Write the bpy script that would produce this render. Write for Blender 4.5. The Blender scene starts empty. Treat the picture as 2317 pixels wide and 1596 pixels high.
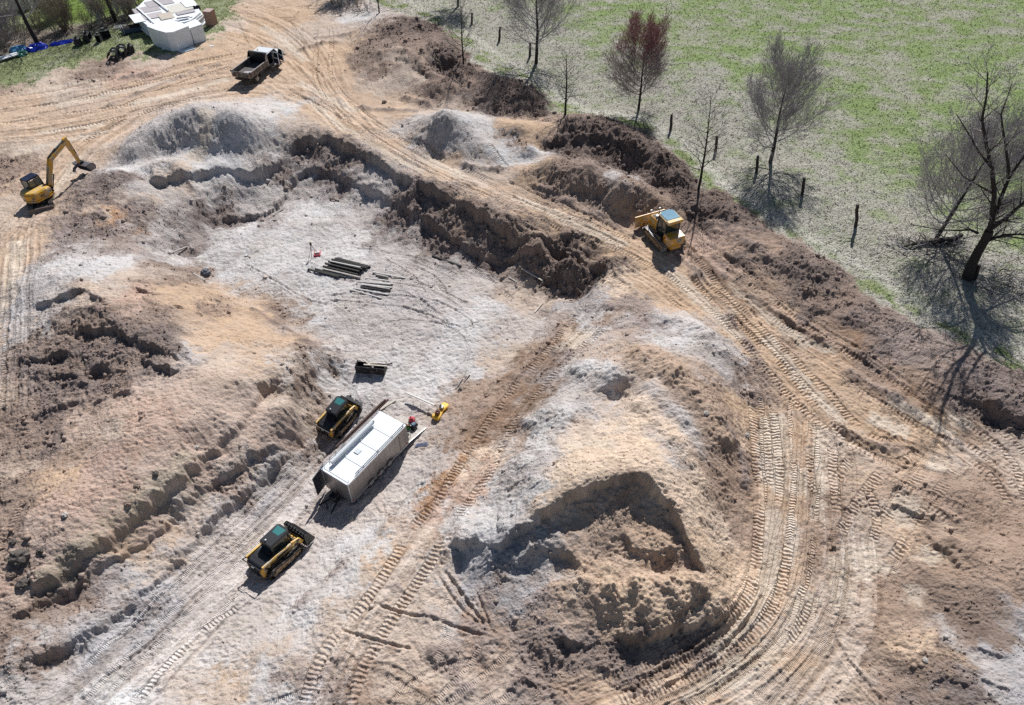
import bpy, bmesh, math, random
import numpy as np
from mathutils import Vector, Matrix
random.seed(7)
# ------------------------------------------------------------------ camera, sky, sun
sc = bpy.context.scene
CAMH, PITCH, FPX, CU, CV = 40.0, math.radians(45.0), 1608.0, 1158.5, 798.0
cam = bpy.data.objects.new('camera', bpy.data.cameras.new('camera'))
sc.collection.objects.link(cam)
cam.location = (0, 0, CAMH)
cam.rotation_euler = (math.pi/2 - PITCH, 0, 0)
cam.data.sensor_width = 36.0
cam.data.lens = 36.0*FPX/2317.0
cam.data.clip_start = 0.5; cam.data.clip_end = 3000
sc.camera = cam
sc.cycles.use_denoising = False; sc.cycles.max_bounces = 5; sc.cycles.diffuse_bounces = 3
SUN_EL, SUN_AZ = math.radians(43), math.radians(12)
world = bpy.data.worlds.new('World'); sc.world = world; world.use_nodes = True
nt = world.node_tree; bg = nt.nodes['Background']
sky = nt.nodes.new('ShaderNodeTexSky'); sky.sky_type = 'NISHITA'; sky.sun_disc = False
sky.sun_elevation = SUN_EL; sky.sun_rotation = SUN_AZ; sky.air_density = 1.0; sky.dust_density = 0.6
nt.links.new(sky.outputs[0], bg.inputs[0]); bg.inputs[1].default_value = 0.055
sl = bpy.data.lights.new('sun', 'SUN'); sl.energy = 4.9; sl.angle = math.radians(0.5); sl.color = (1, 0.985, 0.96)
sun = bpy.data.objects.new('sun', sl); sc.collection.objects.link(sun)
sd = Vector((math.sin(SUN_AZ)*math.cos(SUN_EL), math.cos(SUN_AZ)*math.cos(SUN_EL), math.sin(SUN_EL)))
sun.rotation_euler = sd.to_track_quat('Z', 'Y').to_euler(); sun.location = (0, 60, 80)
sc.view_settings.view_transform = 'Standard'; sc.view_settings.look = 'None'
sc.view_settings.exposure = 0.12; sc.view_settings.gamma = 1

# ------------------------------------------------------------------ plan helpers: survey points -> metres
CP, SP = math.cos(PITCH), math.sin(PITCH)
def gp(u, v, z=0.0):
    x = (u-CU)/FPX; y = -(v-CV)/FPX
    dx, dy, dz = x, CP + y*SP, -SP + y*CP
    t = (CAMH-z)/-dz
    return dx*t, dy*t
def gpa(P):
    P = np.asarray(P, float); z = P[:, 2] if P.shape[1] > 2 else 0.0
    x, y = gp(P[:, 0], P[:, 1], z)
    return np.stack([x, y], 1)
# ------------------------------------------------------------------ numpy noise
def _h(ix, iy, s):
    n = (ix.astype(np.int64)*374761393 + iy.astype(np.int64)*668265263 + s*974634777) & 0x7fffffff
    n = ((n ^ (n >> 13))*1274126177) & 0x7fffffff
    n = n ^ (n >> 16)
    return (n & 0xffff)/65535.0
def vn(x, y, s=0):
    ix = np.floor(x); iy = np.floor(y); fx = x-ix; fy = y-iy
    a = _h(ix, iy, s)*6.2832; b = _h(ix+1, iy, s)*6.2832; c = _h(ix, iy+1, s)*6.2832; d = _h(ix+1, iy+1, s)*6.2832
    ux = fx*fx*fx*(fx*(fx*6-15)+10); uy = fy*fy*fy*(fy*(fy*6-15)+10)
    ga = np.cos(a)*fx+np.sin(a)*fy; gb = np.cos(b)*(fx-1)+np.sin(b)*fy
    gc = np.cos(c)*fx+np.sin(c)*(fy-1); gd = np.cos(d)*(fx-1)+np.sin(d)*(fy-1)
    return 1.5*((ga+(gb-ga)*ux)+((gc+(gd-gc)*ux)-(ga+(gb-ga)*ux))*uy)
def fbm(x, y, o=4, s=0, g=.5, lac=2.03):
    r = 0; a = 1.0
    for k in range(o):
        r = r + a*vn(x+17.3*k, y-9.1*k, s+k); x = x*lac; y = y*lac; a *= g
    return r
def ridged(x, y, o=4, s=0):
    r = 0; a = 1.0; w = 1.0
    for k in range(o):
        n = 1-np.abs(vn(x+5.7*k, y+3.1*k, s+k))*1.6
        n = n*n*w; w = np.clip(n*1.5, 0, 1); r = r+a*n; x = x*2.1; y = y*2.1; a *= .5
    return r
def cell(x, y, s=0):
    ix = np.floor(x); iy = np.floor(y); best = np.full(x.shape, 9.0); idv = np.zeros(x.shape)
    for i in (-1, 0, 1):
        for j in (-1, 0, 1):
            cx, cy = ix+i, iy+j
            px = cx+_h(cx, cy, s); py = cy+_h(cx, cy, s+11)
            d = (px-x)**2+(py-y)**2; m = d < best
            best = np.where(m, d, best); idv = np.where(m, _h(cx, cy, s+23), idv)
    return np.sqrt(best), idv
def ss(a, b, x):
    t = np.clip((x-a)/(b-a), 0, 1); return t*t*(3-2*t)

# ------------------------------------------------------------------ heights: break lines (u, v, z)
HL = [
 # meadow and verge
 [(0,0,0),(300,0,0),(600,0,0),(900,0,0),(1200,0,.2),(1500,0,.3),(1800,0,.3),(2317,0,.3)],
 [(1300,100,.2),(1600,200,.3),(1900,300,.3),(2200,450,.3),(2317,600,.2)], [(1500,80,.3),(2000,100,.3),(2317,250,.4)],
 [(1060,60,0),(1150,150,0),(1255,240,0),(1400,275,0),(1545,370,0),(1640,440,0),(1740,500,0),(1830,560,0),(1950,640,-.1),(2100,730,-.1),(2317,815,-.1)],
 [(1760,400,.2),(1900,500,.2),(2050,600,0),(2250,700,0),(2400,760,0)],
 # brown berm at the head of the road
 [(860,48,1.6),(890,52,2.0),(940,75,2.3),(990,105,2.3),(1030,145,1.6)], [(835,115,1.4),(880,105,1.9),(930,130,2.0),(975,165,1.2)],
 [(785,90,0),(790,140,.2),(830,185,.1),(880,205,0),(930,215,0),(990,235,0)],
 [(1010,170,.3),(1030,165,.2)],
 [(955,195,1.0),(990,185,1.6),(1050,172,1.7),(1100,178,1.8),(1150,188,2.3),(1195,205,2.2),(1232,238,.8)],
 [(935,228,0),(1000,248,0),(1080,243,.1),(1120,262,.3),(1200,268,.2)],
 # grey cone beside the road
 [(960,275,1.8),(1005,252,3.5),(1020,268,3.0),(1050,290,2.2),(1095,322,1.4)], [(905,302,0),(950,345,0),(1030,368,0),(1100,372,.05),(1150,382,.1),(1195,365,.1)],
 [(900,262,0),(960,248,0),(1060,248,.1),(1110,265,1.2),(1175,285,1.7),(1208,325,1.3),(1205,352,.6)], [(1130,315,.5),(1165,330,.5)],
 # dark heap, brown heap
 [(1235,295,1.2),(1300,268,1.8),(1370,272,2.0),(1430,305,2.6),(1490,350,2.6),(1535,395,2.0),(1560,425,1.0)], [(1215,340,.3),(1290,352,.4),(1370,352,.5),(1440,390,.6),(1500,430,.5)],
 [(1175,385,.6),(1240,362,1.9),(1325,372,2.7),(1400,400,2.8),(1470,430,2.4),(1530,468,1.2)],
 [(1160,412,0),(1250,442,0),(1330,468,0),(1400,492,0),(1450,512,0)], [(1360,440,1.1),(1400,425,2.4),(1440,450,1.6)],
 # long berm towards the right
 [(1600,450,1.2),(1660,478,1.2),(1720,520,.8),(1780,560,1.2),(1840,598,1.4),(1890,618,.8),(1960,680,.35),(2060,735,.35),(2160,790,.6),(2260,850,.8),(2380,900,.9)],
 [(1600,500,.6),(1650,560,.5),(1740,640,.4)], [(1570,535,0),(1640,610,0),(1720,670,0),(1800,705,0),(1900,775,0),(2000,830,0),(2100,890,0),(2190,935,.05),(2317,1000,.05)],
 [(2200,895,.5),(2250,925,.6),(2317,950,.7)], [(2195,915,.1),(2250,948,.0),(2317,975,.05)],
 [(1740,600,.6),(1900,700,.35),(2050,800,.4),(2180,870,.6)],
 # haul roads (level)
 [(640,190,0),(700,205,0),(760,250,0),(850,300,0),(950,372,0),(1050,415,0),(1150,450,0),(1250,490,0),(1350,535,0),(1450,590,0),(1550,650,0),(1650,740,0),(1750,830,0),(1800,900,0)],
 [(700,60,0),(730,130,0),(720,180,0)], [(0,300,0),(150,290,0),(300,262,0),(450,215,0),(560,205,0)], [(0,200,0),(200,190,0),(400,150,0),(520,110,0)],
 [(0,120,0),(200,110,0),(400,90,0)], [(0,60,0),(200,60,0)],
 [(1740,960,0),(1790,1100,0),(1790,1280,0),(1700,1440,0),(1520,1560,0),(1400,1640,0)], [(1900,950,0),(2050,1040,0),(2200,1040,0),(2330,1100,0)],
 [(1950,1150,0),(1950,1350,0),(1900,1550,0),(1850,1700,0)], [(2050,1200,.1),(2060,1330,.2)],
 # heaps lower right
 [(2150,1080,.5),(2190,1120,1.0),(2230,1130,.6)], [(2160,1340,.8),(2240,1300,1.3),(2317,1260,1.5)], [(2120,1400,.6),(2200,1430,.9),(2317,1400,1.3)],
 [(2190,1500,1.3),(2260,1560,1.6),(2350,1600,2.0)], [(2080,1450,.9),(2100,1560,.8)], [(2250,1190,.2),(2317,1160,.2)], [(2400,1300,1.5),(2400,1000,.3)],
 # grey stockpile
 [(300,335,1.4),(340,292,2.3),(395,262,3.0),(440,240,3.8),(480,248,3.3),(525,255,3.5),(570,280,2.3),(600,290,1.2)], [(590,240,1.2),(640,238,.9),(660,260,.6)],
 [(240,340,.1),(285,378,.1),(340,368,.2),(385,352,.2),(450,368,.1),(545,352,.0),(600,325,.1)], [(270,310,0),(335,266,0),(380,240,0),(440,218,0),(520,222,0),(600,222,0),(660,225,0)],
 [(330,378,.8),(370,362,1.0),(400,378,.7),(430,395,.2)],
 # rim of the pit
 [(330,400,.2),(380,400,.1),(440,393,0),(500,372,0),(560,346,0),(620,320,0),(680,298,0),(730,303,0),(790,333,0),(850,362,0),(905,385,0),(950,415,0),(1000,438,0),(1080,478,0),(1150,508,0),(1230,545,0),(1300,572,0),(1360,605,0),(1395,632,0),(1345,650,-.2)],
 [(520,420,-1.3),(590,385,-1.3),(650,360,-1.5),(700,350,-1.6),(770,385,-1.5),(860,430,-1.5),(930,470,-1.5),(1010,505,-1.4)],
 [(1160,548,-1.5),(1240,580,-1.8),(1310,600,-1.6)],
 [(405,565,-3),(470,502,-3),(560,458,-3),(640,432,-3),(720,418,-3),(765,445,-3),(850,502,-3),(960,557,-3),(1060,592,-3),(1150,627,-3),(1215,650,-3),(1265,664,-3),(1310,668,-2.7)],
 [(500,560,-3),(620,520,-3),(740,500,-3)], [(560,640,-3),(700,620,-3),(850,600,-3),(1000,650,-3)], [(700,730,-3),(850,720,-3),(1000,740,-3),(1150,700,-3)], [(850,820,-3),(950,820,-3),(1050,800,-3)],
 # left shoulder of the pit
 [(200,390,.7),(260,380,1.3),(300,400,.9),(330,430,.3)], [(60,480,0),(140,440,0),(190,400,0)], [(0,400,0),(20,560,0),(0,620,0)],
 [(130,500,.4),(200,500,.6),(270,470,.3),(330,480,-.3),(400,470,-1)], [(200,540,.1),(280,530,-.2),(350,540,-1)],
 [(400,585,-3),(500,662,-3),(620,722,-3),(720,772,-3),(790,802,-3)],
 [(330,580,-.3),(400,615,-.8),(470,660,-.9),(560,710,-1.1),(650,755,-1.3),(720,785,-1.4),(770,800,-2.2)],
 [(60,600,.1),(120,590,.8),(200,590,1.0),(300,610,.6),(380,650,.6)],
 [(60,640,.9),(110,625,1.4),(170,650,1.9),(240,690,2.2),(310,735,2.3),(370,770,2.3),(440,800,1.6)],
 [(430,700,.4),(520,760,.2),(600,800,0),(690,830,-.6)], [(40,760,.3),(100,800,.6),(180,830,.8),(230,850,.7)],
 [(20,640,0),(10,800,0),(5,1000,.1)], [(40,900,.3),(140,900,.5),(220,915,.6)], [(60,1050,.5),(120,1050,.9)],
 [(240,940,1.6),(310,880,1.9),(400,850,2.0),(500,850,1.7),(560,850,.7)], [(200,1060,1.6),(300,1000,2.1),(420,960,1.8),(500,940,1.0)],
 [(20,1240,1.2),(100,1140,1.8),(180,1120,1.9)], [(0,1330,.7),(60,1270,1.0),(160,1240,1.1),(280,1130,1.2),(390,1040,1.1)],
 [(700,810,-.8),(690,860,-1.0),(665,880,-.6),(660,930,-.3)], [(752,845,-2.9),(745,880,-2.9),(712,900,-2.3),(718,935,-2.7),(700,985,-2.9)],
 # the ledge along the ramp
 [(610,850,.1),(590,874,.1),(575,905,.1),(545,945,.2),(528,975,.3),(455,1018,.4),(440,1045,.4),(410,1088,.4),(350,1136,.4),(288,1186,.4),(235,1235,.4),(180,1282,.35),(90,1330,.35)],
 [(603,888,-.4),(588,918,-.45),(560,958,-.5),(545,990,-.5),(472,1036,-.5),(455,1068,-.5),(424,1103,-.45),(362,1152,-.45),(300,1202,-.4),(246,1250,-.35),(190,1298,-.2),(98,1345,0)],
 [(668,960,-1.0),(605,1008,-.9),(540,1050,-.8),(475,1088,-.7),(385,1165,-.65),(295,1240,-.6),(165,1325,-.3),(86,1365,0),(0,1430,.3)],
 [(672,990,-1.9),(640,1035,-1.8),(560,1100,-1.7),(479,1172,-1.5),(400,1250,-1.2),(342,1325,-1.0),(200,1435,-.5),(65,1482,0),(0,1510,.1)],
 [(705,1000,-2.9),(680,1035,-2.8),(620,1092,-2.6),(540,1170,-2.4),(407,1288,-1.9),(288,1400,-1.4),(180,1478,-1.0),(72,1558,-.5),(0,1590,-.3)],
 [(830,1000,-3),(740,1110,-2.9),(640,1210,-2.5),(540,1310,-2.0),(400,1460,-1.2),(260,1600,-.4),(150,1720,0)],
 [(800,900,-3),(880,940,-3),(960,900,-2.9)],
 # right bank of pit and ramp
 [(1270,685,-2.6),(1205,765,-2.7),(1130,835,-2.7),(1065,890,-2.7),(1010,950,-2.7),(975,1010,-2.6),(915,1120,-2.4),(835,1195,-2.2),(740,1290,-1.8),(650,1395,-1.3),(540,1520,-.7),(450,1640,-.2)],
 [(1330,668,-1.6),(1300,710,-1.3),(1240,770,-1.2),(1160,850,-1.3),(1090,930,-1.3),(1020,1020,-1.3),(980,1090,-1.1),(900,1170,-.9),(810,1260,-.6),(720,1370,-.3),(620,1500,0)],
 [(1340,725,-.3),(1260,810,-.6),(1160,930,-.8),(1080,1045,-.8),(1010,1140,-.6),(920,1270,-.2),(830,1390,0),(760,1500,0),(730,1620,0)],
 [(1360,660,.1),(1420,650,.3),(1480,640,.2),(1520,690,.1)], [(1400,710,.5),(1460,700,.7)],
 [(1470,745,1.2),(1520,715,1.4),(1580,735,1.8),(1630,790,1.6),(1680,850,.5)], [(1640,700,0),(1690,780,0),(1725,870,0)], [(1700,925,.05),(1695,1050,0),(1665,1150,.05),(1660,1300,0)],
 [(1370,775,1.0),(1420,770,2.0),(1490,790,2.9),(1560,860,3.2),(1620,930,2.4),(1665,1010,1.0)],
 [(1290,830,.6),(1340,825,1.6),(1390,860,2.4),(1400,900,1.6)], [(1200,950,.4),(1240,930,1.4),(1290,940,2.0),(1310,960,1.8)], [(1440,900,3.0),(1480,930,3.0)],
 [(1120,1150,.4),(1180,1050,1.6),(1260,1040,2.8),(1350,1010,3.4),(1450,985,3.6),(1500,990,3.6),(1560,1070,3.0),(1600,1160,1.8),(1640,1240,.5)],
 # crest and face of the big mound
 [(1005,1235,.5),(1060,1215,1.0),(1120,1240,1.5),(1165,1205,2.1),(1210,1180,2.7),(1250,1140,3.4),(1310,1108,4.0),(1380,1088,4.4),(1440,1076,4.5),(1475,1095,4.2),(1515,1140,3.6),(1560,1225,2.8),(1600,1310,1.9),(1640,1380,.9)],
 [(1010,1262,.1),(1060,1330,0),(1110,1400,.1),(1150,1425,.1)], [(1080,1275,.55),(1130,1290,.9),(1200,1250,1.7),(1250,1230,2.1)], [(1130,1350,.45),(1190,1320,.9),(1230,1290,1.3)],
 [(1280,1170,2.8),(1330,1160,3.1),(1400,1140,3.4),(1440,1140,3.4),(1480,1180,3.0),(1510,1230,2.7)], [(1290,1240,2.1),(1360,1225,2.4),(1440,1235,2.45),(1500,1280,2.1),(1570,1310,1.8)],
 [(1170,1380,.5),(1230,1340,1.1),(1300,1310,1.6),(1400,1310,1.8),(1500,1340,1.6)], [(1230,1410,.6),(1330,1390,1.05),(1430,1400,1.2),(1480,1410,1.15),(1530,1400,1.1),(1600,1390,.9)],
 [(1200,1470,.1),(1300,1490,.05),(1400,1500,.0),(1480,1490,.0),(1560,1460,.0),(1650,1410,0)],
 # lower flat
 [(1000,1300,0),(960,1400,0),(1050,1450,0),(1150,1500,0)], [(880,1520,0),(1000,1560,0),(1200,1560,0),(1300,1596,0)], [(640,1560,0),(800,1600,0)],
]
_seen = []
def _dens(L):
    P = np.array(L, float); g = gpa(P); out = []
    for i in range(len(P)-1):
        n = max(1, int(np.hypot(*(g[i+1]-g[i]))/2.2))
        for k in range(n):
            t = k/n; out.append(list(g[i]*(1-t)+g[i+1]*t)+[P[i,2]*(1-t)+P[i+1,2]*t])
    out.append(list(g[-1])+[P[-1,2]]); return out
CPT = [p for L in HL for p in _dens(L)]
for x in (-160,-110,-60,-20,20,60,110,160):
    for y in (-25, -5, 150, 200, 260): CPT.append([x, y, 0.2 if y > 100 else 0])
for y in (10, 30, 50, 70, 90, 115):
    for x in (-130, -95, 95, 130): CPT.append([x, y, 0.0])
CPT += [[-45,20,.3],[-60,40,0],[45,15,1],[60,35,.5]]
CPT = np.array(CPT)
_k = []                                    # drop near-duplicates
for i, p in enumerate(CPT):
    if all((p[0]-CPT[j][0])**2+(p[1]-CPT[j][1])**2 > .12 for j in _k): _k.append(i)
CPT = CPT[_k]
_A = np.sqrt(((CPT[:, None, :2]-CPT[None, :, :2])**2).sum(2)+.45)
_n = len(CPT); _M = np.zeros((_n+1, _n+1)); _M[:_n, :_n] = _A-np.eye(_n)*.08; _M[:_n, _n] = 1; _M[_n, :_n] = 1
_w = np.linalg.solve(_M, np.append(CPT[:, 2], 0))
# coarse lattice of the surface
LX = np.arange(-130, 130.01, .45); LY = np.arange(-10, 160.01, .45)
LZ = np.zeros((len(LY), len(LX)))
for i, yy in enumerate(LY):
    d = np.sqrt((LX[:, None]-CPT[None, :, 0])**2+(yy-CPT[None, :, 1])**2+.45)
    LZ[i] = d@_w[:_n]+_w[_n]
def base_h(x, y):
    fx = np.clip((x-LX[0])/.45, 0, len(LX)-1.001); fy = np.clip((y-LY[0])/.45, 0, len(LY)-1.001)
    ix = fx.astype(int); iy = fy.astype(int); fx = fx-ix; fy = fy-iy
    z = (LZ[iy, ix]*(1-fx)+LZ[iy, ix+1]*fx)*(1-fy)+(LZ[iy+1, ix]*(1-fx)+LZ[iy+1, ix+1]*fx)*fy
    far = ss(0, 25, np.maximum(np.abs(x)-105, 0)+np.maximum(y-135, 0)+np.maximum(-y-2, 0))
    return z*(1-far)
# ------------------------------------------------------------------ soil kinds: colour (sunlit, sRGB) and roughness
PAL = {
 'W':((207,203,198),0.27), 'G':((198,190,183),0.45), 'G2':((194,186,179),.35), 'D':((148,133,124),0.90), 'D2':((166,150,140),0.60),
 'B':((165,144,128),0.80), 'B3':((153,126,103),0.45), 'B4':((171,147,127),0.38), 'B5':((146,126,110),0.50), 'K':((133,117,107),1.30), 'K2':((144,129,119),1.05),
 'T':((200,171,141),0.22), 'R':((202,175,148),.16), 'P':((200,181,162),0.24), 'P2':((198,188,179),0.20), 'P3':((198,175,157),0.22), 'TB':((196,170,146),0.42),
 'Y':((228,203,176),0.36), 'Y2':((216,189,160),0.40), 'O':((205,155,110),.5), 'O2':((198,169,149),0.35), 'O3':((194,166,147),0.30), 'O4':((182,140,103),.6), 'GB':((182,178,176),0.42),
}
for _q in PAL:
    (_r, _g, _b), _w = PAL[_q]; _m = (_r+_g+_b)/3; PAL[_q] = ((_m+(_r-_m)*.92, _m+(_g-_m)*.92-1, _m+(_b-_m)*.92+1), _w)
CT = '''50,230,R 150,215,P 300,200,R 400,180,R 100,180,P 60,150,B 350,130,P 450,110,R 300,170,O2 250,150,B 200,170,B 130,150,P 20,180,B
600,50,T 560,80,T 700,80,P 660,40,T 700,150,T 760,110,T 620,170,R 700,200,R 560,200,R 480,130,T 520,60,P 740,60,P 790,60,P 800,45,W 760,150,T 740,200,R
30,290,R 150,300,R 250,290,R 60,340,P 30,370,B 15,390,B 100,400,R 200,330,R 30,480,P 60,540,R 20,600,R 10,900,P 10,750,R 100,470,R 160,330,R
720,260,R 800,290,R 900,330,R 1000,380,R 1100,430,R 1250,480,T 1400,540,T 1480,580,T 1600,650,T 1700,740,T 1750,820,T 1700,950,T 1780,1000,R 1760,1150,R 1800,1300,R 1720,1420,R 1560,1530,R 1400,1590,R 1690,1200,B4 1680,1050,B4
850,260,R 900,245,R 1000,248,P 830,230,R 1140,395,P 1100,395,P
1820,870,T 1900,830,T 2000,930,T 2100,980,T 2200,1030,P 1850,750,B4 1800,700,D 1750,700,T 1900,770,B3 1960,850,B4 2020,870,B4 2080,930,B3
850,100,B 930,100,B 1000,120,K 870,160,B 820,130,B 1050,200,B 980,210,B 1150,210,K 1200,240,K 890,70,K 950,60,K 900,130,P 930,170,P 1050,170,K 1010,150,K 860,190,P
970,290,G 1020,270,G 950,270,G 1060,340,G 1100,290,W 1170,320,B 1140,360,W 1200,340,W 1050,275,W 1180,280,T 1210,310,T
1300,300,K 1400,320,K 1480,370,K 1350,290,K 1250,390,B 1350,410,B 1450,460,B 1400,440,G 1500,470,B4 1200,400,T 1540,400,K 1270,340,K 1300,380,B
1600,470,K 1650,500,K2 1700,560,B4 1620,540,O3 1780,590,K2 1850,620,K2 1750,640,B4 1900,680,B 1950,730,D 2050,780,D2 2150,830,D2 2250,880,D 2300,930,D 2100,860,B4 1560,440,K 1690,600,K2 2000,790,D 2200,850,D 1820,660,B 1585,560,O2
400,280,G 480,280,G 560,290,G 450,320,G 330,330,G 620,260,W 500,350,W 300,380,W 450,375,W 560,345,W 640,240,W 350,300,G 600,300,W 660,270,P 520,380,W 420,350,W
270,400,D 250,450,D 200,440,D 330,420,G 400,400,P 300,480,D 200,500,D 380,450,G 250,488,O 230,480,P 160,500,D2 300,440,P 250,520,D 350,520,G 400,520,D
480,440,D 550,400,D 640,350,K2 700,330,D 760,370,D 850,420,G 930,450,D 1000,480,K2 1100,530,D 1200,570,B 1280,600,K 1350,620,K 620,400,G 700,390,G 800,460,G 900,500,D 1000,540,D 560,440,G 1050,500,B 1150,530,B 1240,610,K 1320,650,B
560,520,W 700,480,W 620,600,W 540,620,W 800,560,W 900,560,G2 1000,620,G2 750,620,W 850,680,G2 700,720,W 900,760,G2 1050,760,W 1100,700,W 1180,680,P 850,850,W 950,860,W 1000,820,W 640,560,W 700,660,W 480,570,W 760,780,W 950,700,G2 1020,680,P2 860,620,G2 1240,670,P 1090,640,P2
830,920,G2 700,1080,P2 620,1200,P2 500,1330,P2 400,1450,P2 250,1580,W 780,990,G2 900,960,P2 570,1260,P2 750,860,W
120,600,W 250,590,W 80,650,G 60,700,G 150,560,D2 300,620,P 380,640,B 420,610,B 450,650,T 520,720,T 300,670,O2 200,670,P 150,700,B 220,730,B 330,760,D 400,790,D 450,790,G 350,700,B 560,760,T 640,770,T 500,690,B 600,830,T 690,800,B 690,860,B 200,620,W 330,560,D2 370,580,W 420,680,T 570,700,T 180,560,G 260,550,D2 640,720,B 40,760,G 100,740,W 720,790,B 740,780,B 470,820,P 520,850,P 480,770,T 640,830,W
60,820,D 150,830,B 100,880,D 200,860,D 250,880,B 60,960,B 100,1000,D 50,1060,P 60,1150,B 130,1080,T 60,780,B 30,900,B 180,950,P3 110,930,D 180,800,D 130,770,B 60,1010,B 150,1010,B4 30,1100,B
350,870,P3 300,940,O2 400,900,P3 450,950,P3 550,900,P3 300,1050,O3 200,1150,O3 250,980,P 350,1050,P3 450,1040,P3 150,1150,O3 100,1200,P3 200,1200,P3 60,1250,B 50,1350,P3 240,1040,O3 120,1280,P3 380,960,O2 20,1300,O2
600,950,P3 650,900,P 600,1000,P3 560,1050,P 660,830,P 630,1010,D2 660,990,D
560,1090,G 480,1160,G 400,1230,G 300,1310,G 200,1400,G 100,1480,G 430,1120,P 300,1240,T 30,1440,B 620,1060,G 500,1120,B 350,1280,P 180,1350,B 60,1420,B 40,1520,G 120,1440,D2 250,1330,D2 600,1100,GB 700,1000,G 350,1340,GB 240,1430,GB
1150,800,P 1100,870,B4 1050,930,B4 1000,1020,P2 950,1110,W 850,1220,W 780,1290,W 680,1400,W 600,1500,P 530,1560,T 520,1520,W 1200,740,P2 1080,840,W 1240,720,D2 900,1070,P2 640,1450,P2 480,1590,P 570,1590,P2 620,1560,W
1200,830,B3 1130,940,B3 1020,1080,O4 970,1130,O4 1080,1050,Y 900,1250,T 850,1320,P 780,1400,P 1240,790,B3 1170,900,B3 1090,980,B3 1250,830,D2 1290,760,Y 1040,1010,B3 1180,960,B4 1000,1180,O2 1060,1090,O2 940,1200,P
1400,650,Y 1340,680,G 1330,720,W 1450,690,D2 1380,700,B4 1500,720,G 1560,740,W 1600,780,G 1650,800,G 1700,860,B 1420,790,TB 1500,830,TB 1580,880,B4 1640,960,B4 1600,1020,B4 1300,740,B3 1500,670,T 1450,740,D2 1360,740,G 1290,690,GB 1470,650,T 1560,690,T 1530,760,W 1400,830,TB
1350,840,W 1290,870,G 1300,920,G 1250,950,W 1220,1000,W 1180,1050,G 1400,900,P 1400,1000,Y 1300,1040,Y 1480,950,P 1500,1050,Y 1560,1100,Y 1600,1200,Y 1540,1000,G 1620,1120,B4 1100,1150,W 1200,1120,W 1150,1180,W 1060,1230,W 1250,1100,Y 1350,1060,Y 1440,1050,Y 1320,980,P 1240,1020,G 1650,1180,B4 1640,1080,B4 1420,950,Y 1580,1150,Y 1630,1280,Y2
1110,1300,GB 1170,1280,GB 1080,1280,GB 1230,1280,G 1300,1200,TB 1400,1150,B4 1450,1250,TB 1350,1280,TB 1250,1360,TB 1400,1380,Y2 1500,1380,Y2 1550,1350,Y2 1350,1440,TB 1250,1430,D2 1250,1500,D 1400,1490,D 1560,1460,D 1480,1180,TB 1530,1260,TB 1590,1330,Y2 1170,1370,D2 1140,1230,GB 1200,1200,G
1000,1330,P 950,1400,P 1100,1450,B4 900,1480,P 850,1540,B4 1000,1500,D2 1100,1560,P 750,1480,P 1200,1540,D2 1050,1380,P2 1020,1270,P2 960,1300,P 820,1580,B4 720,1560,D2 1300,1560,B4 950,1570,P
1900,1000,P 1880,1150,B4 1950,1250,P 1900,1350,P 1920,1500,P 1850,1450,P 2050,1150,P 2060,1230,Y2 2150,1120,B4 2250,1080,B4 2200,1200,B4 2100,1330,B5 2250,1300,B4 2200,1420,B5 2080,1500,B5 2000,1560,B4 1950,1450,B4 2230,1520,G 2300,1450,GB 2300,1560,GB 2150,1580,D 2050,1100,TB 2000,1000,T 1930,1200,P 2100,1250,B4 2040,1350,B4 2000,1300,B4 1860,1250,B4 2290,1180,B4 2310,1050,P 2070,1450,Y2 1800,1560,P 1700,1580,P 1880,1560,P'''
_c = []
for t in CT.split():
    u, v, k = t.split(','); u = float(u); v = float(v); z = 0.0
    for _ in range(4):
        x, y = gp(u, v, z); z = float(base_h(np.array([x]), np.array([y]))[0])
    x, y = gp(u, v, z); c, r = PAL[k]; _c.append([x, y]+[(q/255)**2.2 for q in c]+[r])
_c = np.array(_c)
CL = np.zeros((len(LY), len(LX), 4))
for i, yy in enumerate(LY):
    d2 = (LX[:, None]-_c[None, :, 0])**2+(yy-_c[None, :, 1])**2+.5
    w = d2**-1.9; w /= w.sum(1, keepdims=True); CL[i] = w@_c[:, 2:6]
def soil(x, y):
    fx = np.clip((x-LX[0])/.45, 0, len(LX)-1.001); fy = np.clip((y-LY[0])/.45, 0, len(LY)-1.001)
    ix = fx.astype(int); iy = fy.astype(int); fx = (fx-ix)[:, None]; fy = (fy-iy)[:, None]
    return (CL[iy, ix]*(1-fx)+CL[iy, ix+1]*fx)*(1-fy)+(CL[iy+1, ix]*(1-fx)+CL[iy+1, ix+1]*fx)*fy

def near(P, x, y, R):
    """arc length, signed offset and distance to a polyline for the vertices within R of it"""
    m = np.nonzero((x > P[:, 0].min()-R) & (x < P[:, 0].max()+R) & (y > P[:, 1].min()-R) & (y < P[:, 1].max()+R))[0]
    X, Y = x[m], y[m]; bd = np.full(len(m), 1e9); bs = np.zeros(len(m)); bo = np.zeros(len(m)); s0 = 0
    for a, b in zip(P[:-1], P[1:]):
        e = b-a; L = np.hypot(*e)
        if L < 1e-6: continue
        e = e/L; t = np.clip((X-a[0])*e[0]+(Y-a[1])*e[1], 0, L)
        dx = X-a[0]-e[0]*t; dy = Y-a[1]-e[1]*t; d = np.hypot(dx, dy); k = d < bd
        bd = np.where(k, d, bd); bs = np.where(k, s0+t, bs); bo = np.where(k, e[0]*dy-e[1]*dx, bo); s0 += L
    k = bd < R
    return m[k], bs[k], bo[k], bd[k], s0
def smooth(P, n=3):
    for _ in range(n):
        Q = [P[0]]
        for a, b in zip(P[:-1], P[1:]): Q += [a*.75+b*.25, a*.25+b*.75]
        P = np.array(Q+[P[-1]])
    return P
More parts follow.
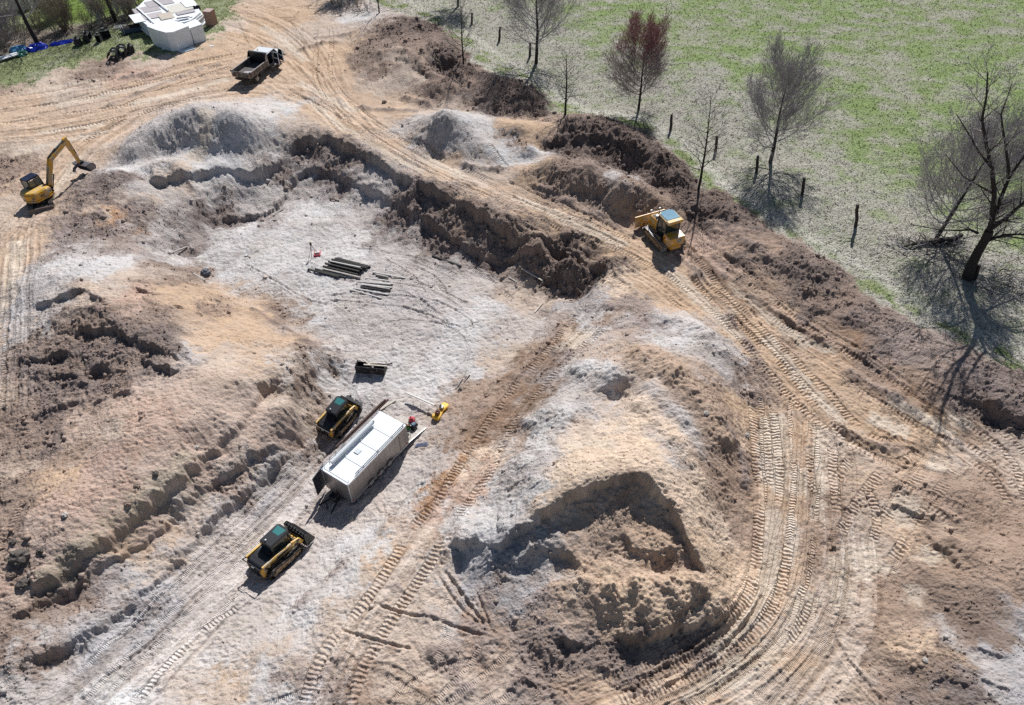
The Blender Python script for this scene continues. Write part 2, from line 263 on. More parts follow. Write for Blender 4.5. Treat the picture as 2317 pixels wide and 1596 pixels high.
def onground(L, n=3):
    out = []
    for q in L:
        u, v = q[0], q[1]; z = 0.0
        for _ in range(4):
            x, y = gp(u, v, z); z = float(base_h(np.array([x]), np.array([y]))[0])
        out.append(gp(u, v, z))
    P = np.array(out); return smooth(P, n) if len(P) > 2 and n else P
def inpoly(P, x, y):
    c = np.zeros(len(x), bool); j = len(P)-1
    for i in range(len(P)):
        xi, yi, xj, yj = P[i][0], P[i][1], P[j][0], P[j][1]
        if yi != yj: c ^= ((yi > y) != (yj > y)) & (x < (xj-xi)*(y-yi)/(yj-yi)+xi)
        j = i
    return c
def region(L, x, y, f):
    """soft mask of a surveyed outline; f = feather in metres"""
    P = onground(L, 0); out = np.zeros(len(x))
    m = np.nonzero((x > P[:, 0].min()-f) & (x < P[:, 0].max()+f) & (y > P[:, 1].min()-f) & (y < P[:, 1].max()+f))[0]
    ins = inpoly(P, x[m], y[m]); out[m] = np.where(ins, 1., 0.)
    k, s, o, d, _ = near(np.vstack([P, P[:1]]), x, y, f)
    out[k] = np.where(out[k] > .5, .5+.5*d/f, .5-.5*d/f)
    return out*out*(3-2*out)
MEADOW = [(700,-150),(800,-40),(850,10),(905,30),(960,45),(1020,75),(1060,120),(1090,160),(1130,170),(1200,190),(1245,228),(1262,262),(1330,258),(1400,272),(1470,300),(1545,365),(1570,420),(1650,440),(1730,505),(1800,545),(1870,580),(1925,625),(1990,690),(2080,735),(2180,780),(2317,830),(2420,860),(3300,1000),(3300,-300),(1200,-300)]
LAWN = [(-700,200),(-60,215),(0,195),(60,190),(110,168),(200,140),(290,125),(360,130),(420,118),(470,90),(510,50),(530,20),(545,-20),(500,-120),(-700,-120)]
# wheel and crawler marks: (kind, width m, pitch m, depth, points)
TR = '''C .45 .2 | 1722,894 1727,1000 1730,1100 1724,1194 1707,1282 1678,1349 1621,1417 1522,1482 1388,1532
T .26 .09 | 1746,896 1751,1000 1754,1100 1748,1196 1731,1289 1697,1366 1633,1439 1529,1506 1393,1556
T .26 .09 | 1766,898 1771,1000 1774,1100 1768,1198 1751,1295 1713,1380 1643,1457 1535,1526 1397,1576
C .45 .2 | 1788,900 1793,1000 1796,1100 1790,1200 1773,1302 1731,1395 1654,1477 1542,1548 1401,1598
T .26 .09 | 1806,902 1811,1000 1814,1100 1808,1202 1791,1307 1745,1408 1663,1493 1547,1566 1405,1616
T .26 .09 | 1824,904 1829,1000 1832,1100 1826,1204 1809,1313 1760,1420 1672,1509 1553,1584 1408,1634
C .45 .2 | 1842,906 1847,1000 1850,1100 1844,1206 1827,1318 1774,1433 1681,1525 1558,1602 1412,1652
T .26 .1 | 1850,930 1900,1020 1905,1120 1880,1220 1860,1340 1800,1450
T .26 .1 | 1870,930 1925,1000 1940,1100 1915,1200 1890,1300
T .26 .1 | 2120,1000 2050,1080 1980,1180 1930,1290 1900,1400 1850,1500
T .26 .1 | 2200,1060 2120,1130 2050,1230 2000,1340
T .26 .1 | 1560,600 1640,690 1720,780 1790,860 1880,950 1990,1030 2100,1080
T .26 .1 | 1590,590 1680,680 1780,760 1880,840 1990,910 2100,980 2200,1060
T .26 .1 | 1640,600 1760,680 1880,750 2000,830 2120,900 2250,990 2317,1060
T .26 .1 | 700,205 780,275 870,335 960,385 1060,430 1160,475
T .26 .1 | 690,225 770,290 850,340 940,395 1040,440 1140,490 1240,535 1330,580
T .26 .1 | 0,255 120,232 250,200 380,172 500,140
T .26 .1 | 0,305 120,285 250,262 380,232 520,200
T .26 .1 | 20,270 150,246 300,215 430,188 540,170
T .26 .1 | 660,190 600,150 560,100 540,50
T .26 .1 | 740,200 720,150 690,90 650,40
T .26 .1 | 60,470 110,410 170,345 240,290
T .26 .1 | 880,1596 930,1540 1010,1500 1080,1490
T .26 .1 | 760,1470 820,1500 900,1510 960,1560
T .26 .1 | 1080,1596 1130,1560 1200,1550 1290,1570
T .26 .1 | 700,1560 640,1580 600,1596
T .26 .1 | 1020,1330 1000,1390 1010,1450 1060,1500
T .26 .1 | 870,730 960,722 1040,750 1070,800 1020,850
T .26 .1 | 880,640 960,650 1040,690 1070,740
T .26 .1 | 800,560 880,570 960,600 1060,650
T .26 .1 | 760,860 800,880 820,930 790,990
T .26 .1 | 770,850 830,900 860,960
C .62 .30 | 896,342 993,396 1101,443 1245,508 1353,549 1425,577 1483,604 1573,668 1640,730 1699,798 1735,850
C .62 .30 | 878,295 993,356 1101,403 1209,454 1317,500 1436,546
C .7 .30 | 1551,614 1627,697 1685,744 1753,809 1807,870 1843,913 1897,978 1945,1015 1987,1038 2041,1048 2085,1020
C .7 .30 | 1573,582 1645,672 1717,740 1771,784 1825,841 1879,892 1933,955 1970,985 2010,1003 2045,992
C .6 .28 | 1742,719 1807,755 1897,784 1976,827
C .6 .28 | 1933,881 2023,928 2113,982 2178,1014
C .6 .28 | 2077,863 2167,910 2257,960 2317,1014 2350,1050
C .6 .28 | 2113,920 2203,967 2275,1014 2311,1085 2340,1180
C .7 .26 | 1703,917 1710,1014 1717,1085 1719,1165 1713,1273 1699,1345 1656,1410 1573,1471 1483,1543 1400,1590
C .6 .26 | 1749,924 1760,1010 1767,1085 1762,1160
C .6 .26 | 1786,1220 1778,1280 1767,1345 1735,1410 1663,1471 1555,1532 1483,1568
C .7 .3 | 1883,1003 1886,1085 1897,1165
C .7 .28 | 1929,1032 1890,1093
C .75 .28 | 1994,1068 1933,1147 1900,1208
C .75 .28 | 2091,1061 1998,1179
C .75 .28 | 2163,1064 2117,1122 2019,1269
C .5 .3 | 1998,1075 2185,1154
C .5 .3 | 2052,1111 2149,1187
C .5 .3 | 2095,1223 2142,1269
C .5 .3 | 2060,1280 2110,1320
C .8 .26 | 1850,1359 1815,1410 1778,1457
T .3 .09 | 1807,1345 1771,1435 1699,1507 1591,1590
T .3 .09 | 1850,1340 1840,1400 1790,1480 1700,1560 1640,1610
T .3 .09 | 1796,924 1800,978 1796,1050
T .3 .09 | 1865,1021 1850,1093 1836,1147 1830,1240 1815,1330
T .3 .09 | 1790,1060 1780,1130 1749,1223 1735,1327 1685,1428 1591,1500 1483,1550
T .3 .09 | 1810,1340 1790,1420 1740,1480 1640,1540 1560,1590
C .6 .34 | 1796,665 1879,676 1969,704 2023,733 2095,766 2160,790
C .6 .34 | 1886,726 1962,740 2009,762 2095,805 2167,820
C .6 .34 | 1690,610 1740,560
C .6 .34 | 1640,590 1680,550
C .7 .28 | 1310,715 1281,740 1227,809 1173,863 1130,920 1083,985 1051,1032 1022,1082 993,1129 943,1179 903,1244 849,1334 788,1410 741,1460 705,1530 690,1600
C .7 .28 | 1370,735 1346,762 1281,816 1227,881 1173,942 1133,1007 1112,1068 1076,1115 1029,1179 986,1251 943,1320 899,1381 860,1446 824,1507 802,1561 790,1610
T .34 .12 | 1022,1424 1000,1470 971,1525 950,1560
T .34 .12 | 1094,1457 1051,1518 979,1596
T .34 .12 | 1162,1467 1083,1539 1000,1600
T .34 .12 | 1205,1478 1210,1510 1195,1540 1137,1583 1110,1610
T .34 .12 | 863,1518 921,1561 971,1590 1000,1610
T .34 .12 | 1230,1590 1200,1550 1140,1530
T .34 .12 | 1015,1300 1060,1370 1090,1420
T .3 .1 | 720,1010 641,1075 504,1208 360,1345 216,1482 101,1596
T .3 .1 | 690,1100 560,1215 430,1345 300,1470 180,1596
T .3 .1 | 640,1240 540,1340 400,1480 290,1596
C .45 .22 | 545,1370 468,1420 414,1470 355,1530 310,1590
R .28 .3 | 570,1360 505,1410 432,1490 340,1600
R .16 .3 | 460,1260 400,1320 330,1385 250,1460
R .18 .3 | 480,1310 380,1420 310,1480 230,1540
C .6 .4 | 212,216 324,180 414,144 533,122
C .5 .4 | 250,250 380,195 522,151
C .6 .4 | 0,281 108,263 216,248 306,236
C .6 .4 | 180,325 252,285 324,258 378,234 470,222
C .6 .36 | 540,212 684,216 774,259 878,320
C .6 .36 | 641,200 720,238 828,305 900,345
R .4 .3 | 0,250 100,232 260,205 400,175 520,165
R .3 .3 | 0,320 120,312 260,300
R .5 .3 | 0,420 80,385 170,320 260,280
R .3 .3 | 45,560 60,500 110,440 180,360
C .6 .36 | 749,60 752,110 742,162 774,216 850,270
C .6 .36 | 715,70 716,120 710,170 730,220 790,275
R .4 .3 | 520,25 600,40 680,100 705,150
R .4 .3 | 480,45 560,70 640,120 690,170
R .3 .3 | 560,25 640,60 700,110
R .3 .3 | 880,262 960,262 1080,250
R .3 .3 | 880,276 960,272 1000,262
C .4 .22 | 7,700 10,800 4,942
C .5 .24 | 55,1130 20,1200 0,1230
R .2 .3 | 741,668 885,666 993,680 1047,712 1075,735 1040,748
R .2 .3 | 741,680 885,690 960,705 1010,735 1050,742
C .6 .22 | 892,575 960,590 1036,625
C .5 .22 | 865,585 930,620 960,665
C .5 .22 | 930,600 990,630 1010,670
R .14 .3 | 555,598 620,635 700,680 745,690
T .2 .09 | 800,900 812,850 815,820
C .5 .24 | 1180,395 1105,320
R .22 .3 | 1148,410 1250,455 1350,495 1445,545
R .15 .3 | 850,1367 921,1392 980,1400 1029,1418 1130,1450
R .2 .3 | 986,1295 1029,1363 1087,1417
R .2 .3 | 1000,1285 1050,1350 1100,1420
R .16 .3 | 1079,1340 1112,1428
R .12 .3 | 860,1360 820,1400 790,1450
R .14 .3 | 770,1425 880,1460 940,1470
R .4 .3 | 2000,1600 1900,1480 1870,1400
C .6 .3 | 1640,720 1700,790 1760,870 1820,930 1880,980
C .6 .3 | 1600,640 1680,720 1750,790 1830,880 1900,950
C .55 .3 | 1690,640 1800,720 1900,790 2000,850 2100,910
C .6 .28 | 1840,960 1830,1040 1842,1120
C .5 .28 | 1735,935 1738,1020 1745,1100
C .6 .28 | 1960,1100 1990,1170 1975,1230
C .6 .3 | 2200,1040 2250,1080 2290,1150
C .6 .3 | 2180,1000 2240,1040 2300,1110
T .3 .09 | 1900,1250 1890,1340 1850,1440 1780,1520 1700,1580
T .3 .09 | 1920,1240 1912,1340 1870,1450 1800,1530 1730,1600
C .6 .34 | 1100,415 1180,455 1260,492 1340,520 1420,560
C .6 .36 | 800,240 860,285 930,330 1010,365
C .6 .36 | 760,235 830,300 900,345 980,385
C .6 .38 | 60,245 180,225 300,198 420,165 520,145
C .6 .38 | 100,300 220,280 330,252 430,225
C .5 .3 | 1290,560 1340,590 1400,640 1430,650
C .5 .3 | 1480,640 1530,690 1560,700
C .5 .2 | 940,640 1010,665 1060,690
C .5 .2 | 1060,600 1120,640 1160,680
C .5 .2 | 900,655 980,700 1020,740
R .25 .3 | 560,1330 460,1430 380,1520 320,1590
T .3 .1 | 610,1200 500,1310 380,1430 240,1570
T .3 .1 | 700,1060 590,1170 470,1290
R .2 .3 | 1500,1560 1600,1500 1680,1430 1730,1340
R .2 .3 | 1780,930 1783,1040 1778,1150
R .2 .3 | 1822,930 1815,1040 1800,1180'''
# windrows of loose dark soil: (height, width, colour, points)
WR = '''.6 1.4 W | 1275,862 1310,838 1345,828 1385,850 1402,900
.6 1.4 W | 1175,985 1215,945 1265,936 1305,962
.7 1.5 TB | 1400,800 1480,812 1560,870 1620,950 1655,1040
.5 1.2 G | 1475,735 1540,722 1600,760 1660,830
.45 1.0 Y | 1420,905 1500,960 1560,1040 1610,1140
.4 .8 G | 1440,860 1500,905 1560,970 1600,1060
.35 .6 D | 1055,1502 1090,1480 1125,1492
.3 .5 B4 | 925,1600 960,1560 1000,1545
.35 .5 D | 1130,1580 1170,1542 1235,1530
.3 .5 D2 | 740,1530 770,1490 800,1470
.3 .5 D2 | 1020,1590 1060,1550 1110,1540
.35 .7 K2 | 1500,560 1560,600 1600,650
.4 .8 K | 1250,300 1310,285 1390,290 1450,330
.35 .7 K | 1240,330 1320,312 1400,322 1470,370
.4 .8 B | 840,130 890,110 950,140 990,180
.35 .7 K2 | 1620,500 1690,550 1760,600 1830,640
.35 .7 D | 90,740 160,700 240,705 300,760
.4 .7 D | 60,850 130,840 210,880 280,870
.45 .6 Y2 | 1330,1240 1310,1310 1285,1400
.45 .6 Y2 | 1385,1250 1375,1330 1360,1430
.45 .6 TB | 1430,1275 1440,1350 1455,1430
.5 .6 Y2 | 1490,1285 1520,1350 1560,1400
.45 .5 TB | 1540,1270 1580,1330 1615,1370
.28 .5 K2 | 1677,658 1753,712 1829,748
.3 .6 K | 1814,690 1880,710 1951,738 2005,758
.4 .9 K2 | 1886,827 1951,868 2041,904 2095,940
.3 .5 B | 1875,949 1933,990 2005,1015 2077,1010 2095,1030
.25 .5 B | 1820,752 1879,776 1980,820
.12 .4 D2 | 921,1380 1029,1404 1130,1444
.35 .6 D | 943,1510 963,1486 993,1474 1015,1480 1035,1502
.3 .5 D2 | 1060,1480 1110,1450 1165,1440
0.5 .8 TB | 1440,1290 1500,1340 1570,1400
0.5 .8 Y2 | 1400,1300 1460,1360 1520,1420
.45 .8 Y2 | 1340,1300 1400,1360 1450,1420
.3 .5 TB | 1300,1290 1340,1340 1385,1410
0.5 .8 Y2 | 1500,1290 1560,1340 1610,1380
.3 .6 D | 1205,420 1290,462 1380,500 1450,545
.35 .5 K | 660,120 720,100 780,92
.3 .5 B | 700,90 760,80 810,70
.25 .5 D2 | 230,245 330,205 430,165 510,140
.35 .7 K2 | 262,180 330,168 350,160
.3 .6 D | 800,240 880,250 960,250
.3 .5 B4 | 1990,1080 2100,1140 2200,1200
.3 .6 B5 | 2110,1200 2180,1250 2250,1290
.25 .5 B5 | 2060,1150 2130,1200
.35 .6 K | 560,690 640,740 720,785
.3 .6 D | 1640,700 1700,790 1740,860
.3 .5 D | 1610,930 1680,1020 1690,1130
.3 .7 K2 | 1180,1440 1260,1490 1380,1510 1500,1500 1640,1420
.2 .4 B | 1130,850 1080,930 1020,1030
.3 .6 B | 1290,720 1220,790 1140,890
.3 .6 D2 | 1340,700 1390,690 1450,705
.5 .6 K | 905,215 960,240 990,235
.3 .5 K | 1130,265 1200,272 1230,262
.4 .5 D | 1030,372 1100,385 1170,378
.3 .6 B3 | 1500,495 1560,560 1640,650 1720,720
.25 .5 B4 | 1600,560 1700,650 1800,740 1900,800
.3 .5 D2 | 640,1400 720,1330 800,1250
.25 .4 D2 | 870,1310 900,1330 930,1325'''
TRK = []
for l in TR.strip().split('\n'):
    a, b = l.split('|'); k, w, p = a.split(); TRK.append((k, float(w), float(p), onground([tuple(map(float, q.split(','))) for q in b.split()])))
PL = '''1.1 | 1765,930 1768,1030 1768,1130
.8 | 1850,960 1856,1060 1850,1180
1.0 | 1750,1150 1745,1260 1722,1350 1680,1420 1600,1480
1.2 | 1830,1330 1800,1410 1740,1480 1640,1560
1.0 | 1730,760 1790,830 1850,900 1920,960
.9 | 1640,640 1740,720 1840,790
1.0 | 2000,900 2080,940 2160,990
1.0 | 700,230 790,300 880,350 960,392
1.1 | 120,240 240,215 360,190
1.0 | 30,345 140,322 250,295
1.4 | 500,330 470,352 420,362
1.1 | 1270,1020 1330,1000 1400,1010
.9 | 1810,1053 1811,1129
.55 | 1789,1154 1788,1220 1789,1294
.45 | 1807,1186 1801,1251
.6 | 1760,1262 1752,1310 1740,1365
.6 | 1733,1388 1718,1424
.9 | 1690,1484 1620,1540 1537,1593
1.0 | 324,198 396,180
1.2 | 288,238 400,212 522,176
1.0 | 673,187 740,218 810,256
1.2 | 950,352 1000,378 1050,402
1.3 | 1160,445 1240,478 1340,520 1420,558
1.4 | 1500,600 1560,655 1620,712 1680,775
1.8 | 1275,796 1331,744
1.2 | 1055,1066 1088,1036
.9 | 1789,752 1840,775 1897,798
1.3 | 1960,938 2010,962 2060,985
1.5 | 2095,1043 2149,1064
2.2 | 1930,1225 1950,1262 1985,1310
1.0 | 1895,1250 1910,1330 1890,1400
1.2 | 2077,1244 2131,1273
1.2 | 2041,1334 2095,1356
1.3 | 2020,1112 2065,1140 2030,1190
1.5 | 1740,935 1740,1010 1742,1100
1.3 | 2140,935 2200,970
1.0 | 80,300 160,292 240,278
1.0 | 60,210 160,190 230,180
1.2 | 590,60 650,95 690,140
1.6 | 45,540 25,620 20,700
1.2 | 90,470 140,410 180,350'''
PALE = []
for l_ in PL.split('\n'):
    w_, b_ = l_.split('|'); PALE.append((float(w_), onground([tuple(map(float, q_.split(','))) for q_ in b_.split()])))
WRK = []
for l in WR.strip().split('\n'):
    a, b = l.split('|'); h, w, c = a.split(); WRK.append((float(h), float(w), np.array([(q/255)**2.2 for q in PAL[c][0]]), onground([tuple(map(float, q.split(','))) for q in b.split()])))

FL = '''3.0 | 640,190 760,262 850,315 950,372 1050,418 1150,462 1250,505 1350,548 1450,600 1550,665 1650,755 1740,850 1850,960
3.4 | 1735,900 1760,1000 1775,1100 1770,1200 1765,1300 1720,1410 1630,1490 1500,1560 1350,1620
2.6 | 1840,930 1845,1050 1840,1160 1850,1280
2.4 | 1551,614 1685,744 1830,880 1950,985 2080,1040
2.6 | 1560,560 1700,680 1850,780 2000,880 2150,980 2317,1100
3.0 | 790,970 700,1080 600,1190 480,1310 350,1430 200,1570
2.6 | 0,235 150,215 320,180 450,145 600,118
3.4 | -20,300 150,285 300,255 450,218 600,200 700,215
3.0 | 25,560 15,700 0,900
2.5 | 0,560 100,450 180,340 300,265
3.5 | 540,20 640,60 720,130 730,200 800,280
2.2 | 470,60 580,90 690,150 760,240
2.2 | 1920,1190 1930,1320 1900,1450 1800,1580
2.0 | 1340,730 1230,850 1130,980 1050,1090 960,1220 870,1360 780,1500 750,1600'''
FLOWS = []
for l_ in FL.split('\n'):
    w_, b_ = l_.split('|'); FLOWS.append((float(w_), onground([tuple(map(float, q_.split(','))) for q_ in b_.split()])))
SC = '''.6 1.0 | 25,826 75,814 120,808 170,802
.9 1.1 | 175,862 202,844 230,834 258,838
.6 .9 | 278,650 320,656 360,670
.7 1.2 | 150,762 220,737 290,762 360,802 430,818
.6 1.0 | 60,702 120,682 190,652 235,692
.5 1.0 | 60,950 120,930 190,905
.5 1.0 | 380,690 430,700 470,720
.6 1.0 | 300,800 360,830 420,840
.95 1.3 | 60,1345 90,1338 180,1290 235,1243 288,1195 350,1144 412,1098 445,1060 460,1026 530,985 550,952 580,912 596,880 615,850
.65 1.1 | 20,1420 86,1370 165,1330 230,1290 295,1245 385,1168 475,1092 540,1055 605,1012 640,990
.7 1.1 | 20,1505 65,1490 130,1465 200,1442 270,1395 342,1335 400,1262 450,1212 479,1180 540,1125 600,1070 660,1020
1.1 1.8 | 330,412 440,398 505,378 565,350 625,325 690,305 740,312 800,340 860,370 940,420 1010,445 1090,488 1160,518 1240,550 1310,578 1365,610 1385,640
.8 1.2 | 470,440 540,405 600,385 650,365 700,360 760,385 850,430 930,470 1010,510 1100,545 1180,570 1250,590
.9 1.9 | 1010,1238 1070,1225 1125,1245 1170,1208 1215,1185 1255,1145 1312,1112 1382,1092 1440,1080 1478,1100 1515,1150 1558,1232 1600,1318
.6 1.2 | 1130,1290 1200,1262 1250,1240 1300,1262 1330,1300
.8 1.3 | 1390,1420 1405,1438 1440,1462 1475,1450 1530,1418 1575,1425 1640,1380
.6 1.0 | 1225,1475 1260,1452 1310,1460 1350,1480
.6 1.0 | 1400,1180 1440,1255 1490,1268 1535,1235
.7 1.2 | 2180,892 2230,925 2270,945 2317,962 2380,980
.5 1.2 | 190,925 230,905 270,892 315,885
.4 1.0 | 100,860 150,850 200,870
.6 1.2 | 672,960 668,925 672,895 676,860 700,845 722,830 735,800 760,785
.4 .9 | 965,1055 900,1150 840,1215
.5 1.0 | 560,1040 600,1020 630,985
.4 1.0 | 1080,260 1010,300 960,330
.4 .9 | 890,130 940,150 985,180
.4 .9 | 1215,330 1290,322 1370,330 1440,370
.35 .9 | 1190,420 1260,440 1340,450 1420,480
.4 .9 | 1620,560 1680,600 1740,650
.4 .9 | 2000,1130 2080,1170 2160,1190
.4 1. | 2080,1200 2140,1250 2200,1310
.35 .8 | 2180,1460 2250,1480 2317,1500
.4 .8 | 2200,1530 2260,1550 2317,1590'''
SCARP = []
for l_ in SC.split('\n'):
    w_, b_ = l_.split('|'); h_, k_ = w_.split(); SCARP.append((float(h_), float(k_), onground([tuple(map(float, q_.split(','))) for q_ in b_.split()])))
def terrain(x, y, full=True):
    """height of the worked ground at x, y and, when full, its colour and mark attributes"""
    z = base_h(x, y)
    flow = np.zeros(len(x)); pan = np.zeros(len(x))
    # lump the break lines a little so nothing runs straight
    wx = fbm(x*.35, y*.35, 3, 3)*1.1; wy = fbm(x*.35, y*.35, 3, 9)*1.1
    e = .5; gx = (base_h(x+e, y)-base_h(x-e, y))/(2*e); gy = (base_h(x, y+e)-base_h(x, y-e))/(2*e)
    slope = np.hypot(gx, gy); st = ss(.4, 1.0, slope)*.6
    hx = fbm(x*1.3, y*1.3, 3, 41)*.5; hy = fbm(x*1.3, y*1.3, 3, 47)*.5
    qx = fbm(x*4.2, y*4.2, 2, 43)*.4; qy = fbm(x*4.2, y*4.2, 2, 49)*.4
    S = soil(x+wx*1.5+hx*1.6+qx, y+wy*1.5+hy*1.6+qy); col = S[:, :3].copy(); rough = S[:, 3]
    dist = np.hypot(x, y)
    mead = region(MEADOW, x+wx*.9+hx, y+wy*.9+hy, 1.2); lawn = region(LAWN, x+wx*1.6+hx*2, y+wy*1.6+hy*2, 2.6)
    mead = np.maximum(mead, ss(100, 112, np.abs(x)+0*y)); mead = np.maximum(mead, ss(122, 134, y)*(x > -8))
    lawn = np.maximum(lawn, ss(119, 126, y)*(x < -5)*(x > -200)); lawn = np.where(x < 0, np.maximum(lawn, mead*(x < -50)), lawn)
    grass = np.clip(np.maximum(mead, lawn), 0, 1); rough = rough*(1-grass)+.12*grass
    # clods, gullies and slumps
    big = fbm(x*.55, y*.55, 5, 21)
    rg = ridged(x*.5+wx*.3, y*.5+wy*.3, 5, 31)-.9
    rg2 = ridged(x*1.5+wx, y*1.5+wy, 3, 37)-.8
    c1, id1 = cell(x*1.5+wx*.4, y*1.5+wy*.4, 5); c2, id2 = cell(x*3.6+hx, y*3.6+hy, 6)
    cpat = .25+ss(-.1, .45, fbm(x*.3, y*.3, 3, 33))
    clod = (np.minimum(np.clip(.5-c1, 0, 1)*1.5, .22+.1*id1)*(id1 > .6)*.5+np.minimum(np.clip(.5-c2, 0, 1)*1.6, .3)*(id2 > .45)*.22)*cpat
    # slumped bench structure: wedge-shaped blocks falling towards the foot of steep banks
    cb, idb = cell(x*.62+wx*.35, y*.62+wy*.35, 8)
    block = (idb-.5)*.75*ss(.55, .1, cb)
    z = z+big*(.055+.16*rough+.08*st)*(1-.75*grass)+rg*(.015+.15*np.clip(rough-.3, 0, 1)+.10*st)*(1-grass)+block*st*.2*(1-grass)
    z = z+rg2*(.015+.09*np.clip(rough-.25, 0, 1)+.08*st)*(1-grass)
    z = z+clod*np.clip(rough-.32, 0, 1)*1.05*(1-grass)
    # undercut edges and small cliffs
    for h, k_, P in SCARP:
        m, s, o, d, L = near(P, x+hx*.38+wx*.2+qx*.12, y+hy*.38+wy*.2+qy*.12, k_*2.6)
        if not len(m): continue
        ends = ss(0, 1.0, s)*ss(0, 1.0, L-s); q = np.exp(-(d/k_)**1.3)*ends*(.75+.9*vn(s*.55+h*9, s*0+k_, 211)); z[m] += q*h*.5*np.tanh(o/.1); st[m] = np.maximum(st[m], q*.35)
    # small crumbs, footprints, sand ripples
    soft = ss(.1, .3, rough)*ss(.5, .32, rough)
    c3, id3 = cell(x*1.9+hx*.6, y*2.4+hy*.6, 15)
    z = z-np.clip(.45-c3, 0, 1)*(id3 > .3)*.22*soft*(1-grass)
    mid = fbm(x*2.4+wx, y*2.4+wy, 3, 53); pat = .55+.9*ss(-.3, .6, fbm(x*.4, y*.4, 3, 57))
    z = z+(mid*(.012+.075*rough+.05*st)+fbm(x*6.2, y*6.2, 2, 51)*(.014+.052*rough+.02*st))*pat*(1-grass)
    z = z+np.abs(fbm(x*1.15, y*1.15, 4, 58))*(.04*st+.05*rough)*(1-grass)
    for w, P in FLOWS:
        m, s, o, d, L = near(P, x+hx*.1, y+hy*.1, w*1.15)
        if not len(m): continue
        k = ss(w*1.15, w*.6, d)*(1-grass[m]); st1 = vn(o*2.3+.2*vn(s*.3, o*.2, 7), s*.07, 201)+.6*vn(o*6, s*.13, 202)
        z[m] += k*st1*.085; flow[m] = np.where(k > .05, st1*k+.6*k*vn(o*11, s*.3, 203), flow[m])
    z = z+grass*(fbm(x*.9, y*.9, 4, 61)*.07+np.abs(fbm(x*3.5, y*3.5, 2, 63))*.07)
    for w, P in PALE:                       # hard, dried-out pans in the wheel ways
        m, s, o, d, L = near(P, x+hx*.5+qx*.5, y+hy*.5+qy*.5, w*.9)
        if not len(m): continue
        k = ss(w*.62, w*.42, d+.25*w*(vn(s*1.5, s*0, 231)))*ss(0, .4, s)*ss(0, .4, L-s); col[m] = col[m]*(1-.7*k[:, None])+np.array([.66, .56, .46])*.7*k[:, None]; pan[m] = np.maximum(pan[m], k); z[m] -= .02*k
    # windrows
    for h, w, c, P in WRK:
        m, s, o, d, L = near(P, x+hx*.35, y+hy*.35, w*1.9)
        if not len(m): continue
        ends = ss(0, 1.2, s)*ss(0, 1.2, L-s); k = np.exp(-(d/(w*.75))**2)*ends*(.65+.5*vn(s*1.3, s*.3, 71)+.12*vn(x[m]*4, y[m]*4, 72))
        z[m] += h*k; a = np.clip(k*1.3, 0, 1)[:, None]*.8; col[m] = col[m]*(1-a)+c*a
    phase = np.zeros(len(x)); tm = np.zeros(len(x)); comp = np.zeros(len(x)); wet = np.zeros(len(x))
    for kind, w, p, P in TRK:
        R = w*.5+.34
        m, s, o, d, L = near(P, x+hx*.06, y+hy*.06, R)
        if not len(m): continue
        ends = ss(0, .5, s)*ss(0, .5, L-s); ins = ss(w*.5+.03, w*.5-.04, d)*ends; rim = np.exp(-((d-w*.5-.1)/.09)**2)*ends
        patch = ss(-.6, -.15, vn(s*.35+P[0, 0], P[0, 1]+s*.1, 81))
        if kind == 'C':
            z[m] += (-.05*ins+.05*rim*(.5+vn(x[m]*3, y[m]*3, 5)))*patch
            s2 = s+.10*vn(s*.7, s*0+P[0, 1], 83)+.04*vn(x[m]*3, y[m]*3, 84)+.12*o*np.sin(P[0, 0]); am = .55+.7*vn(x[m]*1.1, y[m]*1.1, 85)+.35; am = np.clip(am, .1, 1.3)
            phase[m] = np.where(ins > .3, s2/p, phase[m]); tm[m] = np.maximum(tm[m]*(1-ins), ins*patch*np.clip(am, 0, 1))
            z[m] += ins*patch*am*.032*np.cos(s2/p*6.2832)*(1 if w > .5 else .6)
        elif kind == 'T':
            z[m] += (-.035*ins+.03*rim)*patch
            phase[m] = np.where(ins > .3, s/p, phase[m]); tm[m] = np.maximum(tm[m]*(1-ins), ins*patch*.55)
        else:
            z[m] += (-.11*ins+.09*rim*(.6+vn(x[m]*2, y[m]*2, 5)))*(.35+.65*patch); wet[m] = np.maximum(wet[m], ins*.3)
        comp[m] = np.maximum(comp[m], ins*patch)
    if not full: return z
    # colour of the soil: broad drifts, wet streaks, crumbs
    n1 = fbm(x*.22, y*.22, 4, 91); n2 = fbm(x*1.1, y*1.1, 4, 93); n3 = fbm(x*4.5, y*4.5, 3, 95); n4 = fbm(x*.5, y*.5, 4, 97)
    f = 1+(.08*n1+.08*n2+.09*n3*(.4+rough))*(1-.6*pan); f = f*(1-.10*np.clip(rough, 0, 1)*ss(.1, .6, n4)); col = col*f[:, None]
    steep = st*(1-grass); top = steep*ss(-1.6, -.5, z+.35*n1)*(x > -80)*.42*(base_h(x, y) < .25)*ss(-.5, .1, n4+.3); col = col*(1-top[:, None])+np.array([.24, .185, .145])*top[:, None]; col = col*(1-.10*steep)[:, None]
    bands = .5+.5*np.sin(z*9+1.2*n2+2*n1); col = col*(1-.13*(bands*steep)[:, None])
    warm = ss(.15, .6, fbm(x*.3+9, y*.3, 4, 99))*(1-ss(.6, 1., rough))*.35
    col = col*(1+warm[:, None]*np.array([.01, -.03, -.09])); cool = ss(.1, .6, fbm(x*.27-5, y*.27, 4, 98))*.35
    col = col*(1+cool[:, None]*np.array([-.05, -.02, .04]))
    stn = ss(.25, .5, fbm(x*.8, y*.8, 4, 101))*np.clip(rough*1.4, 0, .6)*.35; col = col*(1-stn[:, None]*np.array([.5, .56, .6]))
    col = col*(1+(comp*.06-wet*.25)[:, None])
    col = col*(1+flow[:, None]*np.array([.25, .28, .31]))
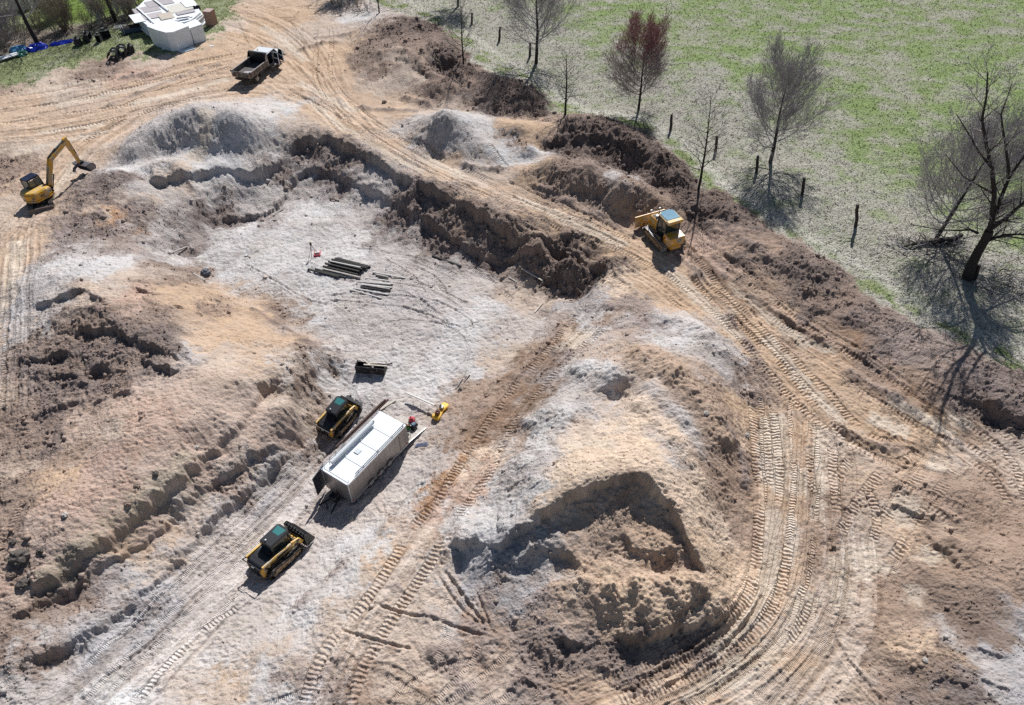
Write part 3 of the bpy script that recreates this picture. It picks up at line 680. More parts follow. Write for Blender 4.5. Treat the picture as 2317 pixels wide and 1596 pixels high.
    # grass colours
    g1 = fbm(x*.07, y*.07, 4, 111); g2 = fbm(x*.5, y*.5, 4, 113); g3 = fbm(x*2.4, y*2.4, 3, 115); g5 = fbm(x*.22+3, y*.3, 5, 117)
    green = np.array([.22, .285, .11]); dry = np.array([.31, .32, .215]); dull = np.array([.255, .29, .155])
    P = onground(VERGE, 2); m, s, o, d, L = near(P, x, y, 22.)
    vd = np.full(len(x), 22.); vd[m] = np.abs(o)
    a = ss(-1.0, .3, g1*.9+g5*.7+g2*.45+g3*.2); gc = dry*(1-a[:, None])+dull*a[:, None]
    b = ss(-.65, .75, g1*.9+g5*.7+g2*.35+g3*.15+.15); gc = gc*(1-b[:, None])+green*b[:, None]
    vz = ss(27, 10, vd+6*g5+3*g2)*.92*(1-.4*ss(.0, .7, g2*.8+g3*.5+g5*.4)); lit = np.array([.39, .365, .32]); gc = gc*(1-vz[:, None])+lit*vz[:, None]
    pth = np.exp(-((vd-2.6)/.8)**2)*.75; vg = np.exp(-((vd-1.0)/1.2)**2)*ss(-.2, .4, g2+g5)*.8
    pale = np.array([.50, .48, .42]); gc = gc*(1-pth[:, None])+pale*pth[:, None]; gc = gc*(1-vg[:, None])+np.array([.17, .22, .07])*vg[:, None]
    dots = ss(.15, .7, fbm(x*5, y*5, 2, 121)); gc = gc*(1-.15*dots)[:, None]*(1+.3*ss(.1, .6, fbm(x*3.3+7, y*3.3, 2, 127)))[:, None]
    lc = np.array([.23, .26, .13])*(1+.25*g2+.3*g3)[:, None]; la = ss(0, .7, g5+g2*.7)[:, None]*.6; lc = lc*(1-la)+np.array([.36, .35, .26])*la
    fb = region(FARGRASS, x, y, 2.0)[:, None]; lc = lc*(1-fb)+np.array([.17, .24, .055])*(1+.3*g2)[:, None]*fb
    lf = region(LITTER, x+wx, y+wy, 2.0)[:, None]; lc = lc*(1-lf)+(np.array([.24, .20, .17])*(1+.7*ss(.2, .7, fbm(x*3, y*3, 3, 131)))[:, None])*lf
    wl = (lawn > mead)[:, None]; gcol = np.where(wl, lc, gc)
    ge = grass+.35*n3*grass*(1-grass)*4; ge = ss(.35, .65, ge+.25*n2*ss(0, .2, grass)*ss(1, .8, grass))[:, None]
    col = col*(1-ge)+gcol*ge
    sp = np.zeros(len(x))
    P = onground([(425,1048),(318,1142),(245,1200),(172,1272),(118,1308)], 2)
    m, s, o, d, L = near(P, x, y, 2.2); k = ss(.8, .2, d+.6*n2[m]+.5*n3[m])*.26; col[m] = col[m]*(1-k[:, None])+np.array([.30, .31, .20])*k[:, None]
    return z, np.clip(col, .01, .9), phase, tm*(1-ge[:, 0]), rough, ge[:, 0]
VERGE = [(820,-60),(900,20),(960,40),(1030,75),(1090,130),(1180,180),(1250,235),(1320,262),(1400,275),(1470,300),(1545,365),(1600,430),(1680,475),(1760,530),(1830,570),(1930,630),(2000,690),(2100,740),(2200,790),(2400,850)]
FARGRASS = [(60,-60),(100,60),(200,50),(290,25),(380,0),(480,-60)]
LITTER = [(-300,110),(0,135),(60,115),(130,95),(210,70),(270,60),(330,45),(330,30),(270,40),(180,55),(90,65),(0,70),(-300,60)]
GR = {}
def sample(x, y):
    """height, colour, marks, roughness and grass read back from the finished ground sheet"""
    ys, hw, D, off, n = GR['ys'], GR['hw'], GR['D'], GR['off'], GR['n']
    x = np.asarray(x, float); y = np.asarray(y, float); r = np.clip(np.searchsorted(ys, y)-1, 0, len(ys)-2); f = ((y-ys[r])/(ys[r+1]-ys[r]))[:, None]; o = 0
    for q, w in ((r, 1-f), (r+1, f)):
        c = np.clip((x/hw[q]+1)/2, 0, 1)*(n-1.001); ci = c.astype(int); g = (c-ci)[:, None]; o = o+w*(D[q, off+ci]*(1-g)+D[q, off+ci+1]*g)
    return o
def hz(x, y): return float(sample([x], [y])[0, 0])
def at(u, v, lift=0.0):
    """the place on the ground surveyed at (u, v)"""
    z = 0.0
    for _ in range(6):
        x, y = gp(u, v, z+lift); z = hz(x, y)
    return Vector((x, y, z))

# ------------------------------------------------------------------ materials helper
def S2L(c): return tuple(((q/255)/12.92 if q/255 <= .04045 else ((q/255+.055)/1.055)**2.4) for q in c)
def mat(name, col, rough=.6, metal=0., noise=0., nscale=6., dirt=None, dirt_amt=0., bump=0., bscale=30., spec=.5, trans=0., coat=0.):
    m = bpy.data.materials.new(name); m.use_nodes = True; n = m.node_tree.nodes; l = m.node_tree.links; b = n['Principled BSDF']
    b.inputs['Roughness'].default_value = rough; b.inputs['Metallic'].default_value = metal
    b.inputs['Specular IOR Level'].default_value = spec
    if trans: b.inputs['Transmission Weight'].default_value = trans
    if coat: b.inputs['Coat Weight'].default_value = coat
    b.inputs['Base Color'].default_value = (*col, 1)
    tc = n.new('ShaderNodeTexCoord')
    if noise or dirt:
        t = n.new('ShaderNodeTexNoise'); t.inputs['Scale'].default_value = nscale; t.inputs['Detail'].default_value = 6; l.new(tc.outputs['Object'], t.inputs['Vector'])
        r = n.new('ShaderNodeValToRGB'); r.color_ramp.elements[0].position = .3; r.color_ramp.elements[1].position = .7
        r.color_ramp.elements[0].color = (*[max(0, q*(1-noise)) for q in col], 1); r.color_ramp.elements[1].color = (*[min(1, q*(1+noise)) for q in col], 1)
        l.new(t.outputs['Fac'], r.inputs['Fac']); out = r.outputs[0]
        if dirt:
            t2 = n.new('ShaderNodeTexNoise'); t2.inputs['Scale'].default_value = nscale*.55; t2.inputs['Detail'].default_value = 8; l.new(tc.outputs['Object'], t2.inputs['Vector'])
            r2 = n.new('ShaderNodeValToRGB'); r2.color_ramp.elements[0].position = .62-dirt_amt*.4; r2.color_ramp.elements[1].position = .72-dirt_amt*.2
            l.new(t2.outputs['Fac'], r2.inputs['Fac']); mx = n.new('ShaderNodeMix'); mx.data_type = 'RGBA'
            mx.inputs[7].default_value = (*dirt, 1); l.new(r2.outputs[0], mx.inputs[0]); l.new(out, mx.inputs[6]); out = mx.outputs[2]
        l.new(out, b.inputs['Base Color'])
    if bump:
        t3 = n.new('ShaderNodeTexNoise'); t3.inputs['Scale'].default_value = bscale; t3.inputs['Detail'].default_value = 4; l.new(tc.outputs['Object'], t3.inputs['Vector'])
        bp = n.new('ShaderNodeBump'); bp.inputs['Strength'].default_value = 1; bp.inputs['Distance'].default_value = bump; l.new(t3.outputs['Fac'], bp.inputs['Height']); l.new(bp.outputs[0], b.inputs['Normal'])
    return m

def build_ground():
    # one sheet: rows get closer together where the camera flew low
    ys = [-30.0]
    while ys[-1] < 420:
        y = ys[-1]; R2 = y*y+CAMH**2
        st = .70*R2/(CAMH*710) if y > 9 else .5+(9-y)*.05
        if 60 < y < 122: st = min(st, .30)
        if y > 122: st = .5+(y-122)*.06
        ys.append(y+st)
    ys = np.array(ys); nx = 1500
    t = np.linspace(-1, 1, nx); X = []
    inner = t[:, None]
    hw = np.where(ys > 9, (np.sqrt(np.maximum(ys, 0)**2+CAMH**2)*0+(ys*CP+CAMH*SP))*1158.5/FPX*1.12+4, 40)
    hw = np.maximum(hw, 36)
    XX = hw[:, None]*t[None, :]
    ext = np.array([1.5, 4, 9, 18, 34, 60, 110, 190, 330])
    XX = np.concatenate([-(hw[:, None]+ext[::-1][None, :]), XX, hw[:, None]+ext[None, :]], 1); nx = XX.shape[1]
    YY = np.repeat(ys[:, None], nx, 1); x = XX.ravel(); y = YY.ravel()
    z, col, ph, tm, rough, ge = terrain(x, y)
    GR.update(ys=ys, hw=hw, off=len(ext), n=1500, D=np.concatenate([z[:, None], col, tm[:, None], rough[:, None], ge[:, None]], 1).reshape(len(ys), nx, 7))
    ny = len(ys); me = bpy.data.meshes.new('ground')
    me.vertices.add(len(x)); me.vertices.foreach_set('co', np.stack([x, y, z], 1).astype(np.float32).ravel())
    i = np.arange(nx-1)[None, :]+nx*np.arange(ny-1)[:, None]
    q = np.stack([i, i+1, i+1+nx, i+nx], -1).reshape(-1, 4).astype(np.int32)
    me.loops.add(q.size); me.loops.foreach_set('vertex_index', q.ravel()); me.polygons.add(len(q))
    me.polygons.foreach_set('loop_start', np.arange(0, q.size, 4, dtype=np.int32)); me.polygons.foreach_set('loop_total', np.full(len(q), 4, np.int32))
    me.update(); me.polygons.foreach_set('use_smooth', np.ones(len(q), bool))
    a = me.attributes.new('soil', 'FLOAT_COLOR', 'POINT'); a.data.foreach_set('color', np.concatenate([col, np.ones((len(x), 1))], 1).astype(np.float32).ravel())
    for nm, arr in (('phase', ph), ('mark', tm), ('rough', rough), ('grass', ge)):
        a = me.attributes.new(nm, 'FLOAT', 'POINT'); a.data.foreach_set('value', arr.astype(np.float32))
    ob = bpy.data.objects.new('ground', me); sc.collection.objects.link(ob); ob['kind'] = 'structure'
    m = bpy.data.materials.new('worked_soil'); m.use_nodes = True; n = m.node_tree.nodes; l = m.node_tree.links; b = n['Principled BSDF']
    b.inputs['Roughness'].default_value = .95; b.inputs['Specular IOR Level'].default_value = .12
    def at_(nm):
        k = n.new('ShaderNodeAttribute'); k.attribute_name = nm; return k
    def mth(op, A, B=None):
        k = n.new('ShaderNodeMath'); k.operation = op
        for i_, v in enumerate((A, B)):
            if v is None: continue
            if isinstance(v, (int, float)): k.inputs[i_].default_value = v
            else: l.new(v, k.inputs[i_])
        return k.outputs[0]
    geo = n.new('ShaderNodeNewGeometry')
    def noise(scale, det=4, rgh=.6):
        k = n.new('ShaderNodeTexNoise'); k.inputs['Scale'].default_value = scale; k.inputs['Detail'].default_value = det; k.inputs['Roughness'].default_value = rgh
        l.new(geo.outputs['Position'], k.inputs['Vector']); return k.outputs['Fac']
    na, nb_, nc = noise(2.2, 6), noise(9, 5, .65), noise(28, 3, .7)
    so, ph_, mk, rg, gr = at_('soil'), at_('phase'), at_('mark'), at_('rough'), at_('grass')
    fac = mth('ADD', mth('MULTIPLY', na, .5), mth('ADD', mth('MULTIPLY', nb_, .7), mth('MULTIPLY', nc, .5)))
    fac = mth('ADD', mth('MULTIPLY', mth('SUBTRACT', fac, .85), .45), 1.0)
    hsv = n.new('ShaderNodeMix'); hsv.data_type = 'RGBA'; hsv.blend_type = 'MULTIPLY'; hsv.inputs[0].default_value = 1
    cmb = n.new('ShaderNodeCombineColor')
    for i_ in range(3): l.new(fac, cmb.inputs[i_])
    l.new(so.outputs['Color'], hsv.inputs[6]); l.new(cmb.outputs[0], hsv.inputs[7])
    l.new(hsv.outputs[2], b.inputs['Base Color'])
    # bump: grain, clods and the bars left by crawler tracks
    cle = mth('COSINE', mth('MULTIPLY', ph_.outputs['Fac'], 6.2832))
    cle = mth('MULTIPLY', mth('MULTIPLY', cle, mk.outputs['Fac']), .038)
    vo = n.new('ShaderNodeTexVoronoi'); vo.inputs['Scale'].default_value = 5.5; l.new(geo.outputs['Position'], vo.inputs['Vector'])
    amp = mth('ADD', .05, mth('MULTIPLY', rg.outputs['Fac'], .13))
    g = mth('ADD', mth('MULTIPLY', nb_, amp), mth('MULTIPLY', mth('MULTIPLY', nc, amp), .45))
    g = mth('SUBTRACT', g, mth('MULTIPLY', mth('MULTIPLY', vo.outputs['Distance'], mth('ADD', mth('ADD', rg.outputs['Fac'], .2), gr.outputs['Fac'])), .075))
    bp = n.new('ShaderNodeBump'); bp.inputs['Strength'].default_value = 1; bp.inputs['Distance'].default_value = 1.0
    l.new(mth('ADD', g, cle), bp.inputs['Height']); l.new(bp.outputs[0], b.inputs['Normal'])
    me.materials.append(m); return ob
GROUND = build_ground()
# ------------------------------------------------------------------ mesh helpers
class MB:
    def __init__(s): s.v = []; s.f = []; s.m = []; s.mats = []; s.M = Matrix()
    def mi(s, m):
        if m not in s.mats: s.mats.append(m)
        return s.mats.index(m)
    def add(s, vs, fs, m):
        o = len(s.v); s.v += [tuple(s.M @ Vector(p)) for p in vs]; s.f += [tuple(o+i for i in f) for f in fs]; s.m += [s.mi(m)]*len(fs); return s
    def box(s, c, d, m, r=(0, 0, 0), taper=1.0):
        R = Matrix.Rotation(r[2], 3, 'Z') @ Matrix.Rotation(r[1], 3, 'Y') @ Matrix.Rotation(r[0], 3, 'X'); vs = []
        for z in (-.5, .5):
            k = taper if z > 0 else 1
            for x, y in ((-.5, -.5), (.5, -.5), (.5, .5), (-.5, .5)): vs.append(Vector(c)+R @ Vector((x*d[0]*k, y*d[1]*k, z*d[2])))
        return s.add(vs, [(0, 3, 2, 1), (4, 5, 6, 7), (0, 1, 5, 4), (1, 2, 6, 5), (2, 3, 7, 6), (3, 0, 4, 7)], m)
    def prism(s, pr, y0, y1, m, k=1.0):
        """outline in x, z carried from y0 to y1; k shrinks the far end about its middle"""
        n = len(pr); cx = sum(p[0] for p in pr)/n; cz = sum(p[1] for p in pr)/n
        vs = [(p[0], y0, p[1]) for p in pr]+[(cx+(p[0]-cx)*k, y1, cz+(p[1]-cz)*k) for p in pr]
        return s.add(vs, [tuple(range(n)), tuple(range(2*n-1, n-1, -1))]+[(i, i+n, (i+1) % n+n, (i+1) % n) for i in range(n)], m)
    def plan(s, pl, z0, z1, m, k=1.0):
        n = len(pl); cx = sum(p[0] for p in pl)/n; cy = sum(p[1] for p in pl)/n
        vs = [(p[0], p[1], z0) for p in pl]+[(cx+(p[0]-cx)*k, cy+(p[1]-cy)*k, z1) for p in pl]
        return s.add(vs, [tuple(range(n-1, -1, -1)), tuple(range(n, 2*n))]+[(i, (i+1) % n, (i+1) % n+n, i+n) for i in range(n)], m)
    def cyl(s, a, b, r, m, n=12, r1=None, caps=True):
        a = Vector(a); b = Vector(b); d = (b-a).normalized(); u = d.orthogonal().normalized(); w = d.cross(u); r1 = r if r1 is None else r1; vs = []
        for p, q in ((a, r), (b, r1)):
            for i in range(n):
                t = 2*math.pi*i/n; vs.append(p+u*math.cos(t)*q+w*math.sin(t)*q)
        fs = [(i, (i+1) % n, (i+1) % n+n, i+n) for i in range(n)]
        if caps: fs += [tuple(range(n-1, -1, -1)), tuple(range(n, 2*n))]
        return s.add(vs, fs, m)
    def tube(s, P, r, m, n=6):
        for a, b in zip(P[:-1], P[1:]): s.cyl(a, b, r, m, n)
        return s
    def beam(s, P, w, h, m, y=0.0):
        """a box-section member following P (x, z) at y, width w across and depth h"""
        for (a, b) in zip(P[:-1], P[1:]):
            a = Vector((a[0], a[1])); b = Vector((b[0], b[1])); d = (b-a).normalized(); nn = Vector((-d.y, d.x))*h/2; e = d*h*.28
            q = [a-nn-e, b-nn+e, b+nn+e, a+nn-e]; s.prism([(p.x, p.y) for p in q], y-w/2, y+w/2, m)
        return s
    def build(s, name, parent=None, bevel=0.0, smooth=False, loc=None):
        me = bpy.data.meshes.new(name); me.from_pydata(s.v, [], s.f); [me.materials.append(m) for m in s.mats]
        me.polygons.foreach_set('material_index', s.m); bm = bmesh.new(); bm.from_mesh(me)
        bmesh.ops.recalc_face_normals(bm, faces=bm.faces)
        if bevel:
            es = [e for e in bm.edges if len(e.link_faces) == 2 and e.calc_face_angle(0) > .5]
            bmesh.ops.bevel(bm, geom=es, offset=bevel, segments=2, affect='EDGES', clamp_overlap=True)
        bm.to_mesh(me); bm.free()
        if smooth: me.polygons.foreach_set('use_smooth', [True]*len(me.polygons))
        me.update(); o = bpy.data.objects.new(name, me); sc.collection.objects.link(o)
        if parent: o.parent = parent
        if loc is not None: o.location = loc
        return o
def tag(o, label, cat, group=None, kind=None):
    if label: o['label'] = label
    if cat: o['category'] = cat
    if group: o['group'] = group
    if kind: o['kind'] = kind
    return o
def thing(name, label, cat, loc=(0, 0, 0), rz=0., group=None, scale=1., tilt=(0., 0.)):
    o = bpy.data.objects.new(name, None); sc.collection.objects.link(o); o.empty_display_size = .3
    o.location = loc; o.rotation_euler = (tilt[0], tilt[1], rz); o.scale = (scale,)*3
    return tag(o, label, cat, group)
def letters(text, size, m, parent, loc, rot, name='lettering', ext=.006, sx=1.0):
    cu = bpy.data.curves.new(name, 'FONT'); cu.body = text; cu.size = size; cu.extrude = ext; cu.align_x = 'CENTER'; cu.align_y = 'CENTER'; cu.offset = size*.02; cu.resolution_u = 2
    t = bpy.data.objects.new(name+'_text', cu); sc.collection.objects.link(t); bpy.context.view_layer.update()
    me = bpy.data.meshes.new_from_object(t); bpy.data.objects.remove(t); me.materials.clear(); me.materials.append(m)
    o = bpy.data.objects.new(name, me); sc.collection.objects.link(o); o.parent = parent; o.location = loc; o.rotation_euler = rot; o.scale = (sx, 1, 1); return o
def settle(u, v, hd, lx, ly):
    """ground position and tilt of a machine lx long, ly wide, facing hd"""
    p = at(u, v); c, s = math.cos(hd), math.sin(hd); f = []
    H = lambda a, b: sum(hz(p.x+c*a*lx-s*b*ly+i*.3, p.y+s*a*lx+c*b*ly+j*.3) for i in (-1, 0, 1) for j in (-1, 0, 1))/9
    zf, zb, zl, zr = H(.5, 0), H(-.5, 0), H(0, .5), H(0, -.5)
    p.z = (zf+zb+zl+zr)/4; return p, math.atan2(zl-zr, ly)*.8, -math.atan2(zf-zb, lx)*.8
def put(o, p, hd, roll=0, pitch=0):
    o.matrix_world = Matrix.Translation(p) @ Matrix.Rotation(hd, 4, 'Z') @ Matrix.Rotation(pitch, 4, 'Y') @ Matrix.Rotation(roll, 4, 'X') @ Matrix.Scale(o.scale[0], 4)

SANDD = (.42, .37, .31)
M_yel = mat('machine_yellow', (.72, .36, .02), .42, noise=.12, nscale=3, dirt=(.46, .36, .24), dirt_amt=.5)
M_yel2 = mat('sunfaded_yellow', (.70, .42, .07), .5, noise=.15, nscale=3, dirt=(.48, .4, .28), dirt_amt=.45)
M_blk = mat('black_paint', (.012, .013, .018), .38, noise=.3, nscale=4)
M_blkd = mat('dusty_black', (.022, .022, .026), .7, noise=.4, nscale=5, dirt=(.14, .12, .10), dirt_amt=.15)
M_glass = mat('tinted_glass', (.015, .03, .035), .06, spec=.8)
M_teal = mat('roof_hatch_glass', (.05, .19, .19), .12, spec=.8)
M_seeglass = mat('cab_glass_pale', (.13, .15, .14), .1, spec=.6)
M_rub = mat('track_rubber', (.030, .028, .027), .85, noise=.3, nscale=8, dirt=(.22, .18, .14), dirt_amt=.32)
M_steel = mat('worn_track_steel', (.16, .14, .13), .5, metal=.5, noise=.3, nscale=9, dirt=(.28, .22, .16), dirt_amt=.3)
M_bright = mat('polished_steel', (.5, .5, .5), .5, metal=.5)
M_mud = mat('muddy_frame', (.24, .15, .07), .85, noise=.3, nscale=7, dirt=(.34, .27, .2), dirt_amt=.5)
M_wht = mat('white_lettering', (.8, .8, .78), .5)
M_red = mat('signal_red', (.5, .04, .03), .5)
M_hose = mat('hydraulic_hose', (.02, .02, .02), .6)
M_int = mat('cab_interior', (.05, .05, .055), .8, noise=.3)

def belt(prof, y, w, m, pitch=.15, lug=.035, lw=.06, lm=None, th=.05):
    """endless track: a closed loop of plates with bars across"""
    P = [Vector((p[0], p[1])) for p in prof]; P.append(P[0]); Q = []
    for _ in range(2):                                     # round the corners
        Q = []
        for a, b in zip(P[:-1], P[1:]): Q += [a*.8+b*.2, a*.2+b*.8]
        P = Q+[Q[0]]
    b = MB(); n = len(P)-1; cx = sum((p.x for p in P[:-1]), 0)/n; cz = sum((p.y for p in P[:-1]), 0)/n
    inn = [Vector((cx+(p.x-cx)*(1-th/ max(.3, abs(p.x-cx)+.001)*.5) , cz+(p.y-cz)*(1-2.2*th/.8))) for p in P[:-1]]
    vs = []
    for p, q in zip(P[:-1], inn): vs += [(p.x, y-w/2, p.y), (p.x, y+w/2, p.y), (q.x, y+w/2, q.y), (q.x, y-w/2, q.y)]
    fs = []
    for i in range(n):
        j = (i+1) % n
        for k in range(4): fs.append((4*i+k, 4*i+(k+1) % 4, 4*j+(k+1) % 4, 4*j+k))
    b.add(vs, fs, m); s = 0
    for p, q in zip(P[:-1], P[1:]):
        L = (q-p).length; d = (q-p)/L if L > 1e-6 else Vector((1, 0)); ang = math.atan2(d.y, d.x)
        while s < L:
            c = p+d*s; nn = Vector((d.y, -d.x)); c = c+nn*lug*.4 if (c+nn*.1-Vector((cx, cz))).length > (c-Vector((cx, cz))).length else c-nn*lug*.4
            b.box((c.x, y, c.y), (lw, w*.98, lug), lm or m, (0, -ang, 0)); s += pitch
        s -= L
    return b
def cab_posts(b, x0, x1, hy, z0, z1, m, r=.045, fr=.0, taper=.92):
    for sy in (-1, 1):
        b.beam([(x0, z0), (x0+.04, z1)], r*2, r*2, m, sy*hy); b.beam([(x1+fr, z0), (x1, z1)], r*2, r*2, m, sy*hy)
        b.beam([(x0, z0+.02), (x1+fr, z0+.02)], r*1.8, r*1.8, m, sy*hy); b.beam([(x0, z1-.05), (x1, z1-.05)], r*1.8, r*2, m, sy*hy)

def make_loader(label, rake, group='compact track loaders'):
    t = thing('track_loader', label, 'track loader', group=group)
    tp = [(-1.15, .03), (-1.5, .36), (-1.28, .80), (-.95, .84), (.2, .60), (1.05, .56), (1.32, .30), (1.05, .03)]
    for sy in (-1, 1):
        o = belt(tp, sy*.80, .42, M_rub, .105, .04, .055).build('track', t)
        f = MB().prism([(-1.05, .14), (-1.2, .38), (-1.05, .66), (.95, .44), (1.1, .28), (.95, .14)], sy*.80-.17, sy*.80+.17, M_mud); f.build('track_frame', o, .02)
        for x in (-.8, -.45, -.1, .25, .6, .95): MB().cyl((x, sy*.80-.19, .16), (x, sy*.80+.19, .16), .11, M_blkd).build('roller', o)
        MB().cyl((-1.12, sy*.8-.19, .6), (-1.12, sy*.8+.19, .6), .2, M_blkd, 14).build('sprocket', o)
    b = MB()
    b.prism([(-1.45, .32), (-1.62, .62), (-1.6, 1.12), (-.5, 1.12), (-.35, .8), (1.0, .72), (1.08, .36), (.9, .25), (-1.2, .25)], -.56, .56, M_yel2)
    b.build('chassis', t, .03)
    for sy in (-1, 1):                                     # yellow rear quarter panels
        q = MB().prism([(-1.63, .50), (-1.55, .42), (-1.15, .42), (-.98, .75), (-.95, 1.22), (-1.12, 1.30), (-1.62, 1.27), (-1.68, .9)], sy*.565, sy*.66, M_yel, .97).build('side_panel', t, .015)
        MB().prism([(-1.5, .88), (-1.18, .88), (-1.02, 1.14), (-1.42, 1.14)], sy*.66, sy*.668, M_blk).build('decal', q)
        letters('CAT', .235, M_wht, q, (-1.28, sy*.672, 1.0), (math.pi/2, 0, 0 if sy < 0 else math.pi))
    h = MB().prism([(-1.66, 1.0), (-1.68, 1.22), (-1.5, 1.38), (-.5, 1.42), (-.45, 1.1)], -.56, .56, M_blk); hood = h.build('engine_hood', t, .03)
    g = MB()
    for i in range(9): g.box((-1.2+i*.085, 0, 1.40+i*.003), (.035, .8, .03), M_blkd)
    g.build('hood_louvre', hood); MB().box((-.62, 0, 1.5), (.2, .72, .16), M_blkd).build('air_cleaner', hood, .03)
    r = MB().box((-1.68, 0, .82), (.06, .74, .62), M_blk).build('rear_grille', t, .015); g = MB()
    for i in range(8): g.box((-1.715, 0, .58+i*.07), (.02, .66, .025), M_blkd)
    g.build('grille_bars', r); letters('CAT', .12, M_wht, r, (-1.735, 0, 1.17), (math.pi/2, 0, -math.pi/2))
    MB().tube([(-1.55, .72, 1.42), (-1.78, .74, 1.5), (-1.78, -.74, 1.5), (-1.55, -.72, 1.42)], .035, M_blk, 8).build('guard_bar', t)
    c = MB(); cab_posts(c, -.5, .85, .44, .85, 2.08, M_blk, .05, .12); c.box((.2, 0, .9), (1.4, .9, .12), M_blk); cab = c.build('cab', t)
    MB().plan([(-.56, -.44), (-.5, -.5), (.88, -.5), (1.04, -.36), (1.04, .36), (.88, .5), (-.5, .5), (-.56, .44)], 2.05, 2.17, M_blk, .94).build('cab_roof', cab, .03)
    MB().plan([(.30, -.26), (.84, -.36), (.84, .36), (.30, .26)], 2.16, 2.18, M_teal).build('roof_hatch', cab)
    MB().box((-.53, 0, 1.62), (.015, .8, .8), M_glass).build('rear_window', cab); MB().box((.95, 0, 1.5), (.015, .8, 1.0), M_glass, (0, -.07, 0)).build('front_window', cab)
    for sy in (-1, 1):
        w = MB().box((.18, sy*.43, 1.5), (1.22, .012, .98), M_glass).build('side_window', cab); g = MB()
        for i in range(9): g.box((-.35+i*.14, sy*.445, 1.5), (.02, .012, .95), M_blk)
        g.build('window_guard', w)
    MB().box((-.05, 0, 1.25), (.5, .5, .12), M_int).box((-.28, 0, 1.5), (.12, .5, .55), M_int).build('seat', cab, .03)
    MB().box((-.35, .1, 2.24), (.1, .1, .1), M_wht).build('beacon', cab, .02)
    for sy in (-1, 1):
        a = MB().beam([(-1.52, 1.42), (-.4, 1.36), (.75, 1.20)], .12, .17, M_yel2, sy*.70).beam([(.75, 1.2), (1.22, 1.05), (1.45, .62)], .12, .26, M_yel2, sy*.70)
        a.beam([(-1.45, 1.35), (-1.2, .95)], .1, .18, M_blk, sy*.68); arm = a.build('lift_arm', t, .015)
        MB().cyl((-1.0, sy*.72, .95), (.55, sy*.72, 1.12), .045, M_blkd).cyl((.2, sy*.72, 1.08), (.95, sy*.72, 1.06), .028, M_bright).build('lift_cylinder', arm)
        MB().cyl((1.15, sy*.78, 1.1), (1.15, sy*.60, 1.1), .09, M_blkd).build('pivot_pin', arm)
    MB().cyl((1.35, -.7, .7), (1.35, .7, .7), .07, M_yel2).box((1.5, 0, .6), (.1, 1.1, .5), M_blkd).build('coupler', t, .01)
    if rake:
        b = MB(); b.box((1.72, 0, 1.02), (.1, 1.85, .10), M_blk); b.box((1.62, 0, .55), (.08, 1.85, .9), M_blk)
        for i in range(14): b.beam([(1.70, 1.05), (1.95, .75), (2.15, .45), (2.3, .2)], .035, .09, M_blk, -.88+i*.135)
        for sy in (-1, 1): b.prism([(1.6, .1), (1.6, 1.1), (1.85, 1.1), (2.3, .2), (2.2, .08)], sy*.93, sy*.9, M_blk)
        for i in range(7): b.box((1.68, -.75+i*.25, 1.1), (.16, .05, .14), M_blkd)
        b.build('grapple', t)
    else:
        MB().prism([(1.58, .95), (1.58, .25), (1.7, .1), (2.3, .1), (2.3, .14), (1.78, .2), (1.66, .4), (1.66, .95)], -.95, .95, M_blkd).build('bucket', t)
        MB().tube([(.95, -.45, 2.1), (1.1, -.45, 2.3), (1.35, -.5, 2.35)], .012, M_blk).box((1.35, -.5, 2.3), (.12, .12, .16), M_blk).build('mirror', t)
    return t
hd = math.radians(57); p, r_, pi_ = settle(629, 1262, hd, 2.4, 1.7)
o = make_loader('yellow and black track loader with black grapple on the ramp below the trailer', True); o.scale = (1.04,)*3; put(o, p, hd, r_, pi_)
hd = math.radians(60); p, r_, pi_ = settle(769, 957, hd, 2.4, 1.7)
o = make_loader('yellow and black track loader parked close behind the long grey trailer', False); o.scale = (1.0,)*3; put(o, p, hd, r_, pi_)

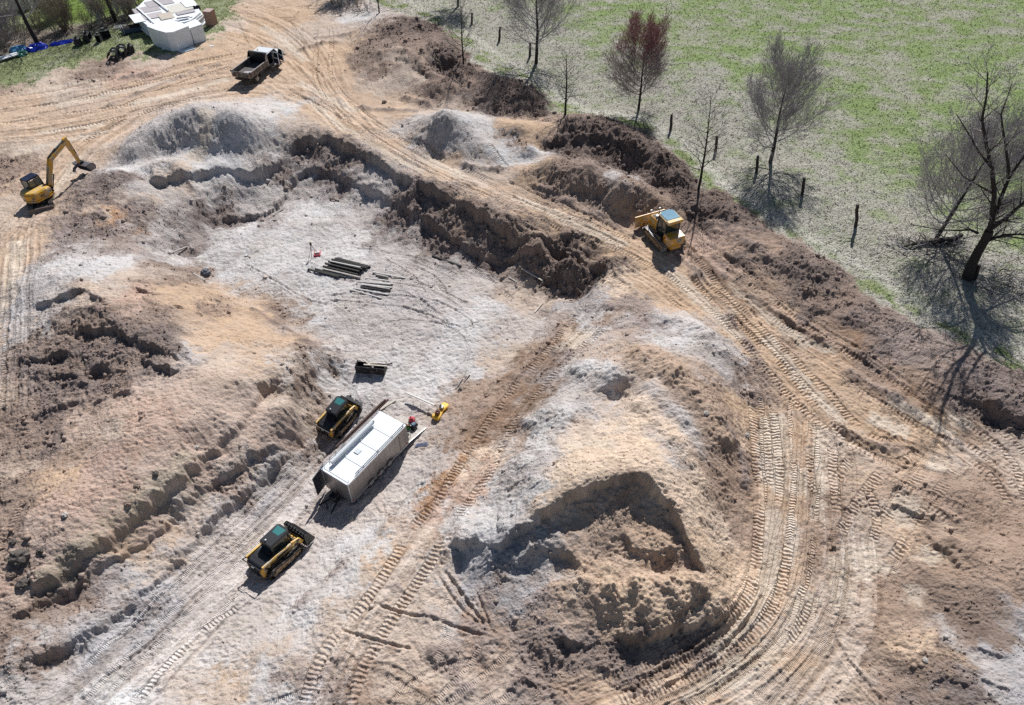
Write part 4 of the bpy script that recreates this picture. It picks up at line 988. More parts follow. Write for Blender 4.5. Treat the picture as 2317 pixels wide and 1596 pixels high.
def make_dozer():
    t = thing('bulldozer', 'yellow crawler bulldozer with sky reflection painted on its cab roof pushing soil beside the haul road', 'bulldozer')
    tp = [(-1.25, .04), (-1.65, .36), (-1.5, .72), (-1.15, .80), (1.1, .80), (1.5, .68), (1.62, .36), (1.25, .04)]
    for sy in (-1, 1):
        o = belt(tp, sy*.88, .50, M_steel, .17, .06, .03, M_bright if sy > 0 else M_steel, .07).build('track', t)
        MB().prism([(-1.25, .16), (-1.4, .36), (-1.3, .56), (1.2, .56), (1.38, .36), (1.2, .16)], sy*.88-.16, sy*.88+.2*sy+.0, M_mud).build('track_frame', o, .03)
        MB().cyl((-1.28, sy*.88-.2, .42), (-1.28, sy*.88+.2, .42), .30, M_mud, 16).build('sprocket', o)
        for x in (-.9, -.5, -.1, .3, .7, 1.1): MB().cyl((x, sy*.88-.2, .15), (x, sy*.88+.2, .15), .11, M_mud).build('roller', o)
    MB().prism([(-1.1, .3), (-1.1, 1.0), (.3, 1.05), (1.75, .95), (1.75, .4), (1.5, .3)], -.55, .55, M_yel).build('chassis', t, .03)
    h = MB().prism([(.28, .9), (.28, 1.86), (1.55, 1.62), (1.8, 1.5), (1.8, .8)], -.48, .48, M_yel).build('engine_hood', t, .04)
    MB().prism([(.34, 1.87), (.34, 1.90), (1.5, 1.67), (1.5, 1.64)], -.38, .38, M_blk).build('hood_top', h)
    for sy in (-1, 1):
        g = MB()
        for i in range(3): g.box((.6+i*.42, sy*.484, 1.32), (.3, .012, .5), M_yel2, (0, 0, 0))
        for i in range(3): g.box((.6+i*.42, sy*.489, 1.32), (.035, .012, .52), M_blkd, (0, .6, 0))
        g.build('side_door', h)
    MB().cyl((1.35, -.2, 1.6), (1.35, -.2, 2.0), .06, M_blkd).build('exhaust', h); MB().cyl((1.0, .22, 1.7), (1.0, .22, 1.95), .12, M_wht, 14).build('air_cleaner', h)
    MB().tube([(1.72, .4, 1.5), (1.72, .4, 1.95)], .03, M_yel).box((1.72, .4, 2.0), (.12, .16, .12), M_wht).build('work_light', h, .01)
    MB().tube([(1.72, -.4, 1.5), (1.72, -.4, 1.95)], .03, M_yel).box((1.72, -.4, 2.0), (.12, .16, .12), M_wht).build('work_light', h, .01)
    b = MB(); b.prism([(-1.85, .75), (-1.95, 1.0), (-1.95, 1.62), (-1.0, 1.62), (-.9, 1.2), (-.9, .75)], -.72, .72, M_yel); b.prism([(-1.9, .42), (-1.86, .8), (-1.3, .8), (-1.3, .34)], -.50, .50, M_yel)
    rear = b.build('fuel_tank', t, .035)
    MB().plan([(-1.966, -.42), (-1.952, -.42), (-1.952, .0), (-1.966, .0)], 1.16, 1.40, M_blk).build('decal', rear)
    letters('CAT', .26, M_wht, rear, (-1.972, -.2, 1.28), (math.pi/2, 0, -math.pi/2)); MB().box((-1.96, .5, 1.28), (.02, .1, .16), M_wht).build('data_plate', rear)
    MB().box((-1.2, .724, 1.32), (.18, .01, .16), M_red).box((-1.45, .724, 1.35), (.16, .01, .14), M_wht).build('warning_decal', rear)
    for sy in (-1, 1): MB().prism([(-1.0, .86), (-1.0, 1.3), (-.4, 1.15), (.2, .95), (.2, .86)], sy*.55, sy*1.0, M_blk).build('fender', t, .02)
    c = MB(); cab_posts(c, -1.02, .15, .62, 1.1, 2.68, M_blk, .055, .12, .9); c.box((-.4, 0, 1.2), (1.35, 1.25, .3), M_blk); c.beam([(-.42, 1.2), (-.42, 2.65)], .08, .08, M_blk, .62).beam([(-.42, 1.2), (-.42, 2.65)], .08, .08, M_blk, -.62); cab = c.build('cab', t)
    M_roof = mat('sky_reflection_roof', (.17, .32, .42), .6, noise=.15, nscale=1.5, spec=.08)  # blue of the reflected sky is painted into the base colour
    rf = MB().plan([(-1.32, -.70), (.12, -.70), (.38, -.45), (.38, .45), (.12, .70), (-1.32, .70)], 2.66, 2.80, M_yel2, .97).build('cab_roof', cab, .03)
    MB().plan([(-.98, -.62), (.08, -.64), (.32, -.40), (.32, .40), (.08, .64), (-.98, .62)], 2.79, 2.85, M_roof, .95).build('roof_panel', rf)
    MB().prism([(-1.36, 2.58), (-1.36, 2.84), (-1.0, 2.88), (-1.0, 2.6)], -.68, .68, M_yel2).build('roof_overhang', rf, .03)
    MB().box((-1.05, 0, 2.0), (.02, 1.12, 1.0), M_glass).build('rear_window', cab); MB().box((.22, 0, 1.95), (.02, 1.1, 1.1), M_glass).build('front_window', cab)
    for sy in (-1, 1):
        for x in (-.72, -.13): MB().box((x, sy*.63, 1.95), (.5, .02, 1.15), M_glass).build('side_window', cab)
    M_seat = mat('teal_seat_back', (.12, .32, .30), .6)  # teal back of the seat behind the rear window
    MB().box((-.75, -.1, 1.5), (.5, .55, .15), M_int).box((-1.0, -.1, 1.85), (.04, .5, .5), M_seat).build('seat', cab, .02)
    bl = MB(); bl.prism([(2.35, .06), (2.45, .0), (2.42, .1), (2.33, .35), (2.32, .62), (2.42, .98), (2.5, 1.1), (2.42, 1.1), (2.26, .9), (2.2, .6), (2.22, .3)], -1.45, 1.45, M_yel)
    for y in (-.9, .9): bl.prism([(2.25, .1), (2.25, .9), (2.05, .7), (2.05, .3)], y-.05, y+.05, M_yel)
    blade = bl.build('blade', t, .01)
    for sy in (-1, 1):
        MB().beam([(-.2, .42), (1.2, .4), (2.22, .35)], .14, .2, M_yel, sy*.58).build('push_arm', t, .01)
        MB().cyl((1.72, sy*.38, 1.25), (2.25, sy*.38, .7), .05, M_bright).build('lift_cylinder', t)
    return t
hd = math.radians(112); p, r_, pi_ = settle(1500, 546, hd, 3.0, 2.0); o = make_dozer(); o.scale = (1.12,)*3; put(o, p, hd, r_*.6, pi_*.5)

# ---- excavator
def ray_plane(u, v, P0, ang):
    """distance along and height in the upright plane through P0 facing ang that is surveyed at (u, v)"""
    x = (u-CU)/FPX; y = -(v-CV)/FPX; d = Vector((x, CP+y*SP, -SP+y*CP)); n = Vector((-math.sin(ang), math.cos(ang), 0)); C0 = Vector((0, 0, CAMH))
    t = (P0-C0).dot(n)/d.dot(n); q = C0+d*t-P0; return q.dot(Vector((math.cos(ang), math.sin(ang), 0))), q.z
def make_excavator():
    p = at(97, 460); t = thing('excavator', 'yellow excavator with black cab roof reaching its wide bucket over a soil mound', 'excavator', p, 0)
    uh, hh = math.radians(-64.5), math.radians(66)
    U = MB; R4 = lambda a: Matrix.Rotation(a, 4, 'Z')
    tp = [(-1.1, .03), (-1.42, .32), (-1.2, .62), (1.2, .62), (1.42, .32), (1.1, .03)]
    for sy in (-1, 1):
        b = belt(tp, sy*.93, .45, M_steel, .15, .045, .05); M4 = R4(uh); b.v = [tuple(M4 @ Vector(q)) for q in b.v]; o = b.build('track', t)
        b = MB(); b.M = R4(uh); b.box((0, sy*.93, .33), (2.1, .3, .34), M_blkd).build('track_frame', o, .02)
    b = MB(); b.M = R4(uh); b.box((0, 0, .5), (1.6, 1.6, .25), M_blkd).cyl((0, 0, .6), (0, 0, .8), .5, M_blkd, 20).build('undercarriage', t, .02)
    M_bld = mat('blade_grey_steel', (.21, .18, .18), .5, metal=.3, noise=.2, nscale=3, dirt=(.3, .24, .2), dirt_amt=.4)
    b = MB(); b.M = R4(uh); b.prism([(1.98, .02), (2.06, .0), (2.0, .14), (1.96, .3), (2.0, .5), (2.06, .62), (1.96, .62), (1.86, .45), (1.86, .2)], -1.15, 1.15, M_bld)
    for sy in (-.5, .5): b.beam([(.9, .4), (1.9, .3)], .12, .14, M_blkd, sy)
    b.build('blade', t, .01)
    H = Matrix.Rotation(hh, 4, 'Z')
    b = MB(); b.M = H; pl = [(-1.15, -.62), (-.85, -.98), (.5, -1.12), (1.05, -1.0), (1.12, -.5), (1.12, 1.08), (-.6, 1.12), (-1.0, .98), (-1.3, .55), (-1.38, 0), (-1.3, -.4)]
    b.plan(pl, .82, 1.0, M_yel); b.plan([(q[0]*.985, q[1]*.985) for q in pl], 1.0, 1.04, M_blk); b.build('turntable', t, .02)
    pb = [(-1.13, -.62), (-.85, -1.0), (.45, -1.12), (.95, -.98), (.95, -.12), (-.35, -.02), (-.4, 1.0), (-.65, 1.08), (-1.0, .98), (-1.3, .55), (-1.38, 0), (-1.3, -.4)]
    b = MB(); b.M = H; b.plan(pb, 1.04, 1.62, M_yel); b.plan([(q[0]*.99, q[1]*.99) for q in pb], 1.62, 1.80, M_yel2, .86); body = b.build('engine_cover', t, .05)
    b = MB(); b.M = H
    for i in range(6): b.box((-1.02+.06*0, -.80-.0, 1.18+i*.06), (.34, .012, .03), M_mud, (0, 0, -.85))
    for i in range(6): b.box((-.2, -1.075, 1.16+i*.055), (.5, .012, .028), M_mud, (0, 0, -.09))
    b.build('louvre', body)
    b = MB(); b.M = H; b.box((-.05+.58, -1.12+.03, 1.40), (.42, .02, .26), M_blk, (0, 0, -.03)); b.box((-1.15, .80, 1.35), (.02, .42, .4), M_blk, (0, 0, -.62)); dc = b.build('decal', body)
    q = H @ Vector((.53, -1.112, 1.43)); letters('CAT', .19, M_wht, dc, q, (math.pi/2, 0, hh-.03)); q = H @ Vector((.53, -1.112, 1.31)); letters('308', .12, M_wht, dc, q, (math.pi/2, 0, hh-.03))
    q = H @ Vector((-1.165, .80, 1.30)); letters('CAT', .2, M_wht, dc, q, (math.pi/2, 0, hh-math.pi/2-.62))
    c = MB(); c.M = H
    for sy in (.16, 1.04):
        c.beam([(-.32, 1.05), (-.28, 2.62)], .13, .14, M_blk, sy); c.beam([(1.18, 1.05), (.98, 2.62)], .08, .09, M_blk, sy); c.beam([(.42, 1.05), (.40, 2.62)], .07, .07, M_blk, sy)
        c.beam([(-.32, 1.28), (1.15, 1.28)], .06, .42, M_blk, sy)
    c.box((.42, .6, 1.1), (1.45, .9, .14), M_blk); c.box((-.33, .6, 1.35), (.05, .85, .5), M_blk); cab = c.build('cab', t)
    r = MB(); r.M = H; M_rf = mat('navy_black_roof', (.012, .018, .045), .35, noise=.2, nscale=2)
    r.plan([(-.40, .20), (-.34, .10), (.95, .10), (1.06, .22), (1.06, .98), (.95, 1.10), (-.34, 1.10), (-.40, 1.0)], 2.58, 2.72, M_rf, .94)
    for i in range(4): r.box((.2+i*.16, .6, 2.725), (.04, .7, .02), M_rf)
    r.build('cab_roof', cab, .03)
    w = MB(); w.M = H; w.box((.05, .14, 1.98), (.68, .015, 1.0), M_seeglass).box((.72, .14, 1.98), (.55, .015, 1.0), M_seeglass); w.build('side_window', cab)
    w = MB(); w.M = H; w.box((-.34, .6, 2.02), (.015, .82, .95), M_seeglass); w.build('rear_window', cab); w = MB(); w.M = H; w.box((1.09, .6, 1.85), (.015, .84, 1.4), M_glass, (0, -.12, 0)); w.build('front_window', cab)
    s = MB(); s.M = H; s.box((.25, .6, 1.4), (.5, .5, .15), M_int).box((.02, .6, 1.75), (.14, .48, .6), M_int).build('seat', cab, .02)
    # boom, stick and bucket set out in their own upright plane
    ba = math.radians(68.5); foot = p+(H @ Vector((1.22, -.18, 0))); P0 = Vector((foot.x, foot.y, p.z))
    F = lambda u, v: ray_plane(u*.92683, v*.92683, P0, ba)
    A = MB(); base = Matrix.Translation(P0-p) @ Matrix.Rotation(ba, 4, 'Z')
    f0 = (0.0, 1.15); el = F(122, 391); tip = F(160, 345); se = F(196, 400)
    print('boom', f0, el, tip, se)
    A.M = base; A.beam([f0, el], .34, .46, M_yel); A.beam([el, tip], .32, .40, M_yel); boom = A.build('boom', t, .02)
    A = MB(); A.M = base; A.box((-.02, 0, 1.05), (.5, .5, .7), M_blkd); A.cyl((0, -.2, 1.15), (0, .2, 1.15), .12, M_bright); A.build('swing_post', t, .02)
    off = .24; A = MB(); A.M = base; A.cyl((.28, .12, .95), (el[0]*.55+.25, .12, el[1]*.62), .06, M_blkd).cyl((el[0]*.5+.2, .12, el[1]*.58), (el[0]+.12, .12, el[1]-.15), .035, M_bright)
    A.cyl((.28, -.12, .95), (el[0]*.55+.25, -.12, el[1]*.62), .06, M_blkd); A.build('boom_cylinder', boom)
    A = MB(); A.M = base; up = lambda q, k: (q[0]-k*.6, .02, q[1]+k); A.cyl(up(el, .26), ((el[0]+tip[0])/2-.2, .02, (el[1]+tip[1])/2+.3), .07, M_blkd); A.cyl(((el[0]+tip[0])/2-.2, .02, (el[1]+tip[1])/2+.3), (tip[0]-.05, .02, tip[1]+.32), .04, M_bright); A.build('stick_cylinder', boom)
    A = MB(); A.M = base
    for k in (-.08, .0, .08): A.tube([(f0[0]-.2, k, f0[1]+.15), (el[0]-.22, k, el[1]+.02), ((el[0]+tip[0])/2-.16, k, (el[1]+tip[1])/2+.2), (tip[0]-.1, k, tip[1]+.15)], .022, M_bright if k == 0 else M_hose)
    A.build('hose', boom)
    A = MB(); A.M = base; mid = ((el[0]*.45+tip[0]*.55), (el[1]*.45+tip[1]*.55)); dc = math.atan2(tip[1]-el[1], tip[0]-el[0]); A.box((mid[0], -.125, mid[1]), (.42, .01, .17), M_blk, (0, -dc, 0)); d1 = A.build('decal', boom)
    q = base @ Vector((mid[0], -.134, mid[1])); letters('308', .15, M_wht, d1, q, Matrix(((math.cos(ba)*math.cos(dc), -math.cos(ba)*math.sin(dc), math.sin(ba)), (math.sin(ba)*math.cos(dc), -math.sin(ba)*math.sin(dc), -math.cos(ba)), (math.sin(dc), math.cos(dc), 0))).to_euler())
    A = MB(); A.M = base; k = .2; dx, dz = se[0]-tip[0], se[1]-tip[1]; L = math.hypot(dx, dz); ex = (tip[0]-dx/L*.25, tip[1]-dz/L*.25)
    A.beam([ex, (tip[0]+dx*.35, tip[1]+dz*.35)], .28, .44, M_yel); A.beam([(tip[0]+dx*.3, tip[1]+dz*.3), se], .25, .3, M_yel); stick = A.build('stick', t, .015)
    nx, nz = -dz/L, dx/L
    if nx < 0: nx, nz = -nx, -nz
    A = MB(); A.M = base; a_ = (tip[0]+dx*.05+nx*.3, tip[1]+dz*.05+nz*.3); b_ = (tip[0]+dx*.6+nx*.26, tip[1]+dz*.6+nz*.26); c_ = (se[0]-dx*.12+nx*.22, se[1]-dz*.12+nz*.22)
    A.cyl((a_[0], 0, a_[1]), (b_[0], 0, b_[1]), .055, M_blkd).cyl((b_[0], 0, b_[1]), (c_[0], 0, c_[1]), .032, M_bright).cyl((c_[0], 0, c_[1]), (se[0]+.25, 0, se[1]-.05), .04, M_blkd); A.build('bucket_cylinder', stick)
    sx, sz = se; A = MB(); A.M = base @ Matrix.Translation((sx, 0, sz-.05)) @ Matrix.Scale(1.3, 4)
    M_bk = mat('bucket_grey', (.15, .14, .15), .45, metal=.3, noise=.2, nscale=4)
    pr = [(-.15, .02), (.35, .06), (.62, -.08), (.72, -.35), (.62, -.62), (.30, -.78)]; inner = [(.26, -.74), (.55, -.6), (.64, -.35), (.56, -.14), (.33, -.0), (-.13, -.04)]
    A.prism(pr+inner, -.72, .72, M_bk)
    for sy in (-.72, .70): A.prism([(-.15, .02), (.35, .06), (.62, -.08), (.72, -.35), (.62, -.62), (.30, -.78), (-.12, -.1)], sy, sy+.02, M_bk)
    A.box((.12, 0, .12), (.3, .3, .2), M_blkd); A.build('bucket', t)
    A = MB(); A.M = base; A.beam([(sx-.1, sz+.1), (sx-.5, sz+.02), (sx-.85, sz-.12), (sx-1.05, sz-.38)], .08, .12, M_bk, -.1).beam([(sx-.1, sz+.1), (sx-.5, sz+.02), (sx-.85, sz-.12), (sx-1.05, sz-.38)], .08, .12, M_bk, .12); A.build('thumb', stick)
    return t
make_excavator()

# ---- dump truck
def wheel(x, y, r, w, parent, hubm, name='wheel'):
    b = MB().cyl((x, y-w/2, r), (x, y+w/2, r), r, M_rub, 26); o = b.build(name, parent, .03); s = 1 if y > 0 else -1
    MB().cyl((x, y+s*w/2-.02*s, r), (x, y+s*(w/2+.012), r), r*.58, hubm, 18, r*.52).cyl((x, y+s*w/2, r), (x, y+s*(w/2+.05), r), r*.2, hubm, 12).build('rim', o); return o
def make_truck():
    p = at(566, 184); hd = math.radians(73); t = thing('dump_truck', 'white crew cab dump truck with black steel bed and its two right doors open', 'dump truck', p, hd, scale=1.12)
    M_w = mat('white_paint', (.80, .82, .84), .25, spec=.6, coat=.4); M_bed = mat('weathered_bed', (.12, .10, .09), .75, noise=.35, nscale=3, dirt=(.22, .19, .17), dirt_amt=.4); M_cap = mat('bed_top_rail', (.34, .30, .28), .7, noise=.2, nscale=5); M_fl = mat('bed_floor', (.10, .085, .08), .8, noise=.4, nscale=2); M_hub = mat('steel_rim', (.35, .35, .36), .4, metal=.6); M_blue = mat('door_card_blue', (.02, .028, .07), .6, noise=.3); M_ply = mat('pale_sheet', (.42, .38, .40), .8, noise=.12, nscale=2)
    for y in (-.98, .98): wheel(0, y, .43, .26, t, M_hub)
    for y in (-.7, .7): wheel(0, y, .43, .24, t, M_hub)
    for y in (-.92, .92): wheel(4.75, y, .43, .27, t, M_hub)
    MB().box((1.9, -.42, .72), (6.4, .09, .2), M_blk).box((1.9, .42, .72), (6.4, .09, .2), M_blk).box((0, 0, .55), (.2, 1.5, .2), M_blk).box((-1.2, 0, .72), (.1, 1.9, .2), M_blk).build('chassis', t)
    MB().box((.75, -1.02, .62), (.25, .3, .5), M_blkd).box((-.62, -.95, .55), (.03, .5, .55), M_blkd).box((-.62, .95, .55), (.03, .5, .55), M_blkd).build('mud_flap', t)
    b = MB().box((.62, 0, 1.0), (3.75, 2.3, .1), M_fl); bed = b.build('dump_bed', t)
    for sy in (-1, 1):
        s = MB().box((.62, sy*1.19, 1.26), (3.75, .07, .62), M_bed); [s.box((-1.15+i*.62, sy*1.235, 1.24), (.06, .05, .55), M_bed) for i in range(7)]; w = s.build('bed_side', bed, .008)
        MB().box((.62, sy*1.19, 1.60), (3.78, .12, .07), M_cap).build('top_rail', bed, .01)
    g = MB().box((-1.27, 0, 1.27), (.07, 2.4, .64), M_bed); [g.box((-1.315, y, 1.26), (.04, .07, .55), M_blkd) for y in (-.8, -.3, .3, .8)]; [g.box((-1.3, y, 1.62), (.12, .1, .2), M_blkd) for y in (-1.2, 1.2)]; tg = g.build('tailgate', bed, .008)
    for y in (-.95, .95): MB().box((-1.34, y, 1.50), (.02, .16, .06), M_wht).box((-1.34, y, 1.12), (.02, .16, .05), M_red).build('reflector', tg)
    MB().box((2.5, 0, 1.62), (.07, 2.3, 1.36), M_blk).prism([(2.5, 1.7), (2.5, 2.3), (2.42, 2.3), (2.1, 1.7)], -1.18, -1.14, M_cap).prism([(2.5, 1.7), (2.5, 2.3), (2.42, 2.3), (2.1, 1.7)], 1.14, 1.18, M_blk).box((2.62, 0, 2.3), (.3, 2.34, .06), M_blk).build('bulkhead', bed, .01)
    MB().plan([(-1.15, -.95), (.15, -.95), (.35, -.35), (.1, .35), (-1.1, .62)], 1.052, 1.075, M_ply).build('sheet', bed)
    c = MB(); pr = [(2.85, .62), (2.85, 1.85), (2.98, 2.08), (4.55, 2.10), (5.15, 1.42), (5.2, 1.30), (5.2, .62)]
    c.prism([(2.85, .95), (2.85, 1.85), (2.98, 2.08), (4.55, 2.10), (5.15, 1.42), (5.15, .95)], .92, .98, M_w, 1)   # left wall
    c.prism([(2.92, 2.04), (3.0, 2.10), (4.5, 2.12), (4.62, 2.05)], -.90, .98, M_w, 1); c.box((4.0, 0, .70), (2.4, 1.9, .12), M_blk); c.prism([(2.85, .65), (2.85, 1.95), (2.92, 2.06), (2.97, 2.06), (2.92, 1.9), (2.92, .65)], -.95, .97, M_w)
    c.beam([(4.0, .7), (3.98, 2.06)], .07, .10, M_blk, -.92); c.beam([(4.55, 2.08), (5.15, 1.44)], .07, .08, M_w, -.90); c.beam([(2.92, 2.0), (4.55, 2.07)], .06, .08, M_w, -.93); c.beam([(2.95, .66), (5.1, .66)], .08, .12, M_blk, -.95); cab = c.build('cab', t, .01)
    MB().prism([(4.62, 2.07), (5.16, 1.43), (5.14, 1.40), (4.58, 2.04)], -.86, .94, M_glass).build('windscreen', cab)
    hb = MB().prism([(5.12, .62), (5.12, 1.42), (5.9, 1.40), (6.35, 1.28), (6.5, 1.1), (6.5, .6), (5.2, .6)], -.72, .72, M_w); hb.prism([(5.12, 1.0), (5.12, 1.38), (5.9, 1.34), (6.3, 1.2), (6.45, 1.0), (6.45, .85)], -.98, .98, M_w); hb.build('engine_hood', t, .05)
    MB().box((6.55, 0, .62), (.16, 2.0, .28), M_bright).build('bumper', t, .04); [MB().box((6.47, y, 1.0), (.06, .3, .2), M_wht).build('headlight', t, .02) for y in (-.8, .8)]
    for x, s_ in ((3.45, .5), (4.55, .5)):
        MB().box((x, .35, 1.15), (.5, .55, .14), M_blue).box((x-.28, .35, 1.5), (.14, .55, .6), M_blue).box((x, -.35, 1.15), (.5, .55, .14), M_blue).box((x-.28, -.35, 1.5), (.14, .55, .6), M_blue).build('seat', cab, .03)
    for hx, ln, a in ((3.98, .98, math.radians(-72)), (5.08, 1.02, math.radians(-66))):       # doors hinged at their front edge
        e = Matrix.Translation((hx, -.97, 0)) @ Matrix.Rotation(math.pi-a*-1 if False else math.pi+abs(a), 4, 'Z')
        d = MB(); d.M = e; d.box((ln/2, 0, 1.02), (ln, .10, .72), M_w); d.box((ln/2, .0, 1.0), (ln*.9, .115, .6), M_blue)
        d.beam([(.05, 1.38), (.28, 1.98), (ln-.05, 2.0), (ln-.02, 1.38)], .05, .06, M_w, 0); dd = d.build('open_door', cab, .01)
        w = MB(); w.M = e; w.prism([(.1, 1.38), (.3, 1.94), (ln-.08, 1.96), (ln-.06, 1.38)], -.008, .008, M_glass); w.build('door_window', dd)
    MB().box((4.0, -1.12, .5), (1.6, .22, .05), M_bright).build('side_step', t, .01); MB().tube([(5.0, -1.0, 1.4), (5.0, -1.3, 1.5)], .02, M_blk).box((5.0, -1.36, 1.52), (.1, .18, .3), M_blk).build('side_mirror', t)
    for sx in (3.6,): MB().cyl((sx, .6, 2.12), (sx, .6, 2.2), .08, mat('amber_beacon', (.8, .35, .02), .3), 12).build('beacon', t)
    return t
make_truck()
# ------------------------------------------------------------------ trailer and the tools round it
M_alu = mat('trailer_skin', (.33, .31, .30), .38, metal=.55, noise=.08, nscale=2, spec=.5, dirt=(.30, .26, .22), dirt_amt=.12); M_roofw = mat('white_roof_sheet', (.86, .88, .89), .3, noise=.05, nscale=1.2, spec=.5, dirt=(.55, .58, .60), dirt_amt=.05)
M_trim = mat('bright_trim', (.55, .56, .58), .35, metal=.6); M_pvc = mat('grey_duct', (.56, .60, .63), .5, noise=.05); M_rack = mat('rack_rail', (.42, .43, .46), .4, metal=.5)
M_brnw = mat('dark_lumber', (.085, .05, .04), .8, noise=.35, nscale=5); M_lum = mat('pale_lumber', (.56, .50, .43), .8, noise=.15, nscale=5); M_lumg = mat('grey_lumber', (.40, .37, .34), .85, noise=.25, nscale=6); M_door = mat('door_inside', (.03, .035, .05), .5, noise=.15)
M_tar = mat('tarred_lumber', (.022, .020, .019), .8, noise=.5, nscale=7); M_rust = mat('rusty_brown', (.12, .06, .05), .8, noise=.3)
hd = math.radians(57); tp_ = Vector((-10.48, 30.97, -2.95))
t = thing('cargo_trailer', 'long grey enclosed trailer with white roof, tail ramp down and side door open', 'trailer', tp_, hd); TR_ = t
b = MB(); L2, W2, z0, z1 = 3.13, 1.235, .42, 2.5
pl = [(-L2+.1, -W2), (-L2, -W2+.1), (-L2, W2-.1), (-L2+.1, W2), (L2, W2), (L2, -W2)]
n = len(pl)
b.add([(q[0], q[1], z0) for q in pl]+[(q[0], q[1], z1) for q in pl], [(i, (i+1) % n, (i+1) % n+n, i+n) for i in range(n) if i != 4]+[tuple(range(n-1, -1, -1))], M_alu)
b.box((L2-.03, 0, z1-.1), (.08, 2.4, .2), M_alu).box((L2-.4, -W2+.04, 1.4), (.8, .05, 2.0), M_alu); body = b.build('body', t)
M_seam = mat('panel_seam', (.20, .19, .19), .5, metal=.3); sm = MB()
for k in range(11): sm.box((-2.75+k*.56, -W2-.003, 1.5), (.014, .008, 1.95), M_seam)
for k in range(3): sm.box((-L2-.003, -.7+k*.7, 1.45), (.008, .014, 1.9), M_seam)
sm.box((2.2, -W2-.006, 1.3), (.02, .01, 1.6), M_blkd); sm.build('panel_seams', body)
for x in (-3.0, -.2, 2.95): MB().box((x, -W2-.02, .56), (.12, .03, .05), M_red).build('marker_light', body)
MB().box((-.6, .1, z1+.07), (.42, .42, .07), M_pvc).build('roof_vent', body, .01)
bo = body; MB().plan([(q[0]*1.004, q[1]*1.008) for q in pl], z1, z1+.045, M_roofw).build('roof', t, .015)
b = MB(); b.box((0, -W2-.012, .47), (6.2, .03, .1), M_trim).box((0, -W2-.012, z1-.03), (6.24, .03, .09), M_trim).box((0, W2+.012, z1-.03), (6.24, .03, .09), M_trim).box((-L2-.012, 0, z1-.03), (.03, 2.3, .09), M_trim).cyl((-L2+.05, -W2+.05, z0), (-L2+.05, -W2+.05, z1), .062, M_trim, 14).cyl((-L2+.05, W2-.05, z0), (-L2+.05, W2-.05, z1), .06, M_trim, 14); b.build('corner_trim', body)
for x in (-.98, 0.02, 1.02):
    o = wheel(x-.1, -W2+.10, .40, .24, t, M_trim)
    wheel(x-.1, W2-.10, .40, .24, t, M_trim)
    a = MB(); a.add([(x-.1+math.cos(k*math.pi/12)*r, -W2-yy, .42+math.sin(k*math.pi/12)*r) for r, yy in ((.44, .002), (.50, .03)) for k in range(13)], [(k, k+1, k+14, k+13) for k in range(12)], M_trim); a.build('wheel_trim', t)
    MB().cyl((x-.1, -W2-.004, .45), (x-.1, -W2+.02, .45), .43, M_blkd, 24).build('wheel_arch', t)
rk = MB()
for x in (-2.85, -1.35, .25, 1.75): rk.tube([(x, -1.12, z1+.05), (x, -1.1, z1+.16), (x, 1.12, z1+.16), (x, 1.15, z1+.05)], .018, M_rack)
rk.tube([(-2.2, -1.12, z1+.2), (3.05, -1.12, z1+.2)], .028, M_rack, 8); rk.tube([(-2.2, -1.12, z1+.12), (3.05, -1.12, z1+.12)], .014, M_rack)
for x in (-1.9, .1, 2.9): rk.cyl((x, -1.12, z1+.03), (x, -1.12, z1+.3), .02, M_rack)
rk.tube([(-3.3, 1.28, z1+.2), (3.1, 1.28, z1+.2)], .028, M_rack, 8)
for x in (-2.9, -2.2, -1.6): rk.tube([(x, 1.28, z1-.1), (x+.1, 1.3, z1+.25), (x, 1.05, z1+.36)], .025, M_rack)
rk.build('roof_rack', t)
b = MB(); b.box((-L2-.25, 1.33, 1.42), (1.25, .05, 1.95), M_door, (0, 0, math.radians(10))); b.build('side_door', t)
rp = MB(); rp.prism([(L2+.02, .40), (L2+2.05, .05), (L2+2.05, .10), (L2+.02, .48)], -1.2, 1.2, mat('ramp_plywood', (.46, .42, .38), .8, noise=.2, nscale=4)); rp.box((L2+1.02, -1.21, .25), (2.06, .04, .07), M_trim, (0, math.atan2(.36, 2.03), 0)); rp.build('tail_ramp', t)
tg = MB(); tg.box((-L2-.7, .35, .42), (1.5, .08, .1), M_blkd, (0, 0, -.3)).box((-L2-.7, -.35, .42), (1.5, .08, .1), M_blkd, (0, 0, .3)).cyl((-L2-1.2, 0, .1), (-L2-1.2, 0, .9), .05, M_blkd); tg.box((-L2-.4, .1, .6), (.45, .5, .35), M_blkd); tg.build('drawbar', t)
def on(x, y, z=0.0):
    c, s = math.cos(hd), math.sin(hd); return Vector((tp_.x+c*x-s*y, tp_.y+s*x+c*y, tp_.z+z))
o = MB().cyl((-2.45, .78, 0), (1.85, .78, 0), .155, M_pvc, 20).cyl((1.85, .78, 0), (1.95, .78, 0), .1, M_blkd, 12).build('round_duct'); o.location = on(0, 0, z1+.34); o.rotation_euler.z = hd; tag(o, 'long pale grey duct lying lengthwise on the white trailer roof', 'duct')
for k, (y, z, x0, x1, m) in enumerate([(1.42, .20, -.6, 4.3, M_rust), (1.50, .32, -.8, 4.1, M_brnw), (1.60, .22, -1.2, 3.8, M_brnw)]):
    o = MB().box(((x0+x1)/2, y, 0), (x1-x0, .09, .16), m).build('plank'); o.location = on(0, 0, z1+z-.1); o.rotation_euler.z = hd
    tag(o, 'dark brown plank carried on the left edge of the white trailer roof', 'plank', 'dark planks along the trailer roof edge')
def item(name, label, cat, pos, rz=0, group=None, scale=1.): return thing(name, label, cat, pos, rz, group, scale)
def ramp_at(x, y): return on(L2+x, y, .45-x*.175)
